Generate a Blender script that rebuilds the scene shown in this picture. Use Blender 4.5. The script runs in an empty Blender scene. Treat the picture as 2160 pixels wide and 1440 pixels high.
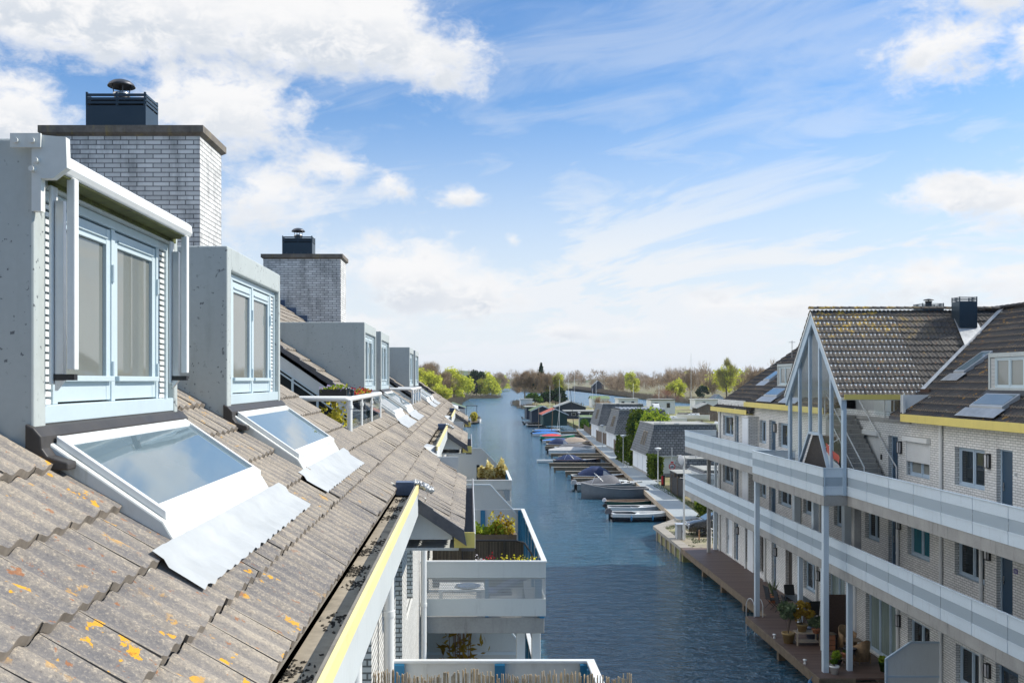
import bpy, bmesh, math, random
import numpy as np
from mathutils import Vector, Matrix, noise as mnoise
R = math.radians
random.seed(7); rng = np.random.default_rng(7)
SC = bpy.context.scene; COL = SC.collection

# ------------------------------------------------------------------ camera
cam_d = bpy.data.cameras.new('camera'); cam = bpy.data.objects.new('camera', cam_d); COL.objects.link(cam)
cam.location = (0, 0, 0); cam.rotation_euler = (R(90), 0, 0)
cam_d.sensor_width = 36; cam_d.lens = 36*2000/2160
cam_d.shift_x = 90/2160; cam_d.shift_y = 82/2160
cam_d.clip_start = 0.1; cam_d.clip_end = 12000
SC.camera = cam
WZ = -11.4        # water level (the camera is at z = 0)

# ------------------------------------------------------------------ light
SUN_AZ, SUN_EL = R(9), R(41)      # measured from +X towards +Y
sd = Vector((math.cos(SUN_EL)*math.cos(SUN_AZ), math.cos(SUN_EL)*math.sin(SUN_AZ), math.sin(SUN_EL)))
sun_d = bpy.data.lights.new('sun', 'SUN'); sun = bpy.data.objects.new('sun', sun_d); COL.objects.link(sun)
sun_d.energy = 4.45; sun_d.angle = R(0.53); sun_d.color = (1.0, 0.94, 0.83)
sun.rotation_euler = sd.to_track_quat('Z', 'Y').to_euler()
SC.view_settings.view_transform = 'Standard'; SC.view_settings.look = 'None'
SC.view_settings.exposure = 0.33; SC.view_settings.gamma = 1
SC.cycles.max_bounces = 6; SC.cycles.transparent_max_bounces = 12
SC.cycles.use_adaptive_sampling = True

class NT:
    """small wrapper to write node trees compactly"""
    def __init__(s, nt): s.nt = nt
    def n(s, typ, **kw):
        nd = s.nt.nodes.new('ShaderNode'+typ)
        for k, v in kw.items():
            if k.startswith('i_'):
                key = k[2:]; key = int(key) if key.isdigit() else key.replace('_', ' ')
                s.set(nd.inputs[key], v)
            else: setattr(nd, k, v)
        return nd
    def set(s, inp, v):
        if isinstance(v, bpy.types.NodeSocket): s.nt.links.new(v, inp)
        elif isinstance(v, (tuple, list)) and len(v) == 3 and inp.type == 'RGBA': inp.default_value = (*v, 1)
        else: inp.default_value = v
    def m(s, op, a, b=0.0, c=0.0, clamp=False):
        nd = s.nt.nodes.new('ShaderNodeMath'); nd.operation = op; nd.use_clamp = clamp
        s.set(nd.inputs[0], a); s.set(nd.inputs[1], b); s.set(nd.inputs[2], c); return nd.outputs[0]
    def vm(s, op, a, b=(0,0,0), sc=None):
        nd = s.nt.nodes.new('ShaderNodeVectorMath'); nd.operation = op
        s.set(nd.inputs[0], a); s.set(nd.inputs[1], b)
        if sc is not None: s.set(nd.inputs['Scale'], sc)
        return nd.outputs[0]
    def mix(s, f, a, b, blend='MIX'):
        nd = s.nt.nodes.new('ShaderNodeMix'); nd.data_type = 'RGBA'; nd.blend_type = blend
        s.set(nd.inputs[0], f); s.set(nd.inputs[6], a); s.set(nd.inputs[7], b); return nd.outputs[2]
    def step(s, x, lo, hi):
        nd = s.nt.nodes.new('ShaderNodeMapRange'); nd.interpolation_type = 'SMOOTHSTEP'
        s.set(nd.inputs[0], x); nd.inputs[1].default_value = lo; nd.inputs[2].default_value = hi; return nd.outputs[0]
    def noise(s, vec, scale, detail=4, rough=.55, dist=0.0, out=0):
        nd = s.nt.nodes.new('ShaderNodeTexNoise'); s.set(nd.inputs['Vector'], vec)
        nd.inputs['Scale'].default_value = scale; nd.inputs['Detail'].default_value = detail
        nd.inputs['Roughness'].default_value = rough; nd.inputs['Distortion'].default_value = dist
        return nd.outputs[out]
    def xyz(s, a, b, c):
        nd = s.nt.nodes.new('ShaderNodeCombineXYZ'); s.set(nd.inputs[0], a); s.set(nd.inputs[1], b); s.set(nd.inputs[2], c); return nd.outputs[0]
    def sep(s, v):
        nd = s.nt.nodes.new('ShaderNodeSeparateXYZ'); s.set(nd.inputs[0], v); return nd.outputs

# ------------------------------------------------------------------ world: daylight sky and clouds, in azimuth / elevation
W = bpy.data.worlds.new('World'); SC.world = W; W.use_nodes = True
t = NT(W.node_tree); W.node_tree.nodes.clear()
sky = t.n('TexSky', sky_type='NISHITA', sun_disc=False, sun_elevation=SUN_EL, sun_rotation=R(90)-SUN_AZ, air_density=1.0, dust_density=0.6, ozone_density=2.2, altitude=0)
tc = t.n('TexCoord'); d = t.vm('NORMALIZE', tc.outputs['Generated']); dx, dy, dz = t.sep(d)
az = t.m('MULTIPLY', t.m('ARCTAN2', dx, dy), 57.2958); el = t.m('MULTIPLY', t.m('ARCSINE', dz), 57.2958)
p2 = t.xyz(t.m('MULTIPLY', az, .1), t.m('MULTIPLY', el, .16), 0.0)
n1 = t.noise(p2, 1.7, 10, .60, .25); n2 = t.noise(t.vm('ADD', p2, (7.3, 2.1, 0.5)), 5.5, 10, .64, .3)
warp = t.m('ADD', t.m('MULTIPLY', t.m('SUBTRACT', n1, .5), 3.4), t.m('MULTIPLY', t.m('SUBTRACT', n2, .5), 2.2))
# cumulus: azimuth, elevation, half width, half height, weight (degrees)
CLOUDS = [(-22,20.8,15,4.4,2.2),(-9.5,20.4,10.5,3.8,2.2),(-2,19,4.4,2.8,1.6),(-26,14.5,4.6,3.0,1.3),(-15,15.6,6.5,4.0,1.6),(-12.5,10.5,4.4,3.2,1.1),
 (-8.2,12.4,2.8,1.4,1.05),(-4.6,11.5,1.9,1.0,1.0),(-.8,10.9,1.9,.75,1.05),(-3.6,6.2,6,2.9,1.6),(-.2,5.2,5,2.3,1.5),(2.6,8.4,.6,.6,.9),
 (5.3,3.0,2.2,.8,.9),(9.3,2.9,3.2,.9,.95),(17,4.2,5.5,1.1,1.0),(26.3,17.4,4.0,2.3,1.5),(29,20,4.6,2.2,1.1),(32,16.8,3.8,2.0,1.5),
 (27.5,9.8,4.6,1.6,1.4),(31.5,9.5,4.4,2.6,1.6),(26.5,5.2,6.8,1.7,1.3),(31,3.4,7,1.6,1.3),(5,.8,7,.7,.8),(-8,3,8,1.8,.8),
 (62,16,16,4,1.0),(-62,20,16,5,1.1)]
dens = None; under = None
for (a, e, wa, we, wt) in CLOUDS:
    u = t.m('DIVIDE', t.m('SUBTRACT', az, a), wa); v = t.m('DIVIDE', t.m('SUBTRACT', el, e), we)
    r2 = t.m('ADD', t.m('MULTIPLY', u, u), t.m('MULTIPLY', v, v))
    g = t.m('MULTIPLY', t.m('SUBTRACT', 1.0, t.m('POWER', r2, .6)), wt)
    un = t.m('MULTIPLY', t.m('MAXIMUM', g, 0.0), t.m('SUBTRACT', .15, v))
    dens = g if dens is None else t.m('MAXIMUM', dens, g)
    under = un if under is None else t.m('MAXIMUM', under, un)
cum = t.step(t.m('ADD', t.m('MAXIMUM', dens, -2.0), warp), -.1, 1.15)
# thin high cloud: long streaks, thicker towards the right and the horizon
ps = t.xyz(t.m('MULTIPLY', t.m('ADD', az, t.m('MULTIPLY', el, 1.9)), .05), t.m('MULTIPLY', t.m('SUBTRACT', el, t.m('MULTIPLY', az, .22)), .30), 3.0)
s1 = t.noise(ps, 1.2, 9, .62, .8)
s2 = t.noise(t.vm('ADD', p2, (3, 9, 2)), .35, 5, .5, .4)
streak = t.step(t.m('ADD', s1, t.m('MULTIPLY', t.m('SUBTRACT', s2, .5), .9)), .36, .68)
low = t.step(el, 17.0, 2.0)
ciramt = t.m('ADD', .30, t.m('MULTIPLY', low, .95))
cir = t.m('MULTIPLY', streak, ciramt, clamp=True)
veil = t.m('MULTIPLY', t.step(el, 18.0, 1.0), .92)
thin = t.m('MULTIPLY', t.m('MAXIMUM', cir, veil), t.m('ADD', .25, t.m('MULTIPLY', t.step(t.m('ABSOLUTE', az), 95.0, 45.0), .75)))
blue = t.mix(.62, sky.outputs[0], t.vm('MULTIPLY', sky.outputs[0], (.45, .86, 1.22)))
c1 = t.mix(thin, blue, (5.75, 6.0, 6.3))
high = t.m('MULTIPLY', t.step(el, 26.0, 42.0), t.m('ADD', .35, t.m('MULTIPLY', t.step(n1, .40, .60), .5))); c1 = t.mix(high, c1, (4.0, 5.8, 8.2))  # added high veil above the view, brightens the water and opens the shade
shade = t.m('MULTIPLY', t.m('ADD', t.m('MULTIPLY', under, 1.3), t.m('MULTIPLY', t.step(n1, .5, .7), .5)), t.step(n2, .35, .60), clamp=True)
ccol = t.mix(shade, (6.35, 6.35, 6.4), (4.5, 4.85, 5.35))
c2 = t.mix(cum, c1, ccol)
back = t.m('ADD', .42, t.m('MULTIPLY', t.step(t.m('ABSOLUTE', az), 150.0, 100.0), .58)); c2 = t.mix(t.m('SUBTRACT', 1.0, back), c2, (.22, .85, 2.0))  # sky behind the view darkened and blued to lessen fill on near faces
left = t.m('MULTIPLY', t.m('MULTIPLY', t.step(az, -48.0, -80.0), t.step(az, -138.0, -112.0)), t.step(n1, .30, .50)); c2 = t.mix(left, c2, (15.0, 14.8, 14.6))  # added bright cloud out of view at left, fills the shaded right walls
ground = t.step(el, -3.0, -.2)
c3 = t.mix(ground, (.9, .9, .85), c2)
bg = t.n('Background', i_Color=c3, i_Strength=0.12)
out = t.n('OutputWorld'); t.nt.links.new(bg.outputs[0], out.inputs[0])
# ------------------------------------------------------------------ mesh helpers
WLOC = {}      # world location of each unrotated object
class MB:
    def __init__(s): s.v = []; s.f = []; s.sm = []
    def add(s, vs, fs, smooth=False):
        o = len(s.v); s.v += [tuple(p) for p in vs]; s.f += [tuple(i+o for i in f) for f in fs]; s.sm += [smooth]*len(fs); return s
    def box(s, x0, x1, y0, y1, z0, z1):
        if x0 > x1: x0, x1 = x1, x0
        if y0 > y1: y0, y1 = y1, y0
        if z0 > z1: z0, z1 = z1, z0
        return s.add([(x0,y0,z0),(x1,y0,z0),(x1,y1,z0),(x0,y1,z0),(x0,y0,z1),(x1,y0,z1),(x1,y1,z1),(x0,y1,z1)],
                     [(0,3,2,1),(4,5,6,7),(0,1,5,4),(1,2,6,5),(2,3,7,6),(3,0,4,7)])
    def quad(s, *p): return s.add(p, [tuple(range(len(p)))])
    def prism(s, poly, vec):
        """polygon (3-D points) swept along vec"""
        n = len(poly); vec = Vector(vec); a = [Vector(p) for p in poly]; b = [p+vec for p in a]
        nrm = sum(((a[i]-a[0]).cross(a[(i+1) % n]-a[0]) for i in range(1, n-1)), Vector())
        if nrm.dot(vec) > 0: a.reverse(); b.reverse()
        return s.add(a+b, [tuple(range(n)), tuple(range(2*n-1, n-1, -1))]+[((i+1) % n, i, n+i, n+(i+1) % n) for i in range(n)])
    def tube(s, pts, r, n=8, cap=True, r2=None):
        pts = [Vector(p) for p in pts]; m = len(pts); rs = r if isinstance(r, (list, tuple)) else ([r]*m if r2 is None else [r+(r2-r)*i/(m-1) for i in range(m)])
        vs = []; up = None
        for i, p in enumerate(pts):
            d = (pts[min(i+1, m-1)]-pts[max(i-1, 0)]).normalized()
            a = d.cross(Vector((0,0,1)) if abs(d.z) < .95 else Vector((1,0,0))).normalized()
            if up is not None and a.dot(up) < 0: a = -a
            up = a; b = d.cross(a)
            for k in range(n): th = 2*math.pi*k/n; vs.append(p+(a*math.cos(th)+b*math.sin(th))*rs[i])
        fs = [(i*n+k, i*n+(k+1) % n, (i+1)*n+(k+1) % n, (i+1)*n+k) for i in range(m-1) for k in range(n)]
        s.add(vs, fs, True)
        if cap: s.add(vs[:n], [tuple(range(n-1, -1, -1))]); s.add(vs[-n:], [tuple(range(n))])
        return s
    def lathe(s, prof, c=(0,0,0), n=16, smooth=True):
        vs = [(c[0]+r*math.cos(2*math.pi*k/n), c[1]+r*math.sin(2*math.pi*k/n), c[2]+z) for r, z in prof for k in range(n)]
        m = len(prof)
        return s.add(vs, [(i*n+k, i*n+(k+1) % n, (i+1)*n+(k+1) % n, (i+1)*n+k) for i in range(m-1) for k in range(n)], smooth)
    def blob(s, c, r, seed=0, n=10, j=.15):
        rr = random.Random(seed); vs = []
        for i in range(n//2+1):
            ph = math.pi*i/(n//2)
            for k in range(n):
                th = 2*math.pi*k/n; q = 1+rr.uniform(-j, j)
                vs.append((c[0]+r[0]*q*math.sin(ph)*math.cos(th), c[1]+r[1]*q*math.sin(ph)*math.sin(th), c[2]+r[2]*q*math.cos(ph)))
        return s.add(vs, [((i+1)*n+k, (i+1)*n+(k+1) % n, i*n+(k+1) % n, i*n+k) for i in range(n//2) for k in range(n)], True)
    def xf(s, M, start=0):
        for i in range(start, len(s.v)): s.v[i] = tuple(M @ Vector(s.v[i]))
        return s
    def build(s, name, mat, parent=None, origin=None, bevel=0):
        me = bpy.data.meshes.new(name)
        vs = np.array(s.v, dtype=float)
        if origin is None:
            origin = WLOC[parent.name] if parent is not None else ((vs[:,0].min()+vs[:,0].max())/2, (vs[:,1].min()+vs[:,1].max())/2, vs[:,2].min())
        vs = vs-np.array(origin)
        me.from_pydata(vs.tolist(), [], s.f); me.polygons.foreach_set('use_smooth', s.sm); me.update()
        me.materials.append(mat)
        o = bpy.data.objects.new(name, me); COL.objects.link(o)
        if parent is not None:
            o.parent = parent; pl = WLOC[parent.name]; o.location = tuple(origin[i]-pl[i] for i in range(3))
        else: o.location = origin
        WLOC[o.name] = tuple(origin)
        if bevel:
            b = o.modifiers.new('bevel', 'BEVEL'); b.width = bevel; b.segments = 2; b.limit_method = 'ANGLE'; b.angle_limit = R(50)
        return o

def tag(o, label=None, cat=None, group=None, kind=None):
    if label: o['label'] = label
    if cat: o['category'] = cat
    if group: o['group'] = group
    if kind: o['kind'] = kind
    return o
def empty(name, loc, label, cat, group=None):
    o = bpy.data.objects.new(name, None); COL.objects.link(o); o.location = loc; o.empty_display_size = .3
    WLOC[o.name] = tuple(loc); return tag(o, label, cat, group)
def copy_tree(o, loc=None, rz=None, label=None, group=None, parent=None, scale=None):
    c = o.copy(); COL.objects.link(c); c.parent = parent
    if parent is None:
        if loc is not None: c.location = loc
        if rz is not None: c.rotation_euler = (0, 0, rz)
        if scale is not None: c.scale = scale if isinstance(scale, tuple) else (scale,)*3
        if label: c['label'] = label
        if group: c['group'] = group
    for ch in list(o.children): copy_tree(ch, parent=c)
    return c
def structure(o): o['kind'] = 'structure'; return o

# ------------------------------------------------------------------ materials
MATS = {}
def new_mat(name):
    m = bpy.data.materials.new(name); m.use_nodes = True; m.node_tree.nodes.clear(); t = NT(m.node_tree); MATS[name] = m
    return m, t
def finish(t, color, rough=.6, metal=0.0, bump=None, bstr=.3, bdist=.01, spec=None, ior=None, emit=None, alpha=None, coat=None):
    b = t.n('BsdfPrincipled'); t.set(b.inputs['Base Color'], color); t.set(b.inputs['Roughness'], rough); t.set(b.inputs['Metallic'], metal)
    if ior is not None: b.inputs['IOR'].default_value = ior
    if spec is not None: b.inputs['Specular IOR Level'].default_value = spec
    if coat is not None: b.inputs['Coat Weight'].default_value = coat; b.inputs['Coat Roughness'].default_value = .05
    if alpha is not None: t.set(b.inputs['Alpha'], alpha)
    if bump is not None:
        bn = t.n('Bump'); t.set(bn.inputs['Height'], bump); bn.inputs['Strength'].default_value = bstr; bn.inputs['Distance'].default_value = bdist
        t.nt.links.new(bn.outputs[0], b.inputs['Normal'])
    o = t.n('OutputMaterial'); t.nt.links.new(b.outputs[0], o.inputs[0]); return b
def pos(t): return t.n('NewGeometry').outputs['Position']
def wallvec(t):
    """(along the wall, height) in metres for upright walls facing x or y"""
    g = t.n('NewGeometry'); px, py, pz = t.sep(g.outputs['Position']); nx, ny, nz = t.sep(g.outputs['Normal'])
    k = t.m('GREATER_THAN', t.m('ABSOLUTE', nx), t.m('ABSOLUTE', ny))
    h = t.m('ADD', t.m('MULTIPLY', py, k), t.m('MULTIPLY', px, t.m('SUBTRACT', 1.0, k)))
    return t.xyz(h, pz, 0.0), h, pz
def paint(name, col, rough=.5, var=.10, vscale=2.0, dirt=.0, spots=0.0, metal=0.0, fine=25, bstr=.08, dirtcol=(.12,.11,.09), coat=None):
    m, t = new_mat(name); p = pos(t)
    a = t.noise(p, vscale, 5); b = t.noise(p, fine, 4)
    f = t.m('MULTIPLY', t.m('ADD', t.m('SUBTRACT', a, .5), t.m('MULTIPLY', t.m('SUBTRACT', b, .5), .5)), var*4)
    c = t.vm('SCALE', col, sc=t.m('ADD', 1.0, f))
    if dirt:
        st = t.noise(t.vm('MULTIPLY', p, (3.0, 3.0, .5)), 2.2, 6, .65)
        c = t.mix(t.m('MULTIPLY', t.step(st, .52, .75), dirt), c, dirtcol)
    if spots:
        s1 = t.noise(p, 30, 3, .55); s2 = t.noise(p, 3.0, 3)
        k = t.m('MULTIPLY', t.step(s1, .63, .68), t.step(s2, .36, .56))
        c = t.mix(t.m('MULTIPLY', k, spots), c, (.10,.11,.12))
    finish(t, c, t.m('ADD', rough, t.m('MULTIPLY', t.m('SUBTRACT', a, .5), .25)), metal, bump=b, bstr=bstr, bdist=.004, coat=coat); return m
def brick(name, col, mortar, bw=.22, bh=.066, var=.16, dark=.0, mort=.010, rough=.75, scale_noise=.8, offx=0.0):
    m, t = new_mat(name); v, h, z = wallvec(t); p = pos(t)
    br = t.n('TexBrick', offset=.5, squash=1.0); t.set(br.inputs['Vector'], v)
    t.set(br.inputs['Color1'], col); t.set(br.inputs['Color2'], tuple(c*(1-var) for c in col)); t.set(br.inputs['Mortar'], mortar)
    br.inputs['Scale'].default_value = 1.0; br.inputs['Mortar Size'].default_value = mort; br.inputs['Mortar Smooth'].default_value = .15
    br.inputs['Bias'].default_value = -.1; br.inputs['Brick Width'].default_value = bw; br.inputs['Row Height'].default_value = bh
    c = br.outputs['Color']
    n = t.noise(p, scale_noise, 6, .6); c = t.vm('SCALE', c, sc=t.m('ADD', .86, t.m('MULTIPLY', n, .28)))
    fine = t.noise(p, 60, 3); c = t.vm('SCALE', c, sc=t.m('ADD', .9, t.m('MULTIPLY', fine, .2)))
    if dark:
        st = t.noise(t.vm('MULTIPLY', p, (1.6, 1.6, .55)), 1.7, 7, .66)
        c = t.mix(t.m('MULTIPLY', t.step(st, .44, .72), dark), c, (.045,.05,.055))
    finish(t, c, rough, bump=t.m('SUBTRACT', 1.0, br.outputs['Fac']), bstr=.5, bdist=.006); return m
def glassy(name, col, rough=.03, ior=1.6, var=.3, streak=False):
    """a pane seen with what lies close behind it: blind, curtain or dark room"""
    m, t = new_mat(name); p = pos(t)
    n = t.noise(t.vm('MULTIPLY', p, (5.0, 5.0, .25)) if streak else p, 3.2 if streak else 1.2, 4)
    c = t.vm('SCALE', col, sc=t.m('ADD', 1-var/2, t.m('MULTIPLY', n, var)))
    w = t.noise(p, 1.3, 2)
    finish(t, c, rough, ior=ior, spec=.5, bump=w, bstr=.06, bdist=.02); return m
def perforated(name, col, pitch=.022, rad=.33, avg=None):
    m, t = new_mat(name); v, h, z = wallvec(t)
    b = t.n('BsdfPrincipled'); t.set(b.inputs['Base Color'], col); b.inputs['Roughness'].default_value = .5
    tr = t.n('BsdfTransparent'); mx = t.n('MixShader')
    if avg is None:
        row = t.m('FLOOR', t.m('DIVIDE', z, pitch*.87)); odd = t.m('MULTIPLY', t.m('MODULO', t.m('ABSOLUTE', row), 2.0), .5)
        fu = t.m('SUBTRACT', t.m('FRACT', t.m('ADD', t.m('ADD', t.m('DIVIDE', h, pitch), odd), 1000.0)), .5)
        fv = t.m('SUBTRACT', t.m('FRACT', t.m('ADD', t.m('DIVIDE', z, pitch*.87), 1000.0)), .5)
        d = t.m('SQRT', t.m('ADD', t.m('MULTIPLY', fu, fu), t.m('MULTIPLY', fv, fv)))
        fac = t.m('LESS_THAN', d, rad)
    else: fac = avg
    t.set(mx.inputs[0], fac); t.nt.links.new(b.outputs[0], mx.inputs[1]); t.nt.links.new(tr.outputs[0], mx.inputs[2])
    o = t.n('OutputMaterial'); t.nt.links.new(mx.outputs[0], o.inputs[0]); return m
def clear_glass(name, tint=(.95,.98,1.0), mixw=.5):
    m, t = new_mat(name); tr = t.n('BsdfTransparent'); t.set(tr.inputs[0], tint); gl = t.n('BsdfGlossy'); gl.inputs['Roughness'].default_value = .02
    fr = t.n('Fresnel'); fr.inputs[0].default_value = 1.5; mx = t.n('MixShader')
    t.set(mx.inputs[0], t.m('MULTIPLY', fr.outputs[0], t.m('SUBTRACT', 1.0, t.n('NewGeometry').outputs['Backfacing']), clamp=True))
    t.nt.links.new(tr.outputs[0], mx.inputs[1]); t.nt.links.new(gl.outputs[0], mx.inputs[2])
    o = t.n('OutputMaterial'); t.nt.links.new(mx.outputs[0], o.inputs[0]); return m
def foliage(name, c1, c2, scale=1.2, trans=.25):
    m, t = new_mat(name); p = pos(t); a = t.noise(p, scale, 3); b = t.noise(p, scale*9, 2)
    f = t.m('ADD', t.m('MULTIPLY', t.step(a, .32, .68), .6), t.m('MULTIPLY', b, .4))
    c = t.mix(f, c1, c2)
    d = t.n('BsdfDiffuse'); t.set(d.inputs[0], c); tl = t.n('BsdfTranslucent'); t.set(tl.inputs[0], c)
    mx = t.n('MixShader'); mx.inputs[0].default_value = trans
    t.nt.links.new(d.outputs[0], mx.inputs[1]); t.nt.links.new(tl.outputs[0], mx.inputs[2])
    o = t.n('OutputMaterial'); t.nt.links.new(mx.outputs[0], o.inputs[0]); return m
def tile_mat(name, c1, c2, speck, lichen=.6, ribs=None, lich_near=False, rough=.85, lscale=1.0, ridge_z=None):
    m, t = new_mat(name); p = pos(t); px, py, pz = t.sep(p)
    big = t.noise(p, .9, 4); med = t.noise(p, 6, 5, .6); fine = t.noise(p, 70, 4, .75); grit = t.noise(p, 260, 2, .6)
    c = t.mix(t.step(t.m('ADD', t.m('MULTIPLY', big, .6), t.m('MULTIPLY', med, .5)), .38, .72), c1, c2)
    c = t.mix(t.m('MULTIPLY', t.step(med, .45, .7), .5), c, tuple(.75*a for a in c1))
    c = t.mix(t.m('MULTIPLY', t.step(fine, .50, .66), .55), c, speck)
    c = t.mix(t.m('MULTIPLY', t.step(fine, .46, .30), .55), c, tuple(.45*a for a in c1))
    c = t.vm('SCALE', c, sc=t.m('ADD', .75, t.m('MULTIPLY', grit, .5)))
    if ribs:
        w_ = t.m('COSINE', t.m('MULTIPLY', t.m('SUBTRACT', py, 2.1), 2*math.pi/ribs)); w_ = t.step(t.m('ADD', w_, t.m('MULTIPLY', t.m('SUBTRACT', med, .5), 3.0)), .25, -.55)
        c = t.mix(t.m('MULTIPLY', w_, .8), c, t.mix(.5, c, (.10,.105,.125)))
    if lichen:
        l1 = t.noise(p, 9*lscale, 5, .60, .15); l2 = t.noise(t.vm('ADD', p, (4, 4, 4)), 1.1*lscale, 2)
        k = t.m('MULTIPLY', t.step(l1, .62, .64), t.step(l2, .44, .56))
        if lich_near: k = t.m('MULTIPLY', k, t.step(py, 11.0, 3.5))
        if ridge_z: k = t.m('MULTIPLY', k, .35)
        if ridge_z: k = t.m('ADD', k, t.m('MULTIPLY', t.m('MULTIPLY', t.step(t.m('ADD', pz, t.m('MULTIPLY', l1, 1.5)), ridge_z, ridge_z+.9), t.step(l1, .47, .62)), t.m('MULTIPLY', t.step(px, 18.5, 14.5), 1.0)), clamp=True)
        c = t.mix(t.m('MULTIPLY', k, lichen), c, (.66, .34, .03) if not ridge_z else (.50, .33, .05))
        l3 = t.noise(t.vm('ADD', p, (9, 1, 2)), 16*lscale, 4, .6, .3)
        k3 = t.m('MULTIPLY', t.step(l3, .63, .67), .7)
        if lich_near: k3 = t.m('MULTIPLY', k3, t.step(py, 8.0, 3.0))
        c = t.mix(t.m('MULTIPLY', k3, lichen), c, (.34, .12, .03))
        vo = t.n('TexVoronoi', i_Scale=2.3*lscale); t.set(vo.inputs['Vector'], t.vm('ADD', p, t.vm('SCALE', t.noise(p, 9, 3, out=1), sc=.06)))
        k2 = t.m('MULTIPLY', t.step(vo.outputs['Distance'], .075, .06), t.step(l2, .62, .40))
        c = t.mix(t.m('MULTIPLY', k2, .85), c, (.62, .62, .56))
    finish(t, c, rough, bump=t.m('ADD', t.m('MULTIPLY', fine, .7), t.m('MULTIPLY', grit, .5)), bstr=.55, bdist=.008, spec=.12); return m
M = {}
M['tile_left'] = tile_mat('tile_left', (.18,.165,.155), (.375,.325,.265), (.56,.47,.35), ribs=.15, lichen=.95, lich_near=True)
M['tile_dark'] = tile_mat('tile_dark', (.028,.030,.036), (.07,.065,.062), (.14,.12,.09), lichen=.35, lscale=.5, rough=.68)
M['tile_gable'] = tile_mat('tile_gable', (.055,.055,.06), (.125,.115,.105), (.22,.19,.14), lichen=.75, lscale=.45, rough=.78, ridge_z=2.15)
M['tile_edge'] = paint('tile_edge', (.20,.17,.14), .95, .35, 9, dirt=.5, dirtcol=(.03,.028,.02), bstr=.5)  # dirty, mossy tile noses; their shadow line is put into the colour too
M['verge'] = paint('verge', (.10,.10,.11), .8, .25, 3, dirt=.5, dirtcol=(.2,.17,.12), bstr=.3)
M['dormer'] = paint('dormer', (.43,.465,.455), .55, .07, 1.2, dirt=.30, spots=.9, dirtcol=(.25,.27,.26))
M['frame'] = paint('frame', (.50,.59,.63), .35, .03, 2, dirt=.05)
M['white'] = paint('white', (.70,.71,.70), .4, .04, 2, dirt=.10)
M['dirty_white'] = paint('dirty_white', (.64,.65,.62), .5, .08, 2, dirt=.55, dirtcol=(.28,.27,.16))
M['moss'] = paint('moss', (.09,.10,.03), .9, .4, 6, dirt=.6, dirtcol=(.03,.03,.02), bstr=.4)
M['grey_metal'] = paint('grey_metal', (.42,.44,.46), .45, .08, 3, metal=.3)
M['panel'] = paint('panel', (.57,.60,.60), .45, .05, 1.0, dirt=.12)
M['rail_panel'] = paint('rail_panel', (.60,.68,.74), .4, .05, 1.0, dirt=.22, dirtcol=(.30,.32,.33))
M['balcony_panel'] = paint('balcony_panel', (.64,.65,.62), .45, .05, 1.0, dirt=.22)
M['yellow'] = paint('yellow', (.72,.58,.16), .5, .06, 1.5, dirt=.15)
M['pale_yellow'] = paint('pale_yellow', (.84,.70,.32), .5, .05, 1.5, dirt=.12)
M['blue_post'] = paint('blue_post', (.02,.17,.33), .45, .06, 2)
M['lead'] = paint('lead', (.40,.41,.42), .42, .18, 3.5, dirt=.25, metal=.35, fine=14, bstr=.5)
M['lead_white'] = paint('lead_white', (.42,.43,.43), .5, .10, 3.5, dirt=.25, fine=10, bstr=.6, dirtcol=(.42,.40,.36))
M['lead_blue'] = paint('lead_blue', (.10,.14,.22), .4, .3, 5, metal=.4, bstr=.4)
M['black_flash'] = paint('black_flash', (.045,.040,.037), .5, .22, 5, dirt=.15, dirtcol=(.13,.12,.11), bstr=.25)
M['dark_metal'] = paint('dark_metal', (.035,.055,.075), .38, .08, 2, metal=.25)
M['steel'] = paint('steel', (.42,.42,.42), .3, .1, 4, metal=.9)
M['cowl'] = paint('cowl', (.10,.10,.11), .45, .3, 6, metal=.7)
M['brick_chim'] = brick('brick_chim', (.78,.77,.75), (.22,.22,.22), bw=.26, bh=.074, var=.28, dark=.55, mort=.009)
M['brick_left'] = brick('brick_left', (.66,.65,.62), (.16,.16,.15), var=.15, dark=.0, mort=.010)
M['brick_right'] = brick('brick_right', (.80,.79,.76), (.30,.30,.29), bw=.24, bh=.078, var=.14, dark=.12, mort=.009)
M['brick_dark'] = brick('brick_dark', (.055,.045,.04), (.04,.035,.03), bw=.24, bh=.078, var=.3, mort=.010)
M['concrete'] = paint('concrete', (.34,.33,.31), .85, .18, 1.6, dirt=.55, dirtcol=(.12,.11,.10), bstr=.3)
M['cap'] = paint('cap', (.16,.14,.12), .9, .3, 5, dirt=.5, dirtcol=(.40,.30,.07), bstr=.5)
M['gutter_in'] = paint('gutter_in', (.34,.29,.22), .95, .25, 3, dirt=.55, dirtcol=(.05,.045,.035), fine=12, bstr=.7)
M['soil'] = paint('soil', (.05,.042,.032), .95, .4, 9, bstr=.8)
M['rim'] = paint('rim', (.22,.20,.17), .8, .25, 5, dirt=.6, bstr=.3)
M['pane_curtain'] = glassy('pane_curtain', (.17,.18,.165), ior=1.75, var=.35)
M['pane_sky'] = glassy('pane_sky', (.12,.17,.20), ior=1.95, var=.3)
M['pane_dark'] = glassy('pane_dark', (.022,.028,.032), ior=1.6, var=.8)
M['pane_blind'] = glassy('pane_blind', (.26,.27,.25), ior=1.5, var=.3)
M['pane_teal'] = glassy('pane_teal', (.02,.13,.17), ior=1.5, var=.9, streak=True)
M['pane_drape'] = glassy('pane_drape', (.22,.28,.26), ior=1.5, var=1.0, streak=True)
M['glass'] = clear_glass('glass')
M['perf'] = perforated('perf', (.62,.63,.62), pitch=.034, rad=.42)
M['perf_far'] = perforated('perf_far', (.42,.50,.56), avg=.28)
M['door'] = paint('door', (.035,.075,.125), .4, .08, 2)
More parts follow.
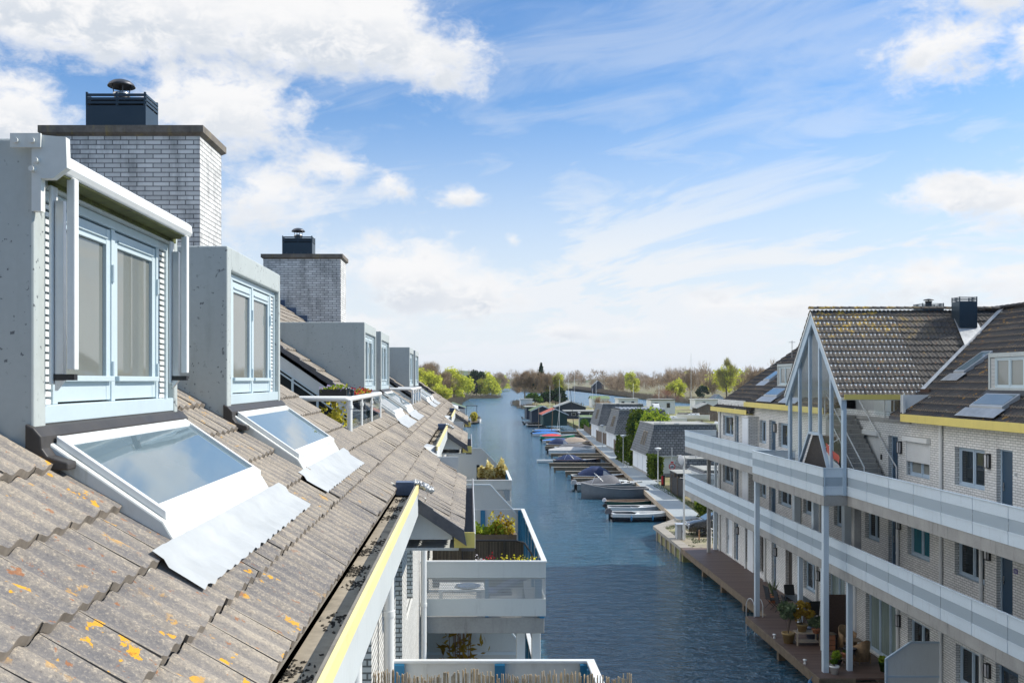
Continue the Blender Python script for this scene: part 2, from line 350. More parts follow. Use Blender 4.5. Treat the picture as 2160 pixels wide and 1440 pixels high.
M['door_white'] = paint('door_white', (.74,.77,.80), .45, .04, 2)
M['black'] = paint('black', (.016,.016,.018), .45, .2, 5)
M['rubber'] = paint('rubber', (.02,.02,.022), .8, .2, 5)
M['frame_blue'] = paint('frame_blue', (.42,.52,.61), .4, .05, 2)
M['lampglass'] = paint('lampglass', (.55,.55,.56), .25, .05, 3)
M['wood_dark'] = None
def planks(name, c1, c2, axis='y', w=.14, rough=.7, gap=.05):
    m, t = new_mat(name); p = pos(t); x, y, z = t.sep(p); q = {'x': x, 'y': y, 'z': z}[axis]
    k = t.m('DIVIDE', q, w); idx = t.m('FLOOR', k); fr = t.m('FRACT', t.m('ADD', k, 500.0))
    wn = t.n('TexWhiteNoise', noise_dimensions='1D'); t.set(wn.inputs['W'], idx)
    st = {'y': (1.2, 14.0, 14.0), 'x': (14.0, 1.2, 14.0), 'z': (14, 14, 14)}[axis]
    g = t.noise(t.vm('MULTIPLY', p, st), 1.6, 5, .6)
    c = t.mix(t.m('ADD', t.m('MULTIPLY', wn.outputs[0], .6), t.m('MULTIPLY', g, .4)), c1, c2)
    e = t.m('MULTIPLY', t.step(fr, 0.0, gap), t.step(fr, 1.0, 1-gap))
    c = t.mix(e, tuple(.18*a for a in c1), c)
    finish(t, c, rough, bump=t.m('ADD', e, t.m('MULTIPLY', g, .2)), bstr=.5, bdist=.01); return m
M['deck'] = planks('deck', (.075,.045,.035), (.15,.10,.08), 'y', .145, .55)
M['deck_grey'] = planks('deck_grey', (.22,.20,.17), (.34,.31,.27), 'y', .16, .8)
M['wood_beam'] = paint('wood_beam', (.16,.12,.08), .85, .3, 3, dirt=.4, dirtcol=(.05,.04,.03), bstr=.4)
M['wood_top'] = paint('wood_top', (.42,.34,.25), .8, .2, 3, bstr=.3)
M['wood_fence'] = planks('wood_fence', (.13,.10,.08), (.24,.19,.15), 'x', .12, .85)
M['pane_matte'] = glassy('pane_matte', (.02,.022,.025), rough=.2, ior=1.25)
M['slate'] = brick('slate', (.17,.175,.18), (.02,.02,.022), bw=.42, bh=.27, var=.4, mort=.03, rough=.5)
M['white_wall'] = paint('white_wall', (.74,.75,.74), .6, .06, .8, dirt=.18)
M['path'] = paint('path', (.29,.32,.335), .85, .06, .7, bstr=.2)
M['terracotta'] = paint('terracotta', (.42,.17,.08), .75, .15, 6, bstr=.1)
M['pot_yellow'] = paint('pot_yellow', (.30,.20,.08), .7, .15, 6)
M['wicker'] = paint('wicker', (.30,.19,.10), .75, .3, 12, fine=70, bstr=.6)
M['wicker_dark'] = brick('wicker_dark', (.10,.06,.045), (.04,.025,.02), bw=.06, bh=.03, var=.4, mort=.004)
M['tarp_navy'] = paint('tarp_navy', (.012,.025,.085), .6, .2, 3, fine=6, bstr=.5)
M['tarp_blue'] = paint('tarp_blue', (.03,.16,.46), .5, .25, 3, fine=5, bstr=.6)
M['tarp_grey'] = paint('tarp_grey', (.12,.12,.13), .7, .15, 3, fine=6, bstr=.4)
M['tarp_tan'] = paint('tarp_tan', (.34,.27,.21), .7, .15, 3, fine=6, bstr=.4)
M['tarp_lgrey'] = paint('tarp_lgrey', (.42,.41,.40), .7, .1, 3, fine=6, bstr=.4)
M['hull_white'] = paint('hull_white', (.78,.78,.76), .22, .05, 2, dirt=.1, coat=.6)
M['hull_black'] = paint('hull_black', (.02,.022,.03), .2, .1, 2, coat=.8)
M['hull_navy'] = paint('hull_navy', (.012,.018,.045), .2, .1, 2, coat=.8)
M['hull_grey'] = paint('hull_grey', (.15,.165,.18), .45, .12, 2, dirt=.15)
M['hull_sage'] = paint('hull_sage', (.23,.26,.26), .3, .08, 2)
M['hull_green'] = paint('hull_green', (.015,.075,.055), .35, .1, 2)
M['hull_emerald'] = paint('hull_emerald', (.01,.26,.15), .35, .1, 2)
M['hull_red'] = paint('hull_red', (.62,.04,.03), .4, .1, 2)
M['hull_wood'] = paint('hull_wood', (.24,.13,.07), .35, .25, 4, coat=.4)
M['roof_red'] = paint('roof_red', (.42,.10,.06), .75, .25, 3, bstr=.3)
M['roof_green'] = paint('roof_green', (.13,.19,.09), .9, .3, 1.2, dirt=.4, dirtcol=(.2,.18,.1), bstr=.3)
M['roof_grey'] = paint('roof_grey', (.30,.30,.28), .85, .2, .8, dirt=.3, bstr=.2)
M['shed_green'] = paint('shed_green', (.012,.05,.045), .6, .15, 2)
M['shed_navy'] = paint('shed_navy', (.025,.035,.055), .6, .15, 2)
M['fender'] = paint('fender', (.02,.13,.28), .4, .1, 6)
M['car_paint'] = paint('car_paint', (.012,.013,.016), .25, .1, 3, coat=1.0)
M['alu'] = paint('alu', (.62,.63,.64), .35, .06, 3, metal=.6)
M['red'] = paint('red', (.60,.03,.03), .45, .06, 3)
M['flag_blue'] = paint('flag_blue', (.10,.08,.28), .7, .06, 3)
M['bark'] = paint('bark', (.11,.085,.06), .9, .3, 2, bstr=.4)
M['bark_pale'] = paint('bark_pale', (.24,.20,.15), .9, .3, 2, bstr=.4)
M['reed'] = paint('reed', (.46,.35,.22), .8, .35, 12, fine=60, bstr=.4)
M['reed_dark'] = planks('reed_dark', (.055,.045,.032), (.17,.14,.10), 'x', .034, .9, gap=.2)
M['leaf_willow'] = foliage('leaf_willow', (.42,.48,.05), (.78,.76,.12), .6, .35)
M['leaf_green'] = foliage('leaf_green', (.03,.09,.012), (.13,.21,.03), 1.5, .25)
M['leaf_bright'] = foliage('leaf_bright', (.13,.25,.03), (.46,.50,.06), 3, .35)
M['leaf_dark'] = foliage('leaf_dark', (.008,.028,.012), (.04,.075,.025), 1.2, .15)
M['leaf_hedge'] = foliage('leaf_hedge', (.02,.055,.010), (.16,.20,.03), 1.0, .25)
M['leaf_yellow'] = foliage('leaf_yellow', (.35,.30,.03), (.75,.66,.12), 5, .3)
M['leaf_olive'] = foliage('leaf_olive', (.07,.11,.06), (.20,.24,.13), 5, .2)
M['leaf_cream'] = foliage('leaf_cream', (.55,.42,.10), (.85,.78,.45), 7, .3)
M['leaf_rust'] = foliage('leaf_rust', (.20,.10,.02), (.45,.32,.05), 5, .3)
M['twig'] = foliage('twig', (.23,.165,.105), (.46,.35,.23), .25, .1)
M['twig_green'] = foliage('twig_green', (.26,.23,.08), (.46,.44,.14), .25, .2)
M['twig_red'] = foliage('twig_red', (.22,.09,.06), (.36,.18,.12), .4, .1)
M['flower_yellow'] = foliage('flower_yellow', (.80,.70,.02), (.9,.85,.10), 5, .2)
M['flower_red'] = foliage('flower_red', (.35,.02,.06), (.60,.05,.05), 9, .2)
M['flower_white'] = foliage('flower_white', (.75,.70,.75), (.85,.85,.85), 9, .2)
M['flower_violet'] = foliage('flower_violet', (.35,.20,.55), (.75,.70,.85), 9, .2)
M['flower_orange'] = foliage('flower_orange', (.75,.25,.03), (.9,.5,.12), 9, .2)
# ================================================================== LEFT BUILDING
P = 13.8                                     # length of one house of the terrace
def zl(x): return -(1.697+.687*x)            # top of the tiles (z) at x
SL = math.hypot(1, .687)
LB = empty('apartment_building', (-4, 24, WZ), 'long pale brick building at left under a sunlit tiled roof with boxy dormers', 'building')

def roof_tiles(mat, parent, name, noses, y0, y1, zf, slope, tile_w=.30, rib=2, amp=.0105, lift=.025, skip=None, cols=9, sgn=1, jit=1.0, dirx=True, sharp=1.0):
    """tiled slope: noses = [x of the nose of each course, from the eave up]; the slope rises as x moves by -sgn"""
    V = []; F = []; SM = []; rr = np.random.default_rng(3)
    nt = int(round((y1-y0)/tile_w))
    for ci in range(len(noses)-1):
        xn, xt = noses[ci], noses[ci+1]
        for j in range(nt):
            ya = y0+j*tile_w; yb = ya+tile_w
            if skip and skip((xn+xt)/2, (ya+yb)/2): continue
            u = np.linspace(0, 1, cols); yy = ya+u*(tile_w-.004)
            ph = u*rib*2*np.pi
            h = amp*(np.clip(.5+.5*np.cos(ph), 0, 1)**sharp)*2-amp*1.0
            jz, jx, jt = rr.normal(0, .003*jit), rr.normal(0, .003*jit), rr.normal(0, .004*jit)
            b = len(V); xl = xn+sgn*jx
            top = zf(xl)-amp+h+jz+jt*(u-.5)*2
            for rz, xx in ((top-lift-.006, xl-sgn*.014), (top, xl), (top, xl), (zf(xt)-amp+h-lift-.004+0*u, xt-sgn*.012)):
                for k in range(cols):
                    V.append((xx, yy[k], rz[k]) if dirx else (yy[k], xx, rz[k]))
            for r in range(3):
                if r == 1: continue
                for k in range(cols-1):
                    q = (b+r*cols+k, b+r*cols+k+1, b+(r+1)*cols+k+1, b+(r+1)*cols+k)
                    F.append(q if (sgn > 0) == dirx else q[::-1]); SM.append(r == 2)
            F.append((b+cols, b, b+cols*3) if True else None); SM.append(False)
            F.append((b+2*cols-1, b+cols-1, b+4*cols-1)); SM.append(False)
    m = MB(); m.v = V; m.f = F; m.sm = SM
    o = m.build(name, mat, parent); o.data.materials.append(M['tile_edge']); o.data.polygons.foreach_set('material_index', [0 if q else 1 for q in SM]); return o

NX = lambda k: -.785-.2825*k
TY0, TY1 = 12.45, 17.05                       # the terrace cut into the roof (first house)
def skip_main(x, y):
    for q in (0, P, 2*P):
        if TY0+q < y < TY1+q and -4.6 < x < -1.62: return True
    return False
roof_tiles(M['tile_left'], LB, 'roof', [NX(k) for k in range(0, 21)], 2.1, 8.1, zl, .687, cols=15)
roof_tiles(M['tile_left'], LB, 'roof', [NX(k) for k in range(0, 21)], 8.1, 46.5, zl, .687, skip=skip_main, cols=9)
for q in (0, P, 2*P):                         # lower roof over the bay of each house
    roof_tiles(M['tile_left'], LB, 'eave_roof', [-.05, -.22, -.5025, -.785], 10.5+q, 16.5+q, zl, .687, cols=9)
# solid body under the tiles
def under(m, ya, yb, xl, xr, dz=.075, th=.12):
    m.prism([(xl, ya, zl(xl)-dz), (xr, ya, zl(xr)-dz), (xr, ya, zl(xr)-dz-th), (xl, ya, zl(xl)-dz-th)], (0, yb-ya, 0))
m = MB()
segs = [(2.1, TY0)]+[(TY1+q, TY0+q+P) for q in (0, P)]+[(TY1+2*P, 46.5)]
for a, b in segs: under(m, a, b, -6.4, -.80)
for q in (0, P, 2*P): under(m, TY0+q, TY1+q, -1.62, -.80); under(m, TY0+q, TY1+q, -6.4, -4.6)
m.build('roof_deck', M['verge'], LB)
m = MB()                                      # far slope of the roof, unseen side
m.prism([(-6.42, 2.1, zl(-6.42)-.03), (-11.8, 2.1, zl(-6.42)-3.9), (-11.8, 2.1, zl(-6.42)-4.1), (-6.42, 2.1, zl(-6.42)-.2)], (0, 44.4, 0)); m.build('back_roof', M['tile_dark'], LB)
m = MB()
for k in range(148): m.add([(-6.60, 2.1+.3*k, zl(-6.42)-.03), (-6.42, 2.1+.3*k, zl(-6.42)+.05), (-6.24, 2.1+.3*k, zl(-6.24)+.01), (-6.60, 2.4+.3*k, zl(-6.42)-.01), (-6.42, 2.4+.3*k, zl(-6.42)+.07), (-6.24, 2.4+.3*k, zl(-6.24)+.03)], [(0,1,4,3),(1,2,5,4)])
m.build('ridge_tiles', M['verge'], LB)

# walls
XW = -.95
def wall_x(mb, X, y0, y1, z0, z1, holes, nrm, depth):
    """front skin of a wall standing at x = X with openings and their reveals (nrm = +1 or -1: the way it faces)"""
    ys = sorted({y0, y1, *[h[0] for h in holes], *[h[1] for h in holes]}); zs = sorted({z0, z1, *[h[2] for h in holes], *[h[3] for h in holes]})
    ys = [y for y in ys if y0 <= y <= y1]; zs = [z for z in zs if z0 <= z <= z1]
    for a, b in zip(ys, ys[1:]):
        for c, d in zip(zs, zs[1:]):
            my, mz = (a+b)/2, (c+d)/2
            if any(h[0] < my < h[1] and h[2] < mz < h[3] for h in holes): continue
            q = [(X, a, c), (X, b, c), (X, b, d), (X, a, d)]
            mb.quad(*(q if nrm > 0 else q[::-1]))
    Xb = X-nrm*depth
    for (a, b, c, d) in holes:
        for q in ([(X,a,c),(X,b,c),(Xb,b,c),(Xb,a,c)], [(X,a,d),(Xb,a,d),(Xb,b,d),(X,b,d)], [(X,a,c),(Xb,a,c),(Xb,a,d),(X,a,d)], [(X,b,c),(X,b,d),(Xb,b,d),(Xb,b,c)]):
            mb.quad(*(q if nrm > 0 else q[::-1]))
def window(parent, X, y0, y1, z0, z1, nrm, panes=2, fr=.06, mat=None, glass='pane_dark', name='window', sill=True, frmat='frame', sashz=None):
    """framed window in the plane x = X; frame > pane"""
    m = MB(); f = fr; xa, xb = X-nrm*.07, X
    w = (y1-y0-f)/panes
    m.box(xa, xb, y0, y0+f, z0, z1)
    for i in range(panes): m.box(xa, xb, y0+(i+1)*w, y0+(i+1)*w+f, z0, z1)
    for i in range(panes):
        a, b = y0+i*w+f, y0+(i+1)*w
        m.box(xa, xb-nrm*.004, a, b, z0, z0+f); m.box(xa, xb-nrm*.004, a, b, z1-f, z1)
        s = .045
        xs = xb-nrm*.018
        m.box(xa+nrm*.01, xs, a, a+s, z0+f, z1-f); m.box(xa+nrm*.01, xs, b-s, b, z0+f, z1-f)
        m.box(xa+nrm*.01, xs-nrm*.003, a+s, b-s, z0+f, z0+f+s); m.box(xa+nrm*.01, xs-nrm*.003, a+s, b-s, z1-f-s, z1-f)
    if sill: m.box(X-nrm*.02, X+nrm*.09, y0-.03, y1+.03, z0-.05, z0-.004)
    o = m.build(name, M[frmat], parent)
    for i in range(panes):
        a, b = y0+i*w+f+.04, y0+(i+1)*w-.04
        g = MB(); g.box(X-nrm*.055, X-nrm*.045, a, b, z0+f+.04, z1-f-.04); g.build('pane', M[glass], o)
    return o
m = MB(); m.box(-11.5, XW-.3, 2.1, 46.5, WZ+.3, -1.55)
for a, b in segs: m.prism([(-11.4, a+.05, -1.5), (XW-.3, a+.05, -1.5), (XW-.3, a+.05, -1.28), (-6.42, a+.05, zl(-6.42)-.3), (-11.4, a+.05, zl(-6.42)-3.9)], (0, b-a-.1, 0))
m.build('core', M['white_wall'], LB)
holes = []
for q in (-P, 0, P, 2*P):
    for zf in (-4.35, -7.05, -9.75):
        for (a, b, h0, h1) in ((5.2, 6.5, .9, 2.35), (8.0, 9.2, 0.05, 2.35), (12.2, 13.4, .05, 2.35), (14.4, 15.9, .7, 2.35)):
            if 2.2 < a+q and b+q < 46: holes.append((a+q, b+q, zf+h0, zf+h1))
m = MB(); wall_x(m, XW, 2.1, 46.5, WZ+.2, -1.45, holes, 1, .22); m.build('wall', M['brick_left'], LB)
for h in holes:
    if h[2] > -5.0 or h[0] < 20: window(LB, XW-.1, h[0]+.03, h[1]-.03, h[2]+.02, h[3]-.02, 1, panes=2 if h[1]-h[0] > 1.25 else 1, glass='pane_dark', sill=False)
m = MB()
for y in (4.6, 7.2, 10.9): m.box(XW+.003, XW+.05, y, y+.5, -8, -1.5)
m.build('wall_cladding', M['white'], LB)
for y, x in ((6.95, -.84), (17.9, -.86), (9.9, -.84), (31.7, -.86)):
    m = MB(); m.tube([(x, y, -1.5), (x, y, WZ+.5)], .055, 10)
    for z in (-2.4, -4.2, -6): m.tube([(x, y, z), (x, y, z-.06)], .066, 10)
    m.build('drainpipe', M['white'], LB)

# gutters with a yellow fascia
def gutter(y0, y1, xe, ze, w=.20, fh=.06):
    m = MB(); m.box(xe, xe+w, y0, y1, ze-.18, ze-.108); g = m.build('gutter', M['gutter_in'], LB)
    rr = random.Random(int(y0*10)); s = MB()
    cl = [(rr.uniform(y0+.1, y1-.1), rr.uniform(.03, w-.04)) for _ in range(int((y1-y0)*2.5))]
    for i in range(int((y1-y0)*110)):
        cy_, cx_ = cl[i % len(cl)]; y = min(max(cy_+rr.gauss(0, .09), y0+.02), y1-.02); x = min(max(xe+cx_+rr.gauss(0, .035), xe+.01), xe+w-.01); s.blob((x, y, ze-.107), (rr.uniform(.004, .013), rr.uniform(.008, .022), rr.uniform(.003, .008)), i, 6, .5)
    s.build('leaf_dirt', M['soil'], g)['kind'] = 'stuff'
    m = MB(); m.box(xe+w, xe+w+.02, y0, y1, ze-.20, ze+.004); m.box(xe-.02, xe, y0, y1, ze-.14, ze-.05); m.build('rim', M['rim'], g)
    m = MB(); m.box(xe+w+.02, xe+w+.045, y0-.003, y1+.003, ze-.07, ze+.008); m.build('fascia', M['pale_yellow'], g)
    m = MB(); m.box(xe+w+.02, xe+w+.036, y0, y1, ze-.33, ze-.07); m.box(XW, xe+w+.019, y0, y1, ze-.35, ze-.33); m.build('board', M['panel'], g)
    return g
GZ = -1.155
for (a, b) in ((2.1, 10.45), (16.55, 10.45+P), (16.55+P, 10.45+2*P)):
    gutter(a, b, -.80, GZ)
for q in (0, P, 2*P):
    # eave gutter of the lower roof, seen from above as a dark trough
    ze = zl(-.02)-.05
    m = MB(); m.box(-.07, .06, 10.53+q, 16.45+q, ze-.16, ze-.13); m.box(-.09, -.07, 10.53+q, 16.45+q, ze-.16, ze-.02); m.box(.045, .06, 10.53+q, 16.45+q, ze-.13, ze+.03); g = m.build('gutter', M['verge'], LB)
    m = MB(); m.box(.06, .068, 10.52+q, 16.46+q, ze-.13, ze+.034); m.build('lip', M['white'], g)
    m = MB(); m.box(-.17, .06, 10.505+q, 10.525+q, ze-.12, ze+.05); m.build('end_board', M['yellow'], g)
    # triangular cheek under the verge
    xa, xb = -.72, -.19
    m = MB(); m.prism([(xa, 10.56+q, zl(xa)-.10), (xb, 10.56+q, zl(xb)-.10), (xb, 10.56+q, -1.77), (xa-.06, 10.56+q, -1.77), (xa-.06, 10.56+q, -1.35)], (0, .04, 0))
    m.box(-.78, -.12, 10.60+q, 16.45+q, -1.90, -1.87); m.box(-.80, -.19, 16.40+q, 16.44+q, -1.80, -1.32); m.build('cheek', M['panel'], LB)
    # verge tiles, folded over the edge
    m = MB(); ns = [-.06, -.40, -.76]
    for k in range(2):
        x0, x1 = ns[k], ns[k+1]; e = .012*(k)
        m.prism([(x0, 10.46+q-e, zl(x0)+.005), (x1, 10.46+q-e, zl(x1)-.01), (x1+.03, 10.46+q-e, zl(x1)-.17), (x0+.03, 10.46+q-e, zl(x0)-.17)], (0, .05, 0))
    m.build('verge_tile', M['verge'], LB)
    # crumpled lead where gutter and lower roof meet
    m = MB(); rr = random.Random(5)
    for i in range(9): m.blob((-.60+.022*i, 10.44+q+rr.uniform(-.02, .03), GZ+.03-.010*i), (.045, .07, .035), i, 8, .5)
    m.build('lead_flashing', M['lead'], LB)
    m = MB(); m.box(-.80, -.60, 10.28+q, 10.46+q, GZ-.09, GZ+.05); m.build('gutter_stop', M['lead_blue'], LB)
    m = MB(); m.quad((-.80, 16.5+q, zl(-.8)), (-.52, 16.5+q, zl(-.52)-.02), (-.52, 16.75+q, GZ-.02), (-.75, 16.75+q, GZ+.04)); m.quad((-.61, 16.5+q, zl(-.6)-.3), (-.52, 16.5+q, zl(-.52)-.02), (-.52, 16.75+q, GZ-.02), (-.58, 16.72+q, GZ-.35)); m.build('lead_flashing', M['lead_white'], LB)

# ---- dormers
XF = -2.02
def dormer(ya, yb, awning=False, label=None):
    zt, zb = 1.125, -.215
    m = MB(); xr = -4.2
    wj = .17
    # concrete casing: two cheeks, a top, a lintel and a bottom rim around the window opening
    def cheek(y0, y1):
        m.prism([(XF, y0, zt-.001), (XF, y0, zl(XF)-.12), (xr, y0, zl(xr)-.12), (xr, y0, zt-.001)], (0, y1-y0, 0))
    cheek(ya, ya+.13); cheek(yb-.07, yb)
    m.box(xr, XF+.0, ya+.13, yb-.07, zt-.195, zt-.0); 
    m.box(XF-.25, XF-.045, ya+.13, yb-.07, zb-.25, zb+.02)
    d = m.build('dormer', M['dormer'], LB, bevel=.012)
    y0, y1, z0, z1 = ya+.13, yb-.07, zb+.02, zt-.197
    X = XF-.045
    # frame
    m = MB(); f = .035
    m.box(X-.06, X, y0, y0+f, z0, z1); m.box(X-.06, X, y1-f, y1, z0, z1); m.box(X-.06, X-.002, y0+f, y1-f, z1-.05, z1); m.box(X-.05, X+.035, y0-.02, y1+.02, z0-.012, z0+.075)
    W_ = y1-y0; lw = .15; a0, a1 = y0+f+lw, y1-f-lw; mid = (a0+a1)/2
    for yy in (a0, mid-.03, a1-.045): m.box(X-.06, X-.004, yy, yy+.055, z0+.075, z1-.05)
    fr = m.build('window_frame', M['frame'], d, bevel=.004)
    # louvres beside the sashes
    for (p, q) in ((y0+f, a0), (a1+.01, y1-f)):
        m = MB(); n = 27; h = (z1-.05-z0-.075)/n
        for i in range(n):
            zz = z0+.077+i*h
            m.prism([(X-.015, p, zz), (X-.015, p, zz+h*.62), (X-.05, p, zz+h*.95), (X-.05, p, zz+h*.33)], (0, q-p, 0))
        m.box(X-.075, X-.06, p, q, z0, z1); m.build('louvre', M['white'], d)
    # two sashes
    for (p, q) in ((a0+.055, mid-.03), (mid+.025, a1-.045)):
        m = MB(); s = .058; zb_, zt_ = z0+.085, z1-.06; xs = X-.012
        m.box(xs-.04, xs, p, p+s, zb_, zt_); m.box(xs-.04, xs, q-s, q, zb_, zt_); m.box(xs-.04, xs-.002, p+s, q-s, zb_, zb_+.13); m.box(xs-.04, xs-.002, p+s, q-s, zt_-.09, zt_)
        m.box(xs-.004, xs+.03, p+.01, q-.01, zb_+.105, zb_+.135); m.box(xs-.002, xs+.010, p+s, q-s, zt_-.06, zt_-.045)
        for zz in (zb_+.12, zt_-.30): m.tube([(xs+.012, q+.012, zz), (xs+.012, q+.012, zz+.10)], .011, 8)
        sa = m.build('sash', M['frame'], d, bevel=.003)
        g = MB(); g.box(xs-.028, xs-.022, p+s, q-s, zb_+.13, zt_-.09); g.build('pane', M['pane_curtain'], d)
    m = MB(); yy = mid-.16; m.tube([(X-.06, yy, .34), (X-.05, yy+.01, .33), (X-.05, yy+.012, .22)], .008, 8)
    # black flashing apron folded over the roof below the window
    A = [(XF-.03, zb+.015), (XF+.01, zb-.005), (XF+.045, zb-.045), (XF+.05, zb-.10), (XF+.075, zb-.135), (XF+.17, zb-.165), (XF+.17, zb-.20), (XF-.03, zb-.2)]
    m = MB(); m.prism([(x, ya-.03, z) for x, z in A], (0, yb-ya+.12, 0)); m.build('apron', M['black_flash'], d, bevel=.008)
    # skylight below
    sk(ya+.10, yb-.02)
    if awning:
        c = [(0, .0), (.015, .04), (.04, .045), (.05, .03), (.115, .03), (.137, .012), (.142, -.035), (.125, -.065), (.0, -.065)]
        m = MB(); m.prism([(XF+x, ya+.02, 1.03+z) for x, z in c], (0, 2.02, 0)); aw = m.build('awning_cassette', M['white'], LB, bevel=.01)
        m = MB(); m.box(XF+.01, XF+.05, ya+.03, ya+2.03, 1.062, 1.078); m.box(XF+.002, XF+.115, ya+.03, ya+2.03, .957, .964); m.build('mossy_strip', M['moss'], aw)
        m = MB(); m.box(XF+.002, XF+.012, ya+.14, yb-.08, .935, 1.02); m.build('mossy_board', M['moss'], aw)
        m = MB(); m.prism([(XF+.002, ya-.03, 1.135), (XF+.16, ya-.03, 1.12), (XF+.165, ya-.03, .98), (XF+.10, ya-.03, .93), (XF+.045, ya-.03, .93), (XF+.045, ya-.03, .78), (XF+.002, ya-.03, .78)], (0, .045, 0))
        m.box(XF-.09, XF+.05, ya-.045, ya-.031, 1.07, 1.135)
        for xx, zz in ((-.06, 1.10), (.015, 1.10), (.03, 1.01), (.012, .97)): m.tube([(XF+xx, ya-.06, zz), (XF+xx, ya-.03, zz)], .012, 10)
        m.build('bracket', M['dirty_white'], aw)
        for yy in (ya+.13, ya+1.93):
            m = MB(); m.box(XF+.095, XF+.135, yy, yy+.05, .05, .965); m.box(XF+.015, XF+.03, yy-.012, yy+.06, -.02, .93); m.build('guide_arm', M['grey_metal' if 0 else 'white'], aw, bevel=.005)
            m = MB(); m.prism([(XF+.035, yy+.01, .86), (XF+.075, yy+.01, .86), (XF+.075, yy+.01, .0), (XF+.035, yy+.01, -.05)], (0, .035, 0)); m.build('folding_arm', M['alu'], aw)
            m = MB(); m.box(XF+.03, XF+.13, yy+.005, yy+.045, .0, .03); m.build('arm_foot', M['black'], aw)
    return d
def sk(y0, y1):
    """roof window: white curb, frame, tilted pane, lead sheet below"""
    xt, xb = -1.96, -1.44
    up = lambda x, h: zl(x)+h
    m = MB()
    # curb (its four sides, standing on the tiles)
    m.prism([(xt-.02, y0-.04, up(xt-.02, .045)), (xb, y0-.04, up(xb, .045)), (xb+.075, y0-.04, up(xb+.075, -.03)), (xb+.075, y0-.04, up(xb+.075, -.10)), (xt-.02, y0-.04, up(xt-.02, -.10))], (0, y1-y0+.08, 0))
    c = m.build('skylight', M['dirty_white'], LB, bevel=.01)
    m = MB(); w = .036; h0, h1 = .046, .088
    def bar(xa, xc, ya, yc, h=h1): m.prism([(xa, ya, up(xa, h0)), (xa, ya, up(xa, h)), (xc, ya, up(xc, h)), (xc, ya, up(xc, h0))], (0, yc-ya, 0))
    bar(xt, xb, y0, y0+w); bar(xt, xb, y1-w, y1); bar(xt, xt+.04, y0+w, y1-w, h1-.003); bar(xb-.05, xb, y0+w, y1-w, h1-.003)
    m.build('skylight_frame', M['white'], c, bevel=.004)
    m = MB(); m.prism([(xt+.04, y0+w, up(xt+.04, .060)), (xt+.04, y0+w, up(xt+.04, .066)), (xb-.05, y0+w, up(xb-.05, .066)), (xb-.05, y0+w, up(xb-.05, .060))], (0, y1-y0-2*w, 0)); m.build('pane', M['pane_sky'], c)
    # lead apron, moulded over the ribs of the tiles
    rr = random.Random(int(y0*7)); n = 60; ya, yb = y0-.36, y1+.34; m = MB(); vs = []
    xs = [-1.385, -1.333, -1.312, -1.235, -1.15]
    for i in range(n+1):
        y = ya+(yb-ya)*i/n
        for k, x in enumerate(xs):
            r = (.009*math.cos(2*math.pi*(y-2.1)/.15)*(k/4)+rr.uniform(-.002, .003))
            xx = x+(rr.uniform(-.004, .004) if k == 4 else 0)
            f_ = 1 if xx < -1.325 else min(1, max(0, (xx+1.351)/.2865)); vs.append((xx, y, zl(xx)-.025*(1-f_)+.005+r+(.003 if k == 4 else 0)))
    m.add(vs, [(i*5+k, i*5+k+1, (i+1)*5+k+1, (i+1)*5+k) for i in range(n) for k in range(4)], True)
    m.build('lead_apron', M['lead_white'], c)
dormer(4.40, 6.57, True)
dormer(7.92, 10.13)
for q in (P, 2*P): dormer(4.5+q, 6.75+q); dormer(7.92+q, 10.13+q)
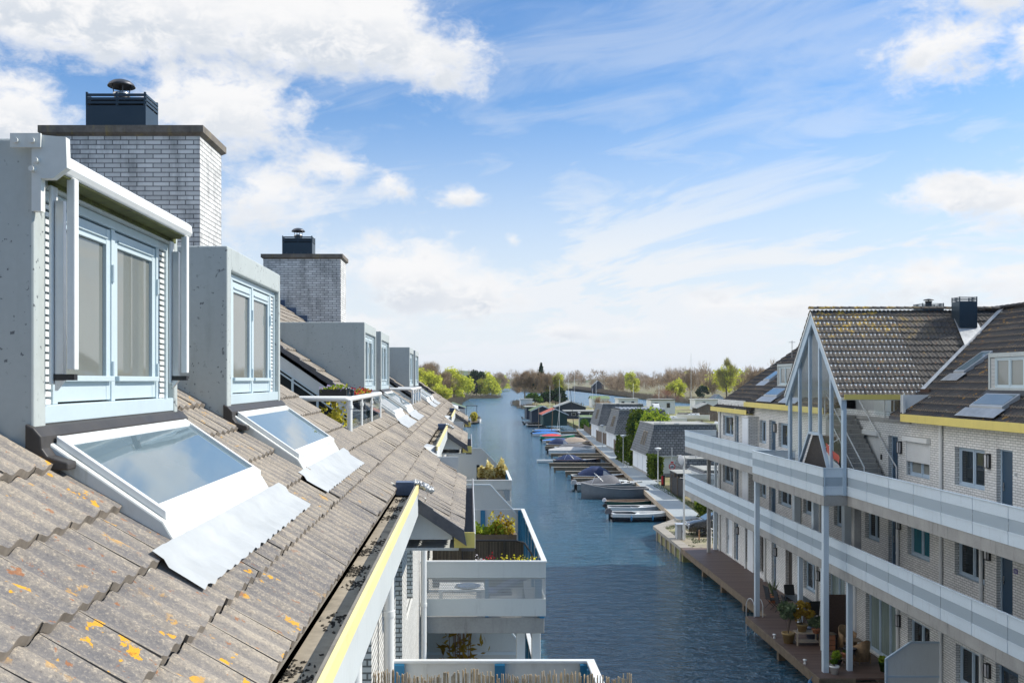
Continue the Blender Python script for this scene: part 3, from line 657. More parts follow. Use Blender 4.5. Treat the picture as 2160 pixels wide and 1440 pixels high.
# long cheek of the third and fifth dormer (their side walls run back over the terrace)
# ---- terraces cut into the roof
for q in (0, P):
    a, b = TY0+q, TY1+q; zf = -1.35
    m = MB(); m.box(-4.6, -1.62, a, b, zf-.1, zf); m.build('terrace_floor', M['deck_grey'], LB)
    m = MB(); m.box(-4.7, -4.6, a, b, zf, zl(-4.6)-.1); m.build('terrace_wall', M['white_wall'], LB)
    m = MB(); m.box(-1.66, -1.60, a+.05, b-.02, zf, zl(-1.62)-.09); m.prism([(-4.6, a-.04, zf), (-1.6, a-.04, zf), (-1.6, a-.04, zl(-1.6)-.1), (-4.6, a-.04, zl(-4.6)-.1)], (0, .05, 0)); m.build('terrace_parapet', M['black'], LB)
    # far side: sloping white panel above a strip of windows
    m = MB(); m.prism([(-4.6, b, zl(-4.6)-.02), (-1.75, b, zl(-1.75)-.02), (-1.75, b, zl(-1.75)-.12), (-2.0, b, zl(-2.0)-.42), (-4.6, b, zl(-4.6)-.42)], (0, .05, 0)); s_ = m.build('gable_panel', M['panel'], LB)
    m = MB()
    for k in range(7):
        x0, x1 = -1.86-.2825*k*1.05, -1.86-.2825*(k+1)*1.05; e = .006*(k % 2)
        m.prism([(x0, b-.05-e, zl(x0)+.01), (x1, b-.05-e, zl(x1)-.02), (x1+.02, b-.05-e, zl(x1)-.13), (x0+.02, b-.05-e, zl(x0)-.12)], (0, .05, 0))
    m.build('verge_tile', M['verge'], LB)
    m = MB(); m.prism([(-4.6, b+.03, zl(-4.6)-.41), (-2.0, b+.03, zl(-2.0)-.41), (-1.7, b+.03, zf), (-4.6, b+.03, zf)], (0, .02, 0)); m.build('pane', M['pane_dark'], s_)
    m = MB()
    for off in (.42, .49): m.prism([(-4.6, b-.01, zl(-4.6)-off), (-1.9, b-.01, zl(-1.9)-off), (-1.9, b-.01, zl(-1.9)-off-.03), (-4.6, b-.01, zl(-4.6)-off-.03)], (0, .035, 0))
    for x in (-2.3, -2.75, -3.2, -3.7): m.box(x, x+.04, b-.008, b+.025, zf, zl(x)-.47)
    m.build('window_frame', M['frame'], s_)
    # balustrade: white tube, posts, glass
    zr = -.24; x = -1.57; B = empty('balustrade', (x, a, zl(x)), 'white tube balustrade with glass panels along the near roof terrace' if q == 0 else 'white tube balustrade on the far roof terrace beside the last dormer', 'railing')
    m = MB(); m.tube([(-2.45, a-.03, zr), (x-.06, a-.03, zr), (x, a+.04, zr-.005), (x, b-.35, zr+.005), (x-.06, b-.3, zr), (-2.3, b-.3, zr)], .036, 12); m.build('top_rail', M['white'], B)
    for i, yy in enumerate((a, a+1.35, a+2.75, b-.36)):
        m = MB(); r = .036 if i == 0 else .022; m.tube([(x, yy, zr-.02), (x, yy, zr-.85)], r, 10); m.tube([(x, yy, zr-.085), (x+.0, yy, zr-.13)], r+.01, 10); m.build('post', M['white'], B)
        if i < 3:
            m = MB(); m.box(x+.0, x+.008, yy+.10, (a, a+1.35, a+2.75, b-.36)[i+1]-.06, zr-.78, zr-.06); m.build('glass_panel', M['glass'], B)
# ---- chimneys
def chimney(Y, s):
    X1 = -4.32 if s > 100 else -4.15; X0 = X1-2.50; dY = 1.32
    zt = 3.91
    m = MB(); m.box(X0, X1, Y, Y+dY, -1.5, zt); c = m.build('chimney', M['brick_chim'], LB)
    o = .07; m = MB(); h = .13
    m.add([(X0,Y,zt),(X1,Y,zt),(X1,Y+dY,zt),(X0,Y+dY,zt),(X0-o,Y-o,zt+.05),(X1+o,Y-o,zt+.05),(X1+o,Y+dY+o,zt+.05),(X0-o,Y+dY+o,zt+.05),(X0-o,Y-o,zt+h+.03),(X1+o,Y-o,zt+h+.03),(X1+o,Y+dY+o,zt+h+.03),(X0-o,Y+dY+o,zt+h+.03)],
          [(0,1,5,4),(1,2,6,5),(2,3,7,6),(3,0,4,7),(4,5,9,8),(5,6,10,9),(6,7,11,10),(7,4,8,11),(8,9,10,11)])
    m.build('cap', M['cap'], c)
    z0 = zt+h+.03; bx0, bx1 = X1-1.95, X1-.97; by0, by1 = Y+.30, Y+.30+.62; H = .60
    m = MB(); m.box(bx0-.02, bx1+.02, by0-.02, by1+.02, z0, z0+.035); m.build('base_strip', M['white'], c)
    m = MB(); m.box(bx0, bx1, by0, by1, z0+.035, z0+.42); zz = z0+.42
    for i in range(3): 
        for (a_, b_, c_, d_) in ((bx0, bx1, by0-.004, by0+.02), (bx0, bx1, by1-.02, by1+.004), (bx1-.02, bx1+.004, by0+.02, by1-.02), (bx0-.004, bx0+.02, by0+.02, by1-.02)): m.box(a_, b_, c_, d_, zz+.03+.062*i, zz+.07+.062*i)
    for (a_, c_) in ((bx0, by0), (bx1-.03, by0), (bx0, by1-.03), (bx1-.03, by1-.03), ((bx0+bx1)/2, by0)): m.box(a_, a_+.03, c_-.006, c_+.03, zz, zz+.22)
    m.box(bx0-.01, bx1+.01, by0-.01, by1+.01, zz+.197, zz+.218) if False else None
    fb = m.build('flue_box', M['dark_metal'], c); m = MB(); m.box(bx0+.06, bx1-.06, by0+.06, by1-.06, zz, zz+.15); m.build('flue_shade', M['black'], c)  # black box stands in for the shade inside the louvres
    m = MB()
    for i in range(5): m.blob((bx0+.15+i*.2*(bx1-bx0)/.85, by0-.004, z0+.09), (.008, .006, .008), i, 6, 0)
    m.build('rivets', M['steel'], c)
    cx, cy = (bx0+bx1)/2-.02, (by0+by1)/2; q0 = zz+.10
    m = MB(); m.lathe([(.12, 0), (.12, .14), (.14, .15), (.14, .19), (.10, .20), (.10, .0)], (cx, cy, q0), 20); m.build('flue_pipe', M['steel'], c)
    m = MB(); m.lathe([(.0, .42), (.08, .41), (.15, .385), (.20, .345), (.225, .30), (.215, .295), (.19, .33), (.1, .37), (0, .38)], (cx, cy, q0), 24)
    for k in range(4):
        th = k*math.pi/2+.5; m.tube([(cx+.12*math.cos(th), cy+.12*math.sin(th), q0+.17), (cx+.15*math.cos(th), cy+.15*math.sin(th), q0+.38)], .009, 6)
    m.build('cowl', M['cowl'], c)
    # stepped lead flashing up the front, following the roof
    m = MB()
    for k in range(7):
        x1 = X1-.36*k; x0 = x1-.38; z = zl(x1)
        if x0 < X0: break
        m.box(x0, x1, Y-.012-.002*(k % 2), Y, z-.5, z+.20)
    m.build('stepped_flashing', M['lead_blue'], c)
chimney(15.2, 131.0); chimney(30.6, 65.4)

# ---- balconies over the water
BX = 1.47
def balcony(y0, y1, zt, zbot, name_label, near=True):
    b = MB(); b.box(XW, BX-.03, y0+.03, y1-.02, zt-1.40, zt-1.10); sl = b.build('balcony', M['concrete'], LB, bevel=.01)
    if name_label: sl['label'] = name_label
    for side in ('front', 'side', 'back'):
        m = MB(); p = MB(); c = MB()
        if side == 'front': args = lambda za, zb, e, mb: mb.box(XW+.02, BX, y0-e, y0+.03, za, zb)
        elif side == 'side': args = lambda za, zb, e, mb: mb.box(BX-.03, BX+e, y0+.031, y1-.031, za, zb)
        else: args = lambda za, zb, e, mb: mb.box(XW+.02, BX, y1-.03, y1+e, za, zb)
        args(zt-.33, zt-.035, 0, m); args(zt-1.06, zt-.73, .0, m); args(zt-.345, zt-.335, -.012, m)
        o = m.build('railing_panel', M['balcony_panel'], sl)
        args(zt-.73, zt-.33, -.012, p); p.build('perforated_panel', M['perf'], sl)
        if side == 'front': c.box(XW+.0, BX+.02, y0-.02, y0+.06, zt-.035, zt)
        elif side == 'side': c.box(BX-.08, BX+.02, y0+.06, y1-.06, zt-.035, zt-.002)
        else: c.box(XW, BX+.02, y1-.06, y1+.02, zt-.035, zt)
        c.build('handrail', M['white'], sl, bevel=.006)
    bb_ = [(BX-.10, BX-.04, yy, yy+.07, zt-1.09, zt-.04) for yy in [y0+.5+i*1.1 for i in range(int((y1-y0-.6)/1.1)+1)]]
    for xx in (XW+.06, 0.3, BX-.16): bb_ += [(xx, xx+.07, y0+.045, y0+.10, zt-1.09, zt-.36), (xx, xx+.12, y1-.10, y1-.045, zt-1.09, zt-.04)]
    bb_ += [(XW+.03, XW+.13, y0-.012, y0+.03, zt-1.10, zt-1.06), (BX-.12, BX-.03, y0-.012, y0+.03, zt-1.10, zt-1.06)]
    for b_ in bb_: MB().box(*b_).build('rail_post', M['blue_post'], sl)
    return sl
def divider(y, x0, x1, xk, ztop, zk, zbot):
    m = MB(); m.prism([(x0, y, ztop), (xk, y, ztop), (x1, y, zk), (x1, y, zbot), (x0, y, zbot)], (0, .03, 0)); d = m.build('privacy_screen', M['panel'], LB)
    m = MB(); e = .035
    m.prism([(x0, y-.02, ztop), (xk, y-.02, ztop), (xk, y-.02, ztop+e), (x0, y-.02, ztop+e)], (0, .06, 0))
    m.prism([(xk, y-.021, ztop), (x1, y-.021, zk), (x1+.03, y-.021, zk+e*.6), (xk+.012, y-.021, ztop+e)], (0, .062, 0))
    m.prism([(x1, y-.02, zbot), (x1+.04, y-.02, zbot), (x1+.04, y-.02, zk+.01), (x1, y-.02, zk+.01)], (0, .06, 0))
    m.box(x0, x1, y-.012, y, -4.30 if ztop > -4 else ztop-.9, -4.24 if ztop > -4 else ztop-.84)
    m.build('screen_frame', M['rail_panel'], d)
balcony(5.0, 11.3, -3.32, 0, None); balcony(18.2, 25.6, -3.46, 0, None); balcony(33.0, 39.4, -3.46, 0, None)
balcony(20.2, 25.6, -6.2, 0, None); balcony(5.0, 11.3, -6.1, 0, None)
divider(25.55, XW, 1.40, .55, -2.83, -3.76, -4.9); divider(39.3, XW, 1.40, .5, -2.83, -3.76, -4.9)
divider(20.6, XW, 1.15, .55, -5.05, -5.8, -6.9)
for x, y in ((.92, 18.5), (1.22, 18.5), (1.0, 24.6)): MB().box(x, x+.17, y, y+.2, -11.2, -4.87).build('balcony_post', M['white'], LB, bevel=.01)
# ================================================================== RIGHT BUILDING
XR = 15.48
F2, F1, F0 = -4.12, -6.85, -10.48
RB = empty('apartment_building', (20, 40, WZ), 'pale brick gallery apartment block at right with dark tiled roof and glazed stair gable', 'building')
Yw = lambda px, X=XR: 2000*X/(px-990)
YN, YFAR = 17.0, 59.0
PITCH = .70
zm = lambda x: -(1.145-PITCH*(x-15.05))        # main roof
ze_ = lambda x: -(1.60-PITCH*(x-15.2))         # lower end roof
RIDX = 20.75
# openings of the wall: (px left, px right, floor, bottom above floor, top above floor, kind)
OP = []
def op(pa, pb, z0, z1, kind, X=XR): OP.append((Yw(pb), Yw(pa), z0, z1, kind))
for (F, levels) in ((F2, 2), (F1, 1)):
    wt, wb = (F+2.02, F+.80) if F == F2 else (F+1.94, F+.68)
    op(1525, 1547, wb, wt, 'win2'); op(1549.5, 1558, F+.02, F+2.08, 'door')
    op(1602, 1616, wb, wt, 'win2'); op(1622.5, 1636, F+.02, F+2.08, 'door'); op(1642, 1669, wb, wt, 'win2')
    op(2014, 2077, wb, wt, 'win2'); op(2102, 2136, F+.02, F+2.12, 'door')
op(1821, 1856, F2+.03, F2+2.05, 'shutter'); op(1874, 1894, F2+.02, F2+2.1, 'door'); op(1911, 1962, F2+.78, F2+2.02, 'rollwin')
op(1694, 1718, F1+.72, F1+1.94, 'win2'); op(1759, 1777, F1+.72, F1+1.94, 'win2'); op(1825, 1855, F1+.72, F1+1.94, 'win2'); op(1874, 1894, F1+.02, F1+2.1, 'door'); op(1914, 1961, F1+.72, F1+1.94, 'teal')
op(2240, 2330, F2+.80, F2+2.0, 'win2'); op(2240, 2330, F1+.7, F1+1.94, 'win2'); op(2420, 2500, F2+.02, F2+2.1, 'door')
op(1531, 1544, F0+.05, F0+2.4, 'whitedoor'); op(1548.5, 1557, F0+.05, F0+2.4, 'door'); op(1570.5, 1577, F0+.3, F0+2.3, 'slot'); op(1578.5, 1590, F0+.02, F0+2.8, 'whitepanel')
op(1600, 1611, F0+.3, F0+2.4, 'slot'); op(1627.5, 1637, F0+.02, F0+2.3, 'door'); op(1657, 1671, F0+.3, F0+2.35, 'slot'); op(1695, 1722, F0+.9, F0+2.2, 'win2')
op(1745, 1782, F0+.05, F0+2.35, 'drape'); op(1826, 1893, F0+.05, F0+2.30, 'drape'); op(1915, 1961, F0+.9, F0+2.14, 'win2'); op(2016, 2070, F0+.9, F0+2.14, 'win2'); op(2100, 2148, F0+.05, F0+2.2, 'doorwin')
m = MB(); wall_x(m, XR, YN, YFAR, WZ+.1, -1.15, [o[:4] for o in OP], -1, .20); m.build('wall', M['brick_right'], RB)
m = MB(); m.box(XR+.001, 26, YFAR-.02, YFAR, WZ+.1, -1.7); m.prism([(XR, YFAR-.02, -1.7), (26, YFAR-.02, -1.7), (RIDX, YFAR-.02, ze_(RIDX)-.15), (XR, YFAR-.02, ze_(XR)-.15)], (0, .02, 0)); m.build('end_wall', M['brick_right'], RB)
m = MB(); m.box(XR+.35, 26, YN, YFAR-.05, WZ+.1, -1.4); m.build('core', M['pane_dark'], RB)
def door(y0, y1, z0, z1, mat='door', X=XR+.12, wins=False):
    m = MB(); f = .06
    m.box(X, X+.07, y0, y0+f, z0, z1); m.box(X, X+.07, y1-f, y1, z0, z1); m.box(X+.002, X+.07, y0+f, y1-f, z1-f, z1)
    fr = m.build('door_frame', M['frame_blue'], RB)
    m = MB(); m.box(X+.03, X+.06, y0+f, y1-f, z0, z1-f); d = m.build('door', M[mat], RB)
    m = MB(); m.tube([(X+.02, y1-f-.06, z0+1.0), (X-.03, y1-f-.06, z0+1.0), (X-.03, y1-f-.14, z0+1.0)], .012, 6); m.box(X+.012, X+.03, y1-f-.09, y1-f-.04, z0+.88, z0+1.12); m.build('handle', M['steel'], d)
    if wins:
        m = MB(); m.box(X+.02, X+.028, y0+f+.12, y1-f-.12, z0+.5, z1-f-.12); m.build('pane', M['pane_dark'], d)
for (a, b, c, d, k) in OP:
    X = XR+.14
    if k == 'win2': window(RB, X, a+.01, b-.01, c+.01, d-.01, -1, 2, .065, glass='pane_dark', frmat='frame_blue')
    elif k == 'teal': window(RB, X, a+.01, b-.01, c+.01, d-.01, -1, 2, .065, glass='pane_teal', frmat='frame_blue')
    elif k == 'drape': window(RB, X, a+.01, b-.01, c+.01, d-.01, -1, 3 if b-a > 2 else 2, .065, glass='pane_drape', frmat='frame_blue', sill=False)
    elif k in ('door', 'whitedoor'): door(a, b, c, d, 'door' if k == 'door' else 'door_white')
    elif k == 'doorwin': door(a, b, c, d, 'door', wins=True)
    elif k == 'slot':
        m = MB(); m.box(XR+.17, XR+.21, a, b, c, d); m.build('brick_recess', M['brick_dark'], RB)
    elif k == 'whitepanel':
        m = MB(); m.box(XR-.05, XR+.05, a, b, c, d); m.build('door_panel', M['door_white'], RB)
    elif k in ('shutter', 'rollwin'):
        lo = c if k == 'shutter' else c+.50
        if k == 'rollwin': window(RB, X, a+.01, b-.01, c+.01, d-.01, -1, 2, .065, glass='pane_blind', frmat='frame_blue')
        m = MB(); n = int((d-lo)/.05)
        for i in range(n): m.box(XR+.02+.004*(i % 2), XR+.05, a+.03, b-.03, lo+i*.05, lo+i*.05+.046)
        m.box(XR-.005, XR+.05, a, a+.035, lo-.02 if k == 'shutter' else c, d); m.box(XR-.005, XR+.05, b-.035, b, lo-.02 if k == 'shutter' else c, d)
        s = m.build('roller_shutter', M['white'], RB)
        m = MB(); m.box(XR-.14, XR-.002, a-.03, b+.03, d-.03, d+.14); m.build('shutter_box', M['white'], s, bevel=.01)
# boxed storage cupboards beside the far doors
for F in (F2, F1):
    y0, y1 = 50.75, 51.9
    m = MB(); m.box(14.95, XR-.002, y0, y1, F, F+2.12); m.box(14.90, XR-.001, y0-.05, y1+.05, F+2.12, F+2.2); s = m.build('storage_cupboard', M['brick_right'], RB)
    m = MB()
    for q in (0, 1): m.box(14.92, 14.948, y0+.05+q*.53, y0+.56+q*.53, F+.05, F+2.08)
    m.build('cupboard_door', M['door_white'], s)
# wall lamps, drainpipes, house numbers
def wall_lamp(px, z):
    y = Yw(px, XR-.1); m = MB(); m.box(XR-.05, XR-.001, y-.09, y+.09, z-.22, z+.22); l = m.build('wall_lamp', M['black'], RB)
    m = MB(); m.box(XR-.13, XR-.052, y-.07, y+.07, z-.19, z+.19); m.build('lamp_glass', M['lampglass'], l, bevel=.015)
    m = MB()
    for zz in (z-.205, z+.19): m.box(XR-.14, XR-.052, y-.085, y+.085, zz, zz+.018)
    for yy in (y-.085, y+.07): m.box(XR-.14, XR-.125, yy, yy+.015, z-.19, z+.19)
    m.build('lamp_frame', M['black'], l)
for px in (1541, 1633, 1895, 2080):
    wall_lamp(px, F2+1.72); 
for px in (1541, 1893, 2080): wall_lamp(px, F1+1.72)
for px in (1554, 1634, 1724, 1892, 2080): wall_lamp(px, F0+1.85)
def pipe(px, z0, z1, mat='white', r=.055, X=XR-.07):
    y = Yw(px, X); m = MB(); m.tube([(X, y, z0), (X, y, z1)], r, 10)
    k = 0
    while z0+.6+k*1.6 < z1: m.tube([(X, y, z0+.6+k*1.6), (X, y, z0+.68+k*1.6)], r+.012, 10); k += 1
    m.build('drainpipe', M[mat], RB)
pipe(1984, F2, -1.3); pipe(1984, F1, F2-.35); pipe(1984, F0, F1-.35)
pipe(1893, F1, F2-.35); pipe(2069, F1, F2-.35); pipe(2069, F0, F1-.35); pipe(1893, F0, F1-.35); pipe(1730, F1, F2-.35); pipe(1572, F0, F1-.4); pipe(1613, F0, F1-.4); pipe(1722, F0, F1-.4); pipe(1518, F0, -1.8)
def number_plate(y, z, txt, mat, tmat):
    m = MB(); m.box(XR-.014, XR-.001, y-.09, y+.09, z-.07, z+.07); pl = m.build('number_plate', M[mat], RB)
    cu = bpy.data.curves.new('number', 'FONT'); cu.body = txt; cu.size = .13; cu.align_x = 'CENTER'; cu.align_y = 'CENTER'; cu.extrude = .001
    o = bpy.data.objects.new('number', cu); COL.objects.link(o); dg = bpy.context.evaluated_depsgraph_get(); dg.update()
    me = bpy.data.meshes.new_from_object(o.evaluated_get(dg)); bpy.data.objects.remove(o); me.materials.clear(); me.materials.append(M[tmat])
    o = bpy.data.objects.new('number', me); COL.objects.link(o); o.parent = pl; w = WLOC[RB.name]
    o.location = (XR-.016-w[0], y-w[1], z-w[2]); o.rotation_euler = (R(90), 0, R(-90))
number_plate(Yw(2143), F2+1.45, '18', 'white', 'black'); number_plate(Yw(2143), F1+1.45, '16', 'flag_blue', 'white')
m = MB(); m.box(XR-.03, XR-.001, 35.55, 35.65, F2+1.15, F2+1.35); m.build('mailbox', M['black'], RB)

# galleries (walkways) with concrete edges and metal railings
XG, XL = 13.5, 12.65
def gallery(F, ya, yb, landing=None):
    m = MB(); m.box(XG+.12, XR-.002, ya, yb, F-.22, F)
    y = ya
    while y < yb-.05:
        y2 = min(y+2.45, yb); m.box(XG+.02, XG+.12, y+.006, y2-.006, F-.36, F+.02); y = y2
    m.box(XG+.03, XR-.003, yb, yb+.10, F-.36, F)
    if landing:
        a, b = landing; m.box(XL+.12, XG+.02, a+.1, b-.1, F-.22, F-.002)
        m.box(XL+.02, XL+.12, a, b, F-.36, F+.018); m.box(XL+.12, XG+.018, a, a+.1, F-.36, F+.018); m.box(XL+.12, XG+.018, b-.1, b, F-.36, F+.018)
    g = m.build('gallery_floor', M['concrete'], RB)
    m = MB()
    ys = [57.0, 47.9, 43.6, 38.4, 31.4, 24.5] if F != F0 else []
    for yy in ys:
        if ya < yy < yb: m.prism([(XG+.125, yy-.13, F-.22), (XR-.003, yy-.13, F-.22), (XR-.003, yy-.13, F-.62), (XG+.5, yy-.13, F-.40), (XG+.125, yy-.13, F-.36)], (0, .26, 0))
    m.build('bracket', M['concrete'], RB)
    # railing
    zt = F+1.0
    def rail(pts, first=0):
        """one run of railing panels between two points (x, y)"""
        (xa, y_a), (xb, y_b) = pts; L = math.hypot(xb-xa, y_b-y_a); n = max(1, round(L/1.72)); ux, uy = (xb-xa)/L, (y_b-y_a)/L
        A, Bm, C = MB(), MB(), MB()
        def slab(mb, s0, s1, z0, z1, t0, t1):
            nx, ny = uy, -ux
            p = [(xa+ux*s+nx*tt, y_a+uy*s+ny*tt) for s, tt in ((s0, t0), (s1, t0), (s1, t1), (s0, t1))]
            mb.prism([(q[0], q[1], z0) for q in p], (0, 0, z1-z0))
        for i in range(n):
            s0, s1 = L*i/n+.013, L*(i+1)/n-.013
            slab(A, s0, s1, zt-.34, zt-.03, 0, .03); slab(A, s0, s1, zt-1.0, zt-.68, 0, .03); slab(A, s0, s1, zt-.70, zt-.66, -.012, 0)
            slab(Bm, s0, s1, zt-.68, zt-.34, .008, .014)
            D = MB(); slab(D, s0-.03, s0+.02, zt-1.02, zt-.04, .031, .07); D.build('rail_post', M['frame_blue'], g)
        slab(C, -.02, L+.02, zt-.03, zt, -.03, .05)
        p = A.build('railing_panel', M['rail_panel'], g); Bm.build('perforated_panel', M['perf_far'], g); C.build('handrail', M['rail_panel'], g, bevel=.006)
    if landing:
        a, b = landing
        rail([(XG, ya), (XG, a)]); rail([(XG, b+.0), (XG, yb)])
        rail([(XL, a), (XL, b)]); rail([(XG-.01, a), (XL+.01, a)]); rail([(XL+.05, b), (XR-.9, b)])
    else: rail([(XG, ya), (XG, yb)])
    rail([(XG+.04, yb+.06), (XR, yb+.06)])
    return g
gallery(F2, YN, 59.4, (33.9, 42.4)); gallery(F1, YN, 59.4)
def post(x, y, z0, z1, w=.2, mat='rail_panel', name='post'):
    m = MB(); m.box(x-w/2, x+w/2, y-w/2, y+w/2, z0, z1); return m.build(name, M[mat], RB, bevel=.01)
post(12.80, 34.1, F0, F2-.37, .20); post(12.80, 42.2, F0, F2-.37, .20)
for y in (34.3, 36.8, 39.4): post(13.75, y, F0, F1-.37, .18)
post(14.0, 34.3, F1, F2-.23, .26, 'concrete'); post(14.0, 38.4, F1, F2-.23, .22, 'rail_panel')
post(14.6, 57.8, F1, F2-.23, .2, 'concrete'); post(14.6, 57.8, F0, F1-.23, .2, 'concrete'); post(15.25, 58.8, F0, F1-.23, .22, 'rail_panel'); post(15.3, 58.9, F1, F2-.23, .14, 'rail_panel')
for px, X in ((1786, 15.3), (1680, 15.3)): post(X, Yw(px, X), F1, F2-.23, .30, 'rail_panel')
m = MB(); m.box(XR-.06, XR-.002, 37.9, 38.5, F0, F1-.4); m.build('door_panel', M['door_white'], RB)

# ---- dark tiled roof
def prof_noses(x_e, x_r, n): return [x_e+(x_r-x_e)*i/n for i in range(n+1)]
GYa, GYb, GYm = 33.9, 39.85, 36.85
def valley(x, y):   # True where the cross gable covers the main roof
    if not (GYa < y < GYb): return False
    h = abs(y-GYm); zg = 2.80-h*1.085
    return zg > zm(x)+.03 or x < 15.9
# main roof faces -x: build with sgn -1
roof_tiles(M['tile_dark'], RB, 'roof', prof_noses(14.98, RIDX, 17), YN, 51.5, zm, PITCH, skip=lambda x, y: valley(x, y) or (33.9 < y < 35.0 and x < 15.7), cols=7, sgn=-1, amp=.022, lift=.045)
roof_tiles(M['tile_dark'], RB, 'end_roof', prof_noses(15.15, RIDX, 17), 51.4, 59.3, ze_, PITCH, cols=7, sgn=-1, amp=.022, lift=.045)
m = MB(); m.prism([(15.0, YN, zm(15.0)-.09), (RIDX, YN, zm(RIDX)-.09), (RIDX, YN, zm(RIDX)-.2), (15.0, YN, zm(15.0)-.2)], (0, GYa-YN, 0)); m.prism([(15.0, GYb, zm(15.0)-.09), (RIDX, GYb, zm(RIDX)-.09), (RIDX, GYb, zm(RIDX)-.2), (15.0, GYb, zm(15.0)-.2)], (0, 51.45-GYb, 0))
m.prism([(15.2, 51.45, ze_(15.2)-.09), (RIDX, 51.45, ze_(RIDX)-.09), (RIDX, 51.45, ze_(RIDX)-.2), (15.2, 51.45, ze_(15.2)-.2)], (0, 59.28-51.45, 0))
m.prism([(RIDX, YN, zm(RIDX)), (26.2, YN, -1.3), (26.2, YN, -1.5), (RIDX, YN, zm(RIDX)-.2)], (0, 59.2-YN, 0)); m.build('roof_deck', M['verge'], RB)
m = MB()
def ridge(mb, pts_a, pts_b, n, r=.13):
    a, b = Vector(pts_a), Vector(pts_b); d = (b-a)/n; u = d.normalized(); w = u.cross(Vector((0,0,1)))
    for i in range(n):
        s = len(mb.v); p, q = a+d*i, a+d*(i+1)+u*.03; vs = []
        for (c, rr, up) in ((p, r*1.08, .012), (q, r*.98, 0)):
            for k in range(7): th = math.pi*k/6; vs.append(tuple(c+w*rr*1.15*math.cos(th)+Vector((0,0,1))*(rr*.75*math.sin(th)+up-.03)))
        mb.add(vs, [(k, k+7, k+8, k+1) for k in range(6)]+[tuple(range(7))], False)
ridge(m, (RIDX, YN, zm(RIDX)+.0), (RIDX, 51.4, zm(RIDX)+.0), 90); m.build('ridge_tiles', M['tile_dark'], RB); m = MB(); ridge(m, (RIDX, 51.4, ze_(RIDX)+.02), (RIDX, 59.2, ze_(RIDX)+.02), 20)
m.build('ridge_tiles', M['tile_dark'], RB)
# yellow fascias
def fascia(x, ya, yb, z, h=.26):
    m = MB(); m.box(x-.03, x, ya, yb, z-h, z); m.box(x-.0, XR+.0, ya+.01, yb-.01, z-h+.02, z-h+.05); m.build('fascia', M['yellow'], RB)
fascia(14.98, YN, 32.9, -1.165); fascia(14.98, 40.1, 51.7, -1.165); fascia(15.12, 51.72, 59.35, -1.62)
m = MB(); m.box(15.0, 15.2, 51.45, 51.5, -1.6, -1.1); m.build('end_board', M['verge'], RB)
# cross gable over the stairs
XGF = 13.35; ZR = 2.80; ZE = -.42
def zg(y): return ZR-abs(y-GYm)*(ZR-ZE)/(GYm-GYa+.02)
NC = 14
yn = [GYa-.12+(GYm-GYa+.12)*i/NC for i in range(NC+1)]
def gskip(yy, x): return x > 15.0 and zm(x) > zg(yy)+.02
# near slope, tiles run along x
def gable_slope(noses, sgn, name):
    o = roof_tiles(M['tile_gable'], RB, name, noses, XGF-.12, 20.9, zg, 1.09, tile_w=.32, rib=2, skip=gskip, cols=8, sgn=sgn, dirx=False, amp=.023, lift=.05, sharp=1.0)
gable_slope(yn, -1, 'gable_roof'); gable_slope([2*GYm-y for y in yn], 1, 'gable_roof')
m = MB()
for s in (-1, 1):
    ye = GYm+s*(GYm-GYa+.1); m.prism([(XGF-.10, ye, zg(ye)-.09), (XGF-.10, GYm, ZR-.09), (XGF-.10, GYm, ZR-.20), (XGF-.10, ye, zg(ye)-.20)], (3.1, 0, 0))
m.build('gable_deck', M['white_wall'], RB)
m = MB(); m.prism([(16.2, GYa+.1, -1.2), (16.2, GYb-.1, -1.2), (16.2, GYb-.1, -.5), (16.2, GYm, ZR-.25), (16.2, GYa+.1, -.5)], (.1, 0, 0)); m.build('inner_gable', M['white_wall'], RB)
m = MB(); ridge(m, (XGF-.14, GYm, ZR+.0), (20.6, GYm, ZR+.0), 24, .12); m.build('ridge_tiles', M['tile_gable'], RB)
m = MB(); m.box(XGF+.0, 15.55, GYa-.17, GYa-.14, ZE-.26, ZE-.08); m.box(XGF, 15.55, GYa-.14, GYa+.06, ZE-.24, ZE-.21); m.build('fascia', M['yellow'], RB)
# valley lead
m = MB(); vs = []
for i in range(13):
    z = ZE+(ZR-ZE)*i/12; y = GYa+(GYm-GYa)*(z-ZE)/(ZR-ZE); x = 15.05+(z+1.145)/PITCH
    vs += [(x-.06, y-.01, z+.025), (x+.07, y-.10, z+.035)]
m.add(vs, [(2*i, 2*i+1, 2*i+3, 2*i+2) for i in range(12)]); m.build('valley_lead', M['lead'], RB)
# glazed gable front: barge boards, mullions, panes
m = MB(); X = XGF; w = .22
for s in (-1, 1):
    ye = GYm+s*(GYm-GYa+.04); z0 = zg(ye)-.16
    m.prism([(X-.06, ye, z0+.05), (X-.06, GYm, ZR-.12), (X-.06, GYm, ZR-.12-w*2.3), (X-.06, ye, z0+.05-w*2.3)], (.08, 0, 0))
GB = m.build('gable_front', M['frame_blue'], RB)
m = MB(); ms = [33.95, 35.1, 36.25, 37.3, 38.45, 39.62]   # mullion positions
top = lambda y: zg(y)-.42
bots = {35.1: -4.1+.0, 36.25: -2.05, 37.3: -2.05, 38.45: -3.55}
for y in ms:
    b = bots.get(y, F2); wd = .20 if y in (33.95, 39.62) else .11
    m.box(X, X+.12, y-wd/2, y+wd/2, b, top(y)+.1)
def bar(y0, z0, y1, z1, w=.10): m.prism([(X-.01, y0, z0), (X-.01, y1, z1), (X-.01, y1, z1-w), (X-.01, y0, z0-w)], (.12, 0, 0))
bar(36.2, -2.0, 37.35, -2.0); bar(37.35, -2.0, 39.1, F2+.05, .14); bar(36.2, -2.0, 34.8, F2+.05, .14)
m.build('mullion', M['frame_blue'], GB)
m = MB()
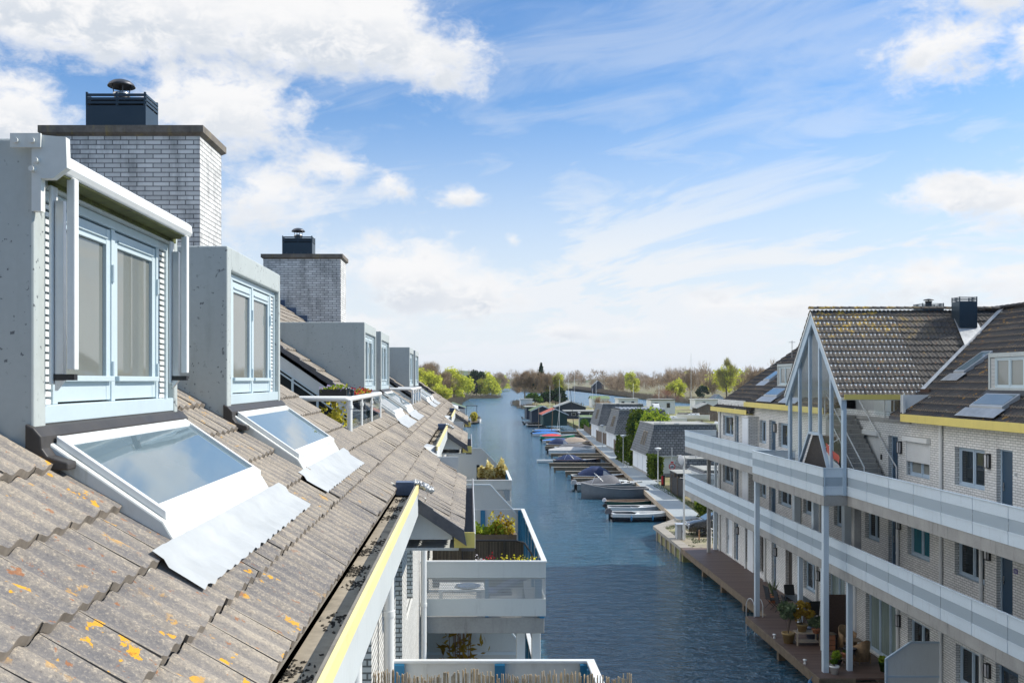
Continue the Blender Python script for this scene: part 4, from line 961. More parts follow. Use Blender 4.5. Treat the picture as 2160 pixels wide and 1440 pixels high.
def pane(ya, yb, z0a, z0b, z1a, z1b): m.prism([(X+.05, ya, z0a), (X+.05, yb, z0b), (X+.05, yb, z1b), (X+.05, ya, z1a)], (.008, 0, 0))
zl_ = lambda y: (-2.05+(y-37.35)*(F2+2.0)/(1.75)) if y > 37.35 else (-2.05+(36.2-y)*(F2+2.0)/(1.4))
pane(34.05, 35.05, F2, zl_(35.05) if 0 else -3.7, top(34.05), top(35.05)); pane(35.15, 36.2, -3.5, -2.1, top(35.15), top(36.2))
pane(36.3, 37.25, -2.1, -2.1, top(36.3), top(37.25)); pane(37.35, 38.4, -2.1, -3.3, top(37.35), top(38.4)); pane(38.5, 39.52, -3.4, F2, top(38.5), top(39.52))
m.build('pane', M['glass'], GB)
# brown brick porch filling the trapezoid
m = MB(); m.prism([(X+.16, 36.25, -2.15), (X+.16, 37.3, -2.15), (X+.16, 38.9, F2), (X+.16, 34.95, F2)], (.5, 0, 0)); m.build('porch_wall', M['brick_dark'], RB)
# stairs climbing from the gallery to the roof terrace (towards the far side)
st = MB(); n = 16; DS = .215
for i in range(n):
    st.box(14.25, 15.35, 34.5+i*DS, 34.5+(i+1)*DS, F2, F2+.17*(i+1))
ST = st.build('stairs', M['concrete'], RB, bevel=.01)
m = MB()
m.tube([(14.22, 34.15, F2+.05), (14.22, 34.15, F2+1.0), (14.22, 34.5+n*DS, F2+1.0+.17*n), (14.22, 34.5+n*DS, F2+.17*n)], .025, 8); m.tube([(14.22, 36, F2+1.05), (14.22, 36, F2+2.1)], .02, 8); m.tube([(14.24, 34.8, F2+.6), (14.24, 37.2, F2+2.35)], .018, 8)
m.tube([(15.38, 34.15, F2+.05), (15.38, 34.15, F2+1.0), (15.38, 34.5+n*DS, F2+1.0+.17*n)], .025, 8); m.build('stair_rail', M['white'], ST)
# roof terrace behind the stairs: concrete edge, glass balustrade
zt = F2+.17*n
m = MB(); m.box(15.40, 17.5, 33.2, 38.8, -1.52, -1.38); T = m.build('terrace_floor', M['concrete'], RB)
m = MB(); 
for y in (33.7, 34.5, 35.3): m.tube([(15.46, y, -1.4), (15.46, y, -.45)], .022, 8)
m.build('terrace_post', M['white'], T)
m = MB(); m.box(15.46, 15.468, 33.6, 36.2, -1.3, -.5); m.build('glass_panel', M['glass'], T)
m = MB(); m.box(16.1, 16.16, 33.2, 36.2, -1.38, -.3); m.build('terrace_wall', M['wicker_dark'], T)
m = MB(); m.box(15.05, 15.14, 32.9, 32.98, -1.15, -.5); m.prism([(15.0, 32.95, -1.12), (16.0, 32.95, -.5), (15.0, 32.95, -.5)], (0, .03, 0)); m.build('side_cheek', M['white'], RB)
# two metal flue boxes and a chimney
def flue(x, y, z, w, d, h, cowl):
    m = MB(); m.box(x-w/2, x+w/2, y-d/2, y+d/2, z, z+h)
    for i in range(3):
        for (a, b, c, e) in ((x-w/2, x+w/2, y-d/2-.004, y-d/2+.02), (x-w/2, x+w/2, y+d/2-.02, y+d/2), (x-w/2-.004, x-w/2+.02, y-d/2, y+d/2), (x+w/2-.02, x+w/2, y-d/2, y+d/2)): m.box(a, b, c, e, z+h+.03+i*.055, z+h+.055+i*.055)
    for a in (-1, 1):
        for b in (-1, 1): m.box(x+a*(w/2-.015)-.015, x+a*(w/2-.015)+.015, y+b*(d/2-.015)-.018, y+b*(d/2-.015)+.018, z+h, z+h+.18)
    f = m.build('flue_box', M['dark_metal'], RB)
    if cowl:
        m = MB(); m.lathe([(.14, 0), (.14, .25), (.16, .26), (.16, .3), (.0, .3)], (x, y, z+h), 14); m.lathe([(0, .42), (.2, .38), (.24, .34), (0, .38)], (x, y, z+h), 16); m.tube([(x, y, z+h+.2), (x, y, z+h+.4)], .02, 6); m.build('cowl', M['cowl'], f)
flue(21.6, 44.6, 3.0, 1.0, .9, .42, True); flue(18.95, 36.3, 2.0, .68, .6, 1.0, False)
m = MB(); m.box(21.0, 22.2, 43.9, 45.3, 0, 3.0); m.build('chimney', M['brick_chim'], RB)
m = MB(); m.prism([(18.5, 35.4, zg(35.4)+.06), (19.5, 35.4, zg(35.4)+.06), (19.4, 36.4, zg(36.4)+.06), (18.6, 36.4, zg(36.4)+.06)], (0, -.01, .012)); m.build('lead_flashing', M['lead'], RB)
# dormers and roof windows
def rdormer(ya, yb, xf, z0, z1, blind=True):
    m = MB(); xr = 15.05+(z1+1.145)/PITCH
    m.prism([(xf, ya, z0), (xf, ya, z1), (xr, ya, z1)], (0, .10, 0)); m.prism([(xf, yb-.10, z0), (xf, yb-.10, z1), (xr, yb-.10, z1)], (0, .10, 0))
    m.box(xf-.01, xr, ya+.1, yb-.1, z1-.14, z1-.01); m.box(xf-.01, xf+.1, ya+.1, yb-.1, z0-.04, z0+.05); d = m.build('dormer', M['dormer'], RB)
    w = window(RB, xf+.03, ya+.32, yb-.32, z0+.05, z1-.15, -1, 2, .05, glass='pane_blind', sill=False); w.name = 'window_frame'
    m = MB(); n = 22; h = (z1-.15-z0-.05)/n
    for i in range(n):
        zz = z0+.05+i*h
        for a, b in ((ya+.11, ya+.31), (yb-.31, yb-.11)): m.box(xf+.03, xf+.06, a, b, zz, zz+h*.6)
    m.build('louvre', M['white'], d)
    m = MB(); m.prism([(xf-.02, ya-.05, z0-.02), (xf-.20, ya-.05, z0-.16), (xf-.20, ya-.05, z0-.2), (xf+.0, ya-.05, z0-.2)], (0, yb-ya+.1, 0)); m.build('apron', M['black_flash'], d)
def rsky(ya, yb, xt, xb):
    up = lambda x, h: zm(x)+h
    m = MB(); m.prism([(xb, ya, up(xb, -.05)), (xb, ya, up(xb, .10)), (xt, ya, up(xt, .10)), (xt, ya, up(xt, -.05))], (0, yb-ya, 0)); c = m.build('skylight', M['grey_metal'], RB)
    m = MB(); m.prism([(xb+.06, ya+.07, up(xb+.06, .105)), (xt-.05, ya+.07, up(xt-.05, .105)), (xt-.05, ya+.07, up(xt-.05, .112)), (xb+.06, ya+.07, up(xb+.06, .112))], (0, yb-ya-.14, 0)); m.build('pane', M['pane_sky'], c)
    m = MB(); m.prism([(xb-.36, ya-.2, up(xb-.36, .03)), (xb-.02, ya-.2, up(xb-.02, .04)), (xb-.02, ya-.2, up(xb-.02, .05)), (xb-.36, ya-.2, up(xb-.36, .04))], (0, yb-ya+.4, 0)); m.build('lead_apron', M['lead'], c)
rdormer(27.4, 29.6, 16.2, -.28, .85); rsky(27.5, 29.3, 15.98, 15.45)
rdormer(23.7, 25.9, 16.2, -.28, .85); rsky(23.8, 25.6, 15.98, 15.45)
rdormer(47.6, 49.9, 16.2, -.28, .85); rsky(47.7, 49.8, 15.98, 15.45); rdormer(44.0, 46.3, 16.2, -.28, .85); rsky(44.2, 46.2, 15.98, 15.45)
rsky(32.6, 33.3, 18.0, 17.0); rsky(52.5, 53.6, 17.3, 16.6)
m = MB(); m.prism([(17.9, 29.2, zm(17.9)+.1), (18.5, 29.2, zm(18.5)+.25), (18.5, 29.2, zm(18.5)), (17.9, 29.2, zm(17.9))], (0, .8, 0)); m.build('vent_hood', M['black'], RB, bevel=.02)
m = MB(); m.tube([(19.5, 57.3, 1.2), (19.5, 57.3, 2.4)], .02, 6); m.tube([(19.3, 57.3, 2.3), (19.7, 57.3, 2.3)], .015, 6); m.build('antenna', M['steel'], RB)
# Dutch flag on the landing, leaning out behind the gable glass
m = MB(); m.tube([(13.5, 36.0, -2.55), (13.46, 34.45, -2.1)], .015, 6); fl = empty('flag', (13.5, 35.3, -3.4), 'red white and blue flag on a slanting pole beside the stairs', 'flag'); m.build('pole', M['white'], fl)
for i, mt in enumerate(('hull_red', 'white', 'flag_blue')):
    m = MB(); n = 8; vs = []
    for k in range(n+1):
        s = k/n; bx, by, bz = 13.44+.03*s, 35.75-1.25*s, -2.35-.45*s
        for h in (0, 1): vs.append((bx+.04*math.sin(s*9+h), by+.05*math.sin(s*7), bz-(i+h)*.32*(1-.15*s)-.08*s*i))
    m.add(vs, [(2*k, 2*k+1, 2*k+3, 2*k+2) for k in range(n)], True); m.build('stripe', M[mt], fl)

# ---- boardwalk along the foot of the building
m = MB(); XD, XD2 = 12.35, 13.3
m.box(XD, XR, 33.4, 42.2, F0-.06, F0); m.box(XD2, XR, 42.203, 59.4, F0-.06, F0); m.box(13.6, XR, 17.0, 33.397, F0-.20, F0-.14)
bw = m.build('boardwalk', M['deck'], None); tag(bw, kind='structure')
m = MB(); m.box(XD-.05, XD, 33.35, 42.25, F0-.34, F0-.01); m.box(XD, 13.6, 33.35, 33.395, F0-.36, F0-.01); m.box(XD2-.05, XD2, 42.25, 59.4, F0-.34, F0-.01); m.box(XD, XD2-.05, 42.205, 42.25, F0-.34, F0-.012); m.box(13.55, 13.598, 17, 33.34, F0-.45, F0-.14)
m.build('boardwalk_edge', M['wood_beam'], bw)
m = MB()
for y in np.arange(34.5, 59, 4.1):
    x = XD+.25 if y < 42 else XD2+.25; m.box(x, x+.25, y, y+.25, WZ-.4, F0-.07); m.box(x, XR, y+.02, y+.2, F0-.30, F0-.07)
m.build('boardwalk_pile', M['wood_beam'], bw)
m = MB(); m.box(XR-.02, 26, YN, YFAR-.1, WZ-.5, WZ+.4); m.build('foundation', M['concrete'], RB)
# ================================================================== WATER, LAND, QUAY
gd = -10.62          # ground level behind the quay
m_, t = new_mat('water'); p = pos(t); px_, py_, pz_ = t.sep(p)
n1_ = t.noise(t.vm('MULTIPLY', p, (.50, 1.25, 1)), 1.5, 4, .62, .5); n2_ = t.noise(t.vm('MULTIPLY', p, (.8, 1.5, 1)), 6.5, 3, .6, .3); n3_ = t.noise(t.vm('MULTIPLY', p, (.25, .5, 1)), .35, 3)
hgt = t.m('ADD', t.m('MULTIPLY', n1_, 1.0), t.m('ADD', t.m('MULTIPLY', n2_, .22), t.m('MULTIPLY', n3_, .7)))
b_ = finish(t, t.mix(t.step(t.noise(p, .05, 3), .35, .65), (.014,.082,.138), (.016,.092,.152)), t.m('ADD', .055, t.m('MULTIPLY', t.step(t.m('ADD', py_, t.m('MULTIPLY', n3_, 80.0)), 70.0, 420.0), .17)), ior=1.95, spec=.5, bump=hgt, bstr=1.0, bdist=.50); M['water'] = m_
m = MB(); m.quad((-3000, -60, WZ), (3000, -60, WZ), (3000, 9000, WZ), (-3000, 9000, WZ)); structure(m.build('water', M['water'], None, origin=(0, 0, WZ)))
m_, t = new_mat('grass'); p = pos(t); a = t.noise(p, .12, 6, .65); b = t.noise(p, 1.6, 5, .7)
c = t.mix(t.step(a, .38, .62), (.13,.16,.035), (.24,.20,.10)); c = t.mix(t.step(b, .45, .7), c, (.30,.26,.17)); finish(t, c, .95, bump=b, bstr=.6, bdist=.1); M['grass'] = m_
m_, t = new_mat('reedland'); p = pos(t); a = t.noise(p, .05, 5, .6); b = t.noise(p, .6, 5, .7)
c = t.mix(t.step(a, .4, .62), (.19,.15,.085), (.12,.13,.045)); c = t.vm('SCALE', c, sc=t.m('ADD', .6, t.m('MULTIPLY', b, .8))); finish(t, c, .95); M['reedland'] = m_
m_, t = new_mat('pavers'); p = pos(t); a = t.noise(p, .6, 6, .65); x_, y_, z_ = t.sep(p)
br = t.n('TexBrick', offset=.5); t.set(br.inputs['Vector'], t.xyz(x_, y_, 0.0)); t.set(br.inputs['Color1'], (.34,.29,.22)); t.set(br.inputs['Color2'], (.27,.23,.18)); t.set(br.inputs['Mortar'], (.12,.13,.06)); br.inputs['Scale'].default_value = 1; br.inputs['Brick Width'].default_value = .21; br.inputs['Row Height'].default_value = .105; br.inputs['Mortar Size'].default_value = .008
c = t.mix(t.step(a, .50, .66), br.outputs[0], (.22,.24,.06)); finish(t, c, .9, bump=a, bstr=.3); M['pavers'] = m_
def land(poly, z, mat, name='ground', depth=1.6):
    m = MB(); m.prism([(x, y, z) for x, y in poly], (0, 0, -depth)); return structure(m.build(name, M[mat], None))
# quay line (left edge of the jetty path) and its direction
QA, QB = Vector((15.9, 75.0)), Vector((23.2, 204.0)); QD = (QB-QA).normalized()
ql = lambda y: QA.x+(y-QA.y)*(QB.x-QA.x)/(QB.y-QA.y)
land([(26, -10), (60, -10), (300, 120), (300, 395), (62, 392), (45, 398), (40, 440), (46, 452), (40, 470), (24, 462), (23, 440), (25, 330), (25.5, 260), (ql(204)+2.2, 204), (ql(75)+2.2, 75), (16.5, 68), (13.4, 68), (13.4, 59.45), (26, 59.45)], gd-.02, 'grass')
land([(13.4, 59.45), (26, 59.45), (26, 76), (18.4, 76), (16.3, 68.2), (13.4, 68.2)], gd+.10, 'pavers', 'pavement', .3)
land([(-400, 60), (-14, 60), (-13, 240), (-9, 262), (-8.5, 300), (-7, 480), (-5, 560), (-3, 590), (8, 600), (18.5, 606), (19, 640), (6, 660), (10, 760), (24, 900), (42, 1150), (48, 1500), (-400, 1500)], WZ+.35, 'reedland')
land([(60, 2200), (52, 1500), (60, 1250), (52, 1020), (60, 830), (76, 800), (112, 1180), (150, 1330), (150, 1345), (117, 790), (104, 530), (112, 440), (135, 432), (900, 500), (1800, 2200)], WZ+.35, 'reedland')
land([(-4000, 1500), (44, 1500), (44, 2200), (4000, 2200), (4000, 8800), (-4000, 8800)], WZ+.4, 'reedland')
# jetty path
m = MB(); W_ = 2.15; n = 46; vs = []
for i in range(n):
    ya, yb = 68.4+i*3.0, 68.4+(i+1)*3.0-.03
    m.prism([(ql(ya), ya, gd+.12), (ql(ya)+W_, ya, gd+.12), (ql(yb)+W_, yb, gd+.12), (ql(yb), yb, gd+.12)], (0, 0, -.22))
structure(m.build('path', M['path'], None))
m = MB()
for i in range(46): 
    ya, yb = 68.4+i*3.0, 68.4+(i+1)*3.0
    m.prism([(ql(ya)-.10, ya, gd+.15), (ql(ya)-.006, ya, gd+.15), (ql(yb)-.006, yb, gd+.15), (ql(yb)-.10, yb, gd+.15)], (0, 0, -.4))
structure(m.build('path_kerb', M['wood_top'], None))
m = MB()
for i in range(90): y = 69+i*1.5; m.box(ql(y)-.05, ql(y)+.12, y, y+.18, WZ-.4, gd-.12)
structure(m.build('path_pile', M['wood_beam'], None))
# timber edge round the garden corner
m = MB(); m.prism([(13.25, 59.45, F0), (13.9, 59.45, F0), (13.9, 67.4, F0), (13.25, 68.4, F0)], (0, 0, -.22)); m.prism([(13.25, 68.4, F0), (13.9, 67.4, F0), (16.2, 71.2, F0), (15.6, 72.0, F0)], (0, 0, -.22))
for y in np.arange(59.8, 68, 1.5): m.box(13.3, 13.5, y, y+.2, WZ-.4, F0-.22)
structure(m.build('timber_edge', M['deck_grey'], None))
# ================================================================== BOATS  (built along +x: stern at 0, bow at L; z = 0 at the waterline)
def hull_pts(L, B, H, sheer=.25, sharp=2.2, tr=.75, n=14, draft=.25):
    S = []
    for i in range(n+1):
        u = i/n; hb = B/2*(tr+(1-tr)*min(1, u/.35)) if u < .35 else B/2*max(0, 1-((u-.35)/.65)**sharp)
        hb = max(hb, .015); z = H*(1+sheer*max(0, (u-.3)/.7)**2+.12*sheer*(1-u)**2); S.append((u*L, hb, z))
    return S
def hull_mesh(S, draft=.25, flare=.82, z0=0, inner=None, top=1.0):
    m = MB(); vs = []; k = 7
    for (x, hb, z) in S:
        f = flare*(1 if hb > .05 else 1)
        row = [(x, -hb, z*top), (x, -hb*(f+.1), z*top*.45), (x, -hb*f, 0), (x, 0, -draft), (x, hb*f, 0), (x, hb*(f+.1), z*top*.45), (x, hb, z*top)]
        vs += row
    n = len(S); m.add(vs, [(i*k+j, i*k+j+1, (i+1)*k+j+1, (i+1)*k+j) for i in range(n-1) for j in range(k-1)], True)
    m.add(vs[:k], [tuple(range(k))]); return m
def outboard(parent, x, z, mat, s=1.0, y=0):
    m = MB(); m.box(x-.14*s, x-.02, y-.05*s, y+.05*s, z-.55*s, z+.05); m.box(x-.30*s, x-.06, y-.015, y+.015, z-.62*s, z-.5*s); m.box(x-.1*s, x+.08, y-.10*s, y+.10*s, z-.12, z+.03)
    o = m.build('outboard_motor', M['black'], parent)
    m = MB(); m.add([(x+dx*s, y+dy*s, z+dz*s) for dx, dz, wd in ((.06, -.02, .14), (.10, .25, .13), (-.05, .40, .11), (-.32, .36, .10), (-.42, .10, .09), (-.36, -.02, .11)) for dy in (-wd, wd)], [(0,2,4,6,8,10), (11,9,7,5,3,1)]+[(2*i, 2*i+1, (2*i+3) % 12, (2*i+2) % 12) for i in range(6)]); m.build('cowling', M[mat], o, bevel=.015); return o
def make_boat(name, label, cat, L, B, H, hull, deck='hull_white', group=None, sheer=.25, tr=.75, sharp=2.2, open_=True, cover=None, motor=None, stripe=None, canopy=None, screen=False, fender=0, rub='hull_white', cabin=None, pulpit=False, frame=False, fore=.68, mast=0, bottom=None):
    root = empty(name, (0, 0, 0), label, cat, group); S = hull_pts(L, B, H, sheer, sharp, tr)
    if stripe:
        hull_mesh(S, top=.6).build('hull', M[hull], root)
        m = MB(); k = 2; vs = []
        for sgn in (-1, 1):
            vs = []
            for (x, hb, z) in S: vs += [(x, sgn*(hb*.94+.004), z*.56), (x, sgn*(hb+.006), z*.99)]
            m.add(vs, [(2*i, 2*i+1, 2*i+3, 2*i+2) for i in range(len(S)-1)], True)
        x, hb, z = S[0]; m.quad((x-.004, -hb, z*.99), (x-.004, hb, z*.99), (x-.004, hb*.94, z*.56), (x-.004, -hb*.94, z*.56)); m.build('topside', M[stripe], root)
    else: hull_mesh(S).build('hull', M[hull], root)
    # rub rail
    m = MB()
    for s in (-1, 1): m.tube([(x, s*(hb+.01), z) for x, hb, z in S], .028, 6)
    m.tube([(S[0][0], -S[0][1], S[0][2]), (S[0][0], S[0][1], S[0][2])], .028, 6); m.build('rub_rail', M[rub], root)
    # deck forward, side decks, cockpit floor and benches
    zi = lambda z: z-.02
    m = MB(); vs = []; n = len(S)
    for x, hb, z in S:
        u = x/L; w = hb if (u > fore or u < .02 or not open_) else min(.16, hb*.5)
        vs += [(x, -hb, zi(z)), (x, -hb+w, zi(z)+.03), (x, hb-w, zi(z)+.03), (x, hb, zi(z))]
    f = []
    for i in range(n-1):
        f += [(4*i, 4*i+1, 4*i+5, 4*i+4), (4*i+2, 4*i+3, 4*i+7, 4*i+6)]
        if not open_ or S[i][0]/L > fore: f.append((4*i+1, 4*i+2, 4*i+6, 4*i+5))
    m.add(vs, f, True); m.build('deck', M[deck], root)
    if open_:
        m = MB(); q = [s for s in S if s[0]/L <= fore+.08]
        vs = []
        for x, hb, z in q: vs += [(x, -(hb-.14), z-.01), (x, -(hb-.2), .08), (x, hb-.2, .08), (x, hb-.14, z-.01)]
        m.add(vs, [(4*i+j, 4*i+j+1, 4*i+5+j, 4*i+4+j) for i in range(len(q)-1) for j in range(3)])
        m.quad(*[vs[j] for j in range(4)]); m.quad(*[vs[-4+j] for j in range(4)]); m.build('cockpit', M['hull_wood' if deck == 'hull_wood' else 'hull_grey'], root)
        for u in (.18, .45):
            hb = [s for s in S if s[0]/L >= u][0][1]; m = MB(); m.box(u*L, u*L+.38, -(hb-.17), hb-.17, H*.55, H*.55+.05); m.build('bench', M[deck], root)
    if cover:      # tarpaulin stretched from gunwale to gunwale
        cm, a, b, h, ridge_ = cover; m = MB(); vs = []; rr = random.Random(int(L*100)+len(label)); nn = 16; kk = 9
        for i in range(nn+1):
            u = a+(b-a)*i/nn; idx = min(int(u*14), 13); fr_ = u*14-idx; hb = S[idx][1]*(1-fr_)+S[idx+1][1]*fr_; z = S[idx][2]*(1-fr_)+S[idx+1][2]*fr_
            uu = min(.999, max(.02, (u-a)/(b-a)))**ridge_; hh = h*math.sin(math.pi*uu)**.8
            for j in range(kk):
                v = -1+2*j/(kk-1); vs.append((u*L, v*(hb+.04), z-.10*(abs(v) > .99)+.03+hh*(1-abs(v)**1.6)+(rr.uniform(-.03, .03) if abs(v) < .9 else 0)))
        m.add(vs, [(i*kk+j, i*kk+j+1, (i+1)*kk+j+1, (i+1)*kk+j) for i in range(nn) for j in range(kk-1)], True); m.build('tarpaulin', M[cm], root)
    if canopy:     # folding hood
        cm, a, b, h = canopy; m = MB(); vs = []; kk = 7; hbm = B/2*.86; prof = [(0, .15), (.18, .62), (.40, 1.0), (.66, .98), (.86, .62), (1, .12)]
        for uu, hh in prof:
            for j in range(kk):
                th = math.pi*j/(kk-1); vs.append(((a+(b-a)*uu)*L, -hbm*math.cos(th), H+.02+h*hh*math.sin(th)**.6))
        m.add(vs, [(i*kk+j, i*kk+j+1, (i+1)*kk+j+1, (i+1)*kk+j) for i in range(len(prof)-1) for j in range(kk-1)], True); c = m.build('canopy', M[cm], root)
        m = MB()
        for s in (-1, 1):
            x0, x1 = (a+(b-a)*.80)*L, (a+(b-a)*.98)*L; m.quad((x0-.25, s*(hbm+.015), H+.12), (x1-.1, s*(hbm+.015), H+.12), (x0+.02, s*(hbm*.93+.02), H+h*.55), (x0-.22, s*(hbm*.9+.02), H+h*.6))
        m.build('canopy_window', M['lampglass'], c)
    if screen:
        m = MB(); x = fore*L-.1; hb = B/2*.62
        m.quad((x, -hb, H+.05), (x, hb, H+.05), (x-.28, hb*.9, H+.45), (x-.28, -hb*.9, H+.45)); m.quad((x, hb, H+.05), (x-.7, hb*1.05, H+.05), (x-.75, hb*.98, H+.30), (x-.28, hb*.9, H+.45)); m.quad((x, -hb, H+.05), (x-.7, -hb*1.05, H+.05), (x-.75, -hb*.98, H+.30), (x-.28, -hb*.9, H+.45)); m.build('windscreen', M['glass'], root)
        m = MB(); m.tube([(x-.28, -hb*.9, H+.45), (x-.28, hb*.9, H+.45)], .02, 6); m.build('windscreen_frame', M['alu'], root)
    if cabin:
        a, b, h, cm = cabin; m = MB(); hb = B/2*.68; z = H*1.02
        m.add([(a*L, -hb, z), (b*L, -hb*.8, z), (b*L, hb*.8, z), (a*L, hb, z), (a*L+.05, -hb*.86, z+h), ((b-.12)*L, -hb*.66, z+h*.9), ((b-.12)*L, hb*.66, z+h*.9), (a*L+.05, hb*.86, z+h)], [(0,3,2,1),(4,5,6,7),(0,1,5,4),(1,2,6,5),(2,3,7,6),(3,0,4,7)]); c = m.build('cabin', M[cm], root, bevel=.05)
        m = MB()
        for s in (-1, 1):
            for q in (.25, .6):
                x = (a+(b-a)*q)*L; m.box(x-.16, x+.16, s*hb*.93-.01, s*hb*.93+.01, z+h*.45, z+h*.72)
        m.build('porthole', M['pane_dark'], c)
    if frame:      # tubular hoop / folding mast frame
        m = MB(); x = .3*L
        for s in (-1, 1): m.tube([(x+.9, s*B*.42, H), (x-.1, s*B*.30, H+1.0)], .025, 6)
        m.tube([(x-.1, -B*.30, H+1.0), (x-.1, B*.30, H+1.0)], .025, 6); m.tube([(x-.6, -B*.42, H), (x-.1, -B*.3, H+1.0)], .018, 6); m.build('tube_frame', M['alu'], root)
    if pulpit:
        m = MB(); pts = [(s[0], s[1]*.85, s[2]+.38) for s in S[9:14]]; pts2 = [(x, -y, z) for x, y, z in reversed(pts)]; m.tube(pts+pts2, .015, 6)
        for q in pts[::2]+pts2[::2]: m.tube([q, (q[0], q[1], q[2]-.36)], .012, 6)
        m.build('pulpit', M['alu'], root)
    if motor: outboard(root, -.05, H*.9, motor[0], motor[1])
    for i in range(fender):
        u = .3+.36*i; hb = [s for s in S if s[0]/L >= u][0][1]; m = MB(); m.lathe([(0, -.24), (.07, -.2), (.08, 0), (.07, .14), (.02, .2), (0, .21)], (u*L, -hb-.09, H*.55), 10); m.tube([(u*L, -hb-.08, H*.55+.18), (u*L, -hb, H*1.05)], .01, 5); m.build('fender', M['fender'], root)
    if mast:
        m = MB(); x = .55*L; m.tube([(x, 0, H), (x, 0, H+mast)], [.05, .035], 8); m.build('mast', M['alu'], root)
        m = MB()
        for q in ((L*.98, 0, H*1.2), (0, 0, H), (x-.2, B*.45, H), (x-.2, -B*.45, H)): m.tube([(x, 0, H+mast*.95), q], .008, 4)
        m.build('rigging', M['steel'], root)
    return root
def place(o, x, y, deg=0): o.location = (x, y, WZ); o.rotation_euler = (0, 0, R(deg)); return o
BG = 'boats moored side by side along the jetty path'
# heading 0: bow towards the path (+x); 180: bow towards the open canal
place(make_boat('speedboat', 'white speedboat with black lower hull and blue fenders, nearest to the building', 'boat', 4.9, 1.9, .62, 'hull_black', 'hull_white', BG, .2, .8, 2.6, True, motor=('tarp_grey', 1.15), stripe='hull_white', screen=True, fender=2, fore=.42, pulpit=False), 11.55, 77.2)
place(make_boat('rowing_boat', 'low open white boat with black outboard between speedboat and green boat', 'boat', 5.1, 1.7, .42, 'hull_white', 'hull_white', BG, .3, .75, 2.2, True, motor=('black', .8), screen=False, fore=.55), 12.0, 82.6)
place(make_boat('rowing_boat', 'dark green open boat with a wooden rail and grey outboard', 'boat', 5.0, 1.5, .40, 'hull_green', 'hull_wood', BG, .4, .6, 2.0, True, motor=('flower_white', .75), rub='wood_top', fore=.8), 12.5, 86.6)
place(make_boat('sloop', 'big open grey steel sloop with its tall bow towards the water', 'boat', 6.4, 2.1, 1.0, 'hull_grey', 'tarp_grey', BG, .55, .75, 2.4, True, rub='tarp_lgrey', fender=1, fore=.8), 17.2, 91.6, 180)
place(make_boat('sloop', 'sage grey cabin sloop with long taut grey cover and white outboard', 'boat', 6.8, 2.3, .80, 'hull_sage', 'hull_white', BG, .35, .8, 2.6, True, cover=('tarp_grey', .02, .68, .85, 2.0), cabin=(.62, .88, .38, 'hull_white'), motor=('tarp_lgrey', 1.2), frame=True, fore=.6, fender=1), 11.0, 97.6)
place(make_boat('motorboat', 'low motorboat with domed navy hood and clear hood windows', 'boat', 6.0, 2.1, .55, 'hull_wood', 'hull_white', BG, .25, .75, 2.4, True, canopy=('tarp_navy', .12, .75, 1.05), fore=.7), 11.7, 108.5)
place(make_boat('speedboat', 'long navy hulled speedboat with crumpled navy cover and steel frame', 'boat', 6.3, 2.2, .78, 'hull_navy', 'hull_white', BG, .25, .85, 2.6, True, cover=('tarp_navy', .05, .6, .65, 1.0), frame=True, fore=.62, rub='hull_wood'), 11.3, 127)
place(make_boat('dinghy', 'small flat white dinghy lying outside the navy speedboat', 'boat', 3.0, 1.4, .35, 'hull_white', 'hull_white', BG, .1, .9, 3, False), 9.4, 131.5)
place(make_boat('motorboat', 'broad white motorboat under a pale grey cover', 'boat', 7.2, 2.5, .8, 'hull_white', 'hull_white', BG, .3, .8, 2.5, True, cover=('tarp_lgrey', .02, .85, .45, 1.0), screen=False, motor=('black', .9)), 12.0, 144.5)
place(make_boat('motorboat', 'white motorboat with dark grey cover over its bow half', 'boat', 6.4, 2.3, .75, 'hull_white', 'hull_white', BG, .3, .8, 2.5, True, cover=('tarp_grey', .1, .9, .6, .8)), 13.6, 151)
place(make_boat('motorboat', 'motorboat with black-navy hood and pale deck', 'boat', 6.0, 2.3, .75, 'hull_wood', 'hull_white', BG, .25, .8, 2.5, True, canopy=('tarp_navy', .05, .6, 1.0)), 12.9, 158.5)
place(make_boat('motorboat', 'motorboat under a folded tan cover', 'boat', 6.2, 2.3, .7, 'hull_wood', 'hull_white', BG, .25, .8, 2.5, True, cover=('tarp_tan', .1, .9, .8, 1.0)), 15.1, 165)
place(make_boat('rowing_boat', 'open boat under a bright blue tarpaulin in front of the green sloop', 'boat', 5.6, 2.0, .55, 'hull_white', 'hull_white', BG, .25, .8, 2.5, True, cover=('tarp_blue', .02, .95, .35, 1.0), motor=('black', .9)), 13.2, 172)
place(make_boat('sloop', 'emerald green sloop with a red painted upper deck', 'boat', 6.6, 2.3, .75, 'hull_emerald', 'hull_white', BG, .4, .7, 2.3, False, cover=('hull_red', .05, .6, .35, 1.0)), 13.6, 182)
place(make_boat('rowing_boat', 'wide boat under a wrinkled blue tarpaulin behind the green sloop', 'boat', 5.8, 2.2, .6, 'hull_white', 'hull_white', BG, .2, .8, 2.5, True, cover=('tarp_blue', .0, .95, .4, 1.0), motor=('black', .8)), 12.8, 193)
place(make_boat('rowing_boat', 'last boat under blue tarpaulin before the red roofed boathouse', 'boat', 5.8, 2.2, .6, 'hull_navy', 'hull_white', BG, .2, .8, 2.5, True, cover=('tarp_blue', .05, .9, .3, 1.0)), 13.6, 204)
place(make_boat('rowing_boat', 'pale open boat between the blue tarpaulin boats and the red roofed boathouse', 'boat', 5.6, 2.0, .55, 'hull_white', 'tarp_lgrey', BG, .2, .8, 2.5, True), 14.6, 211)
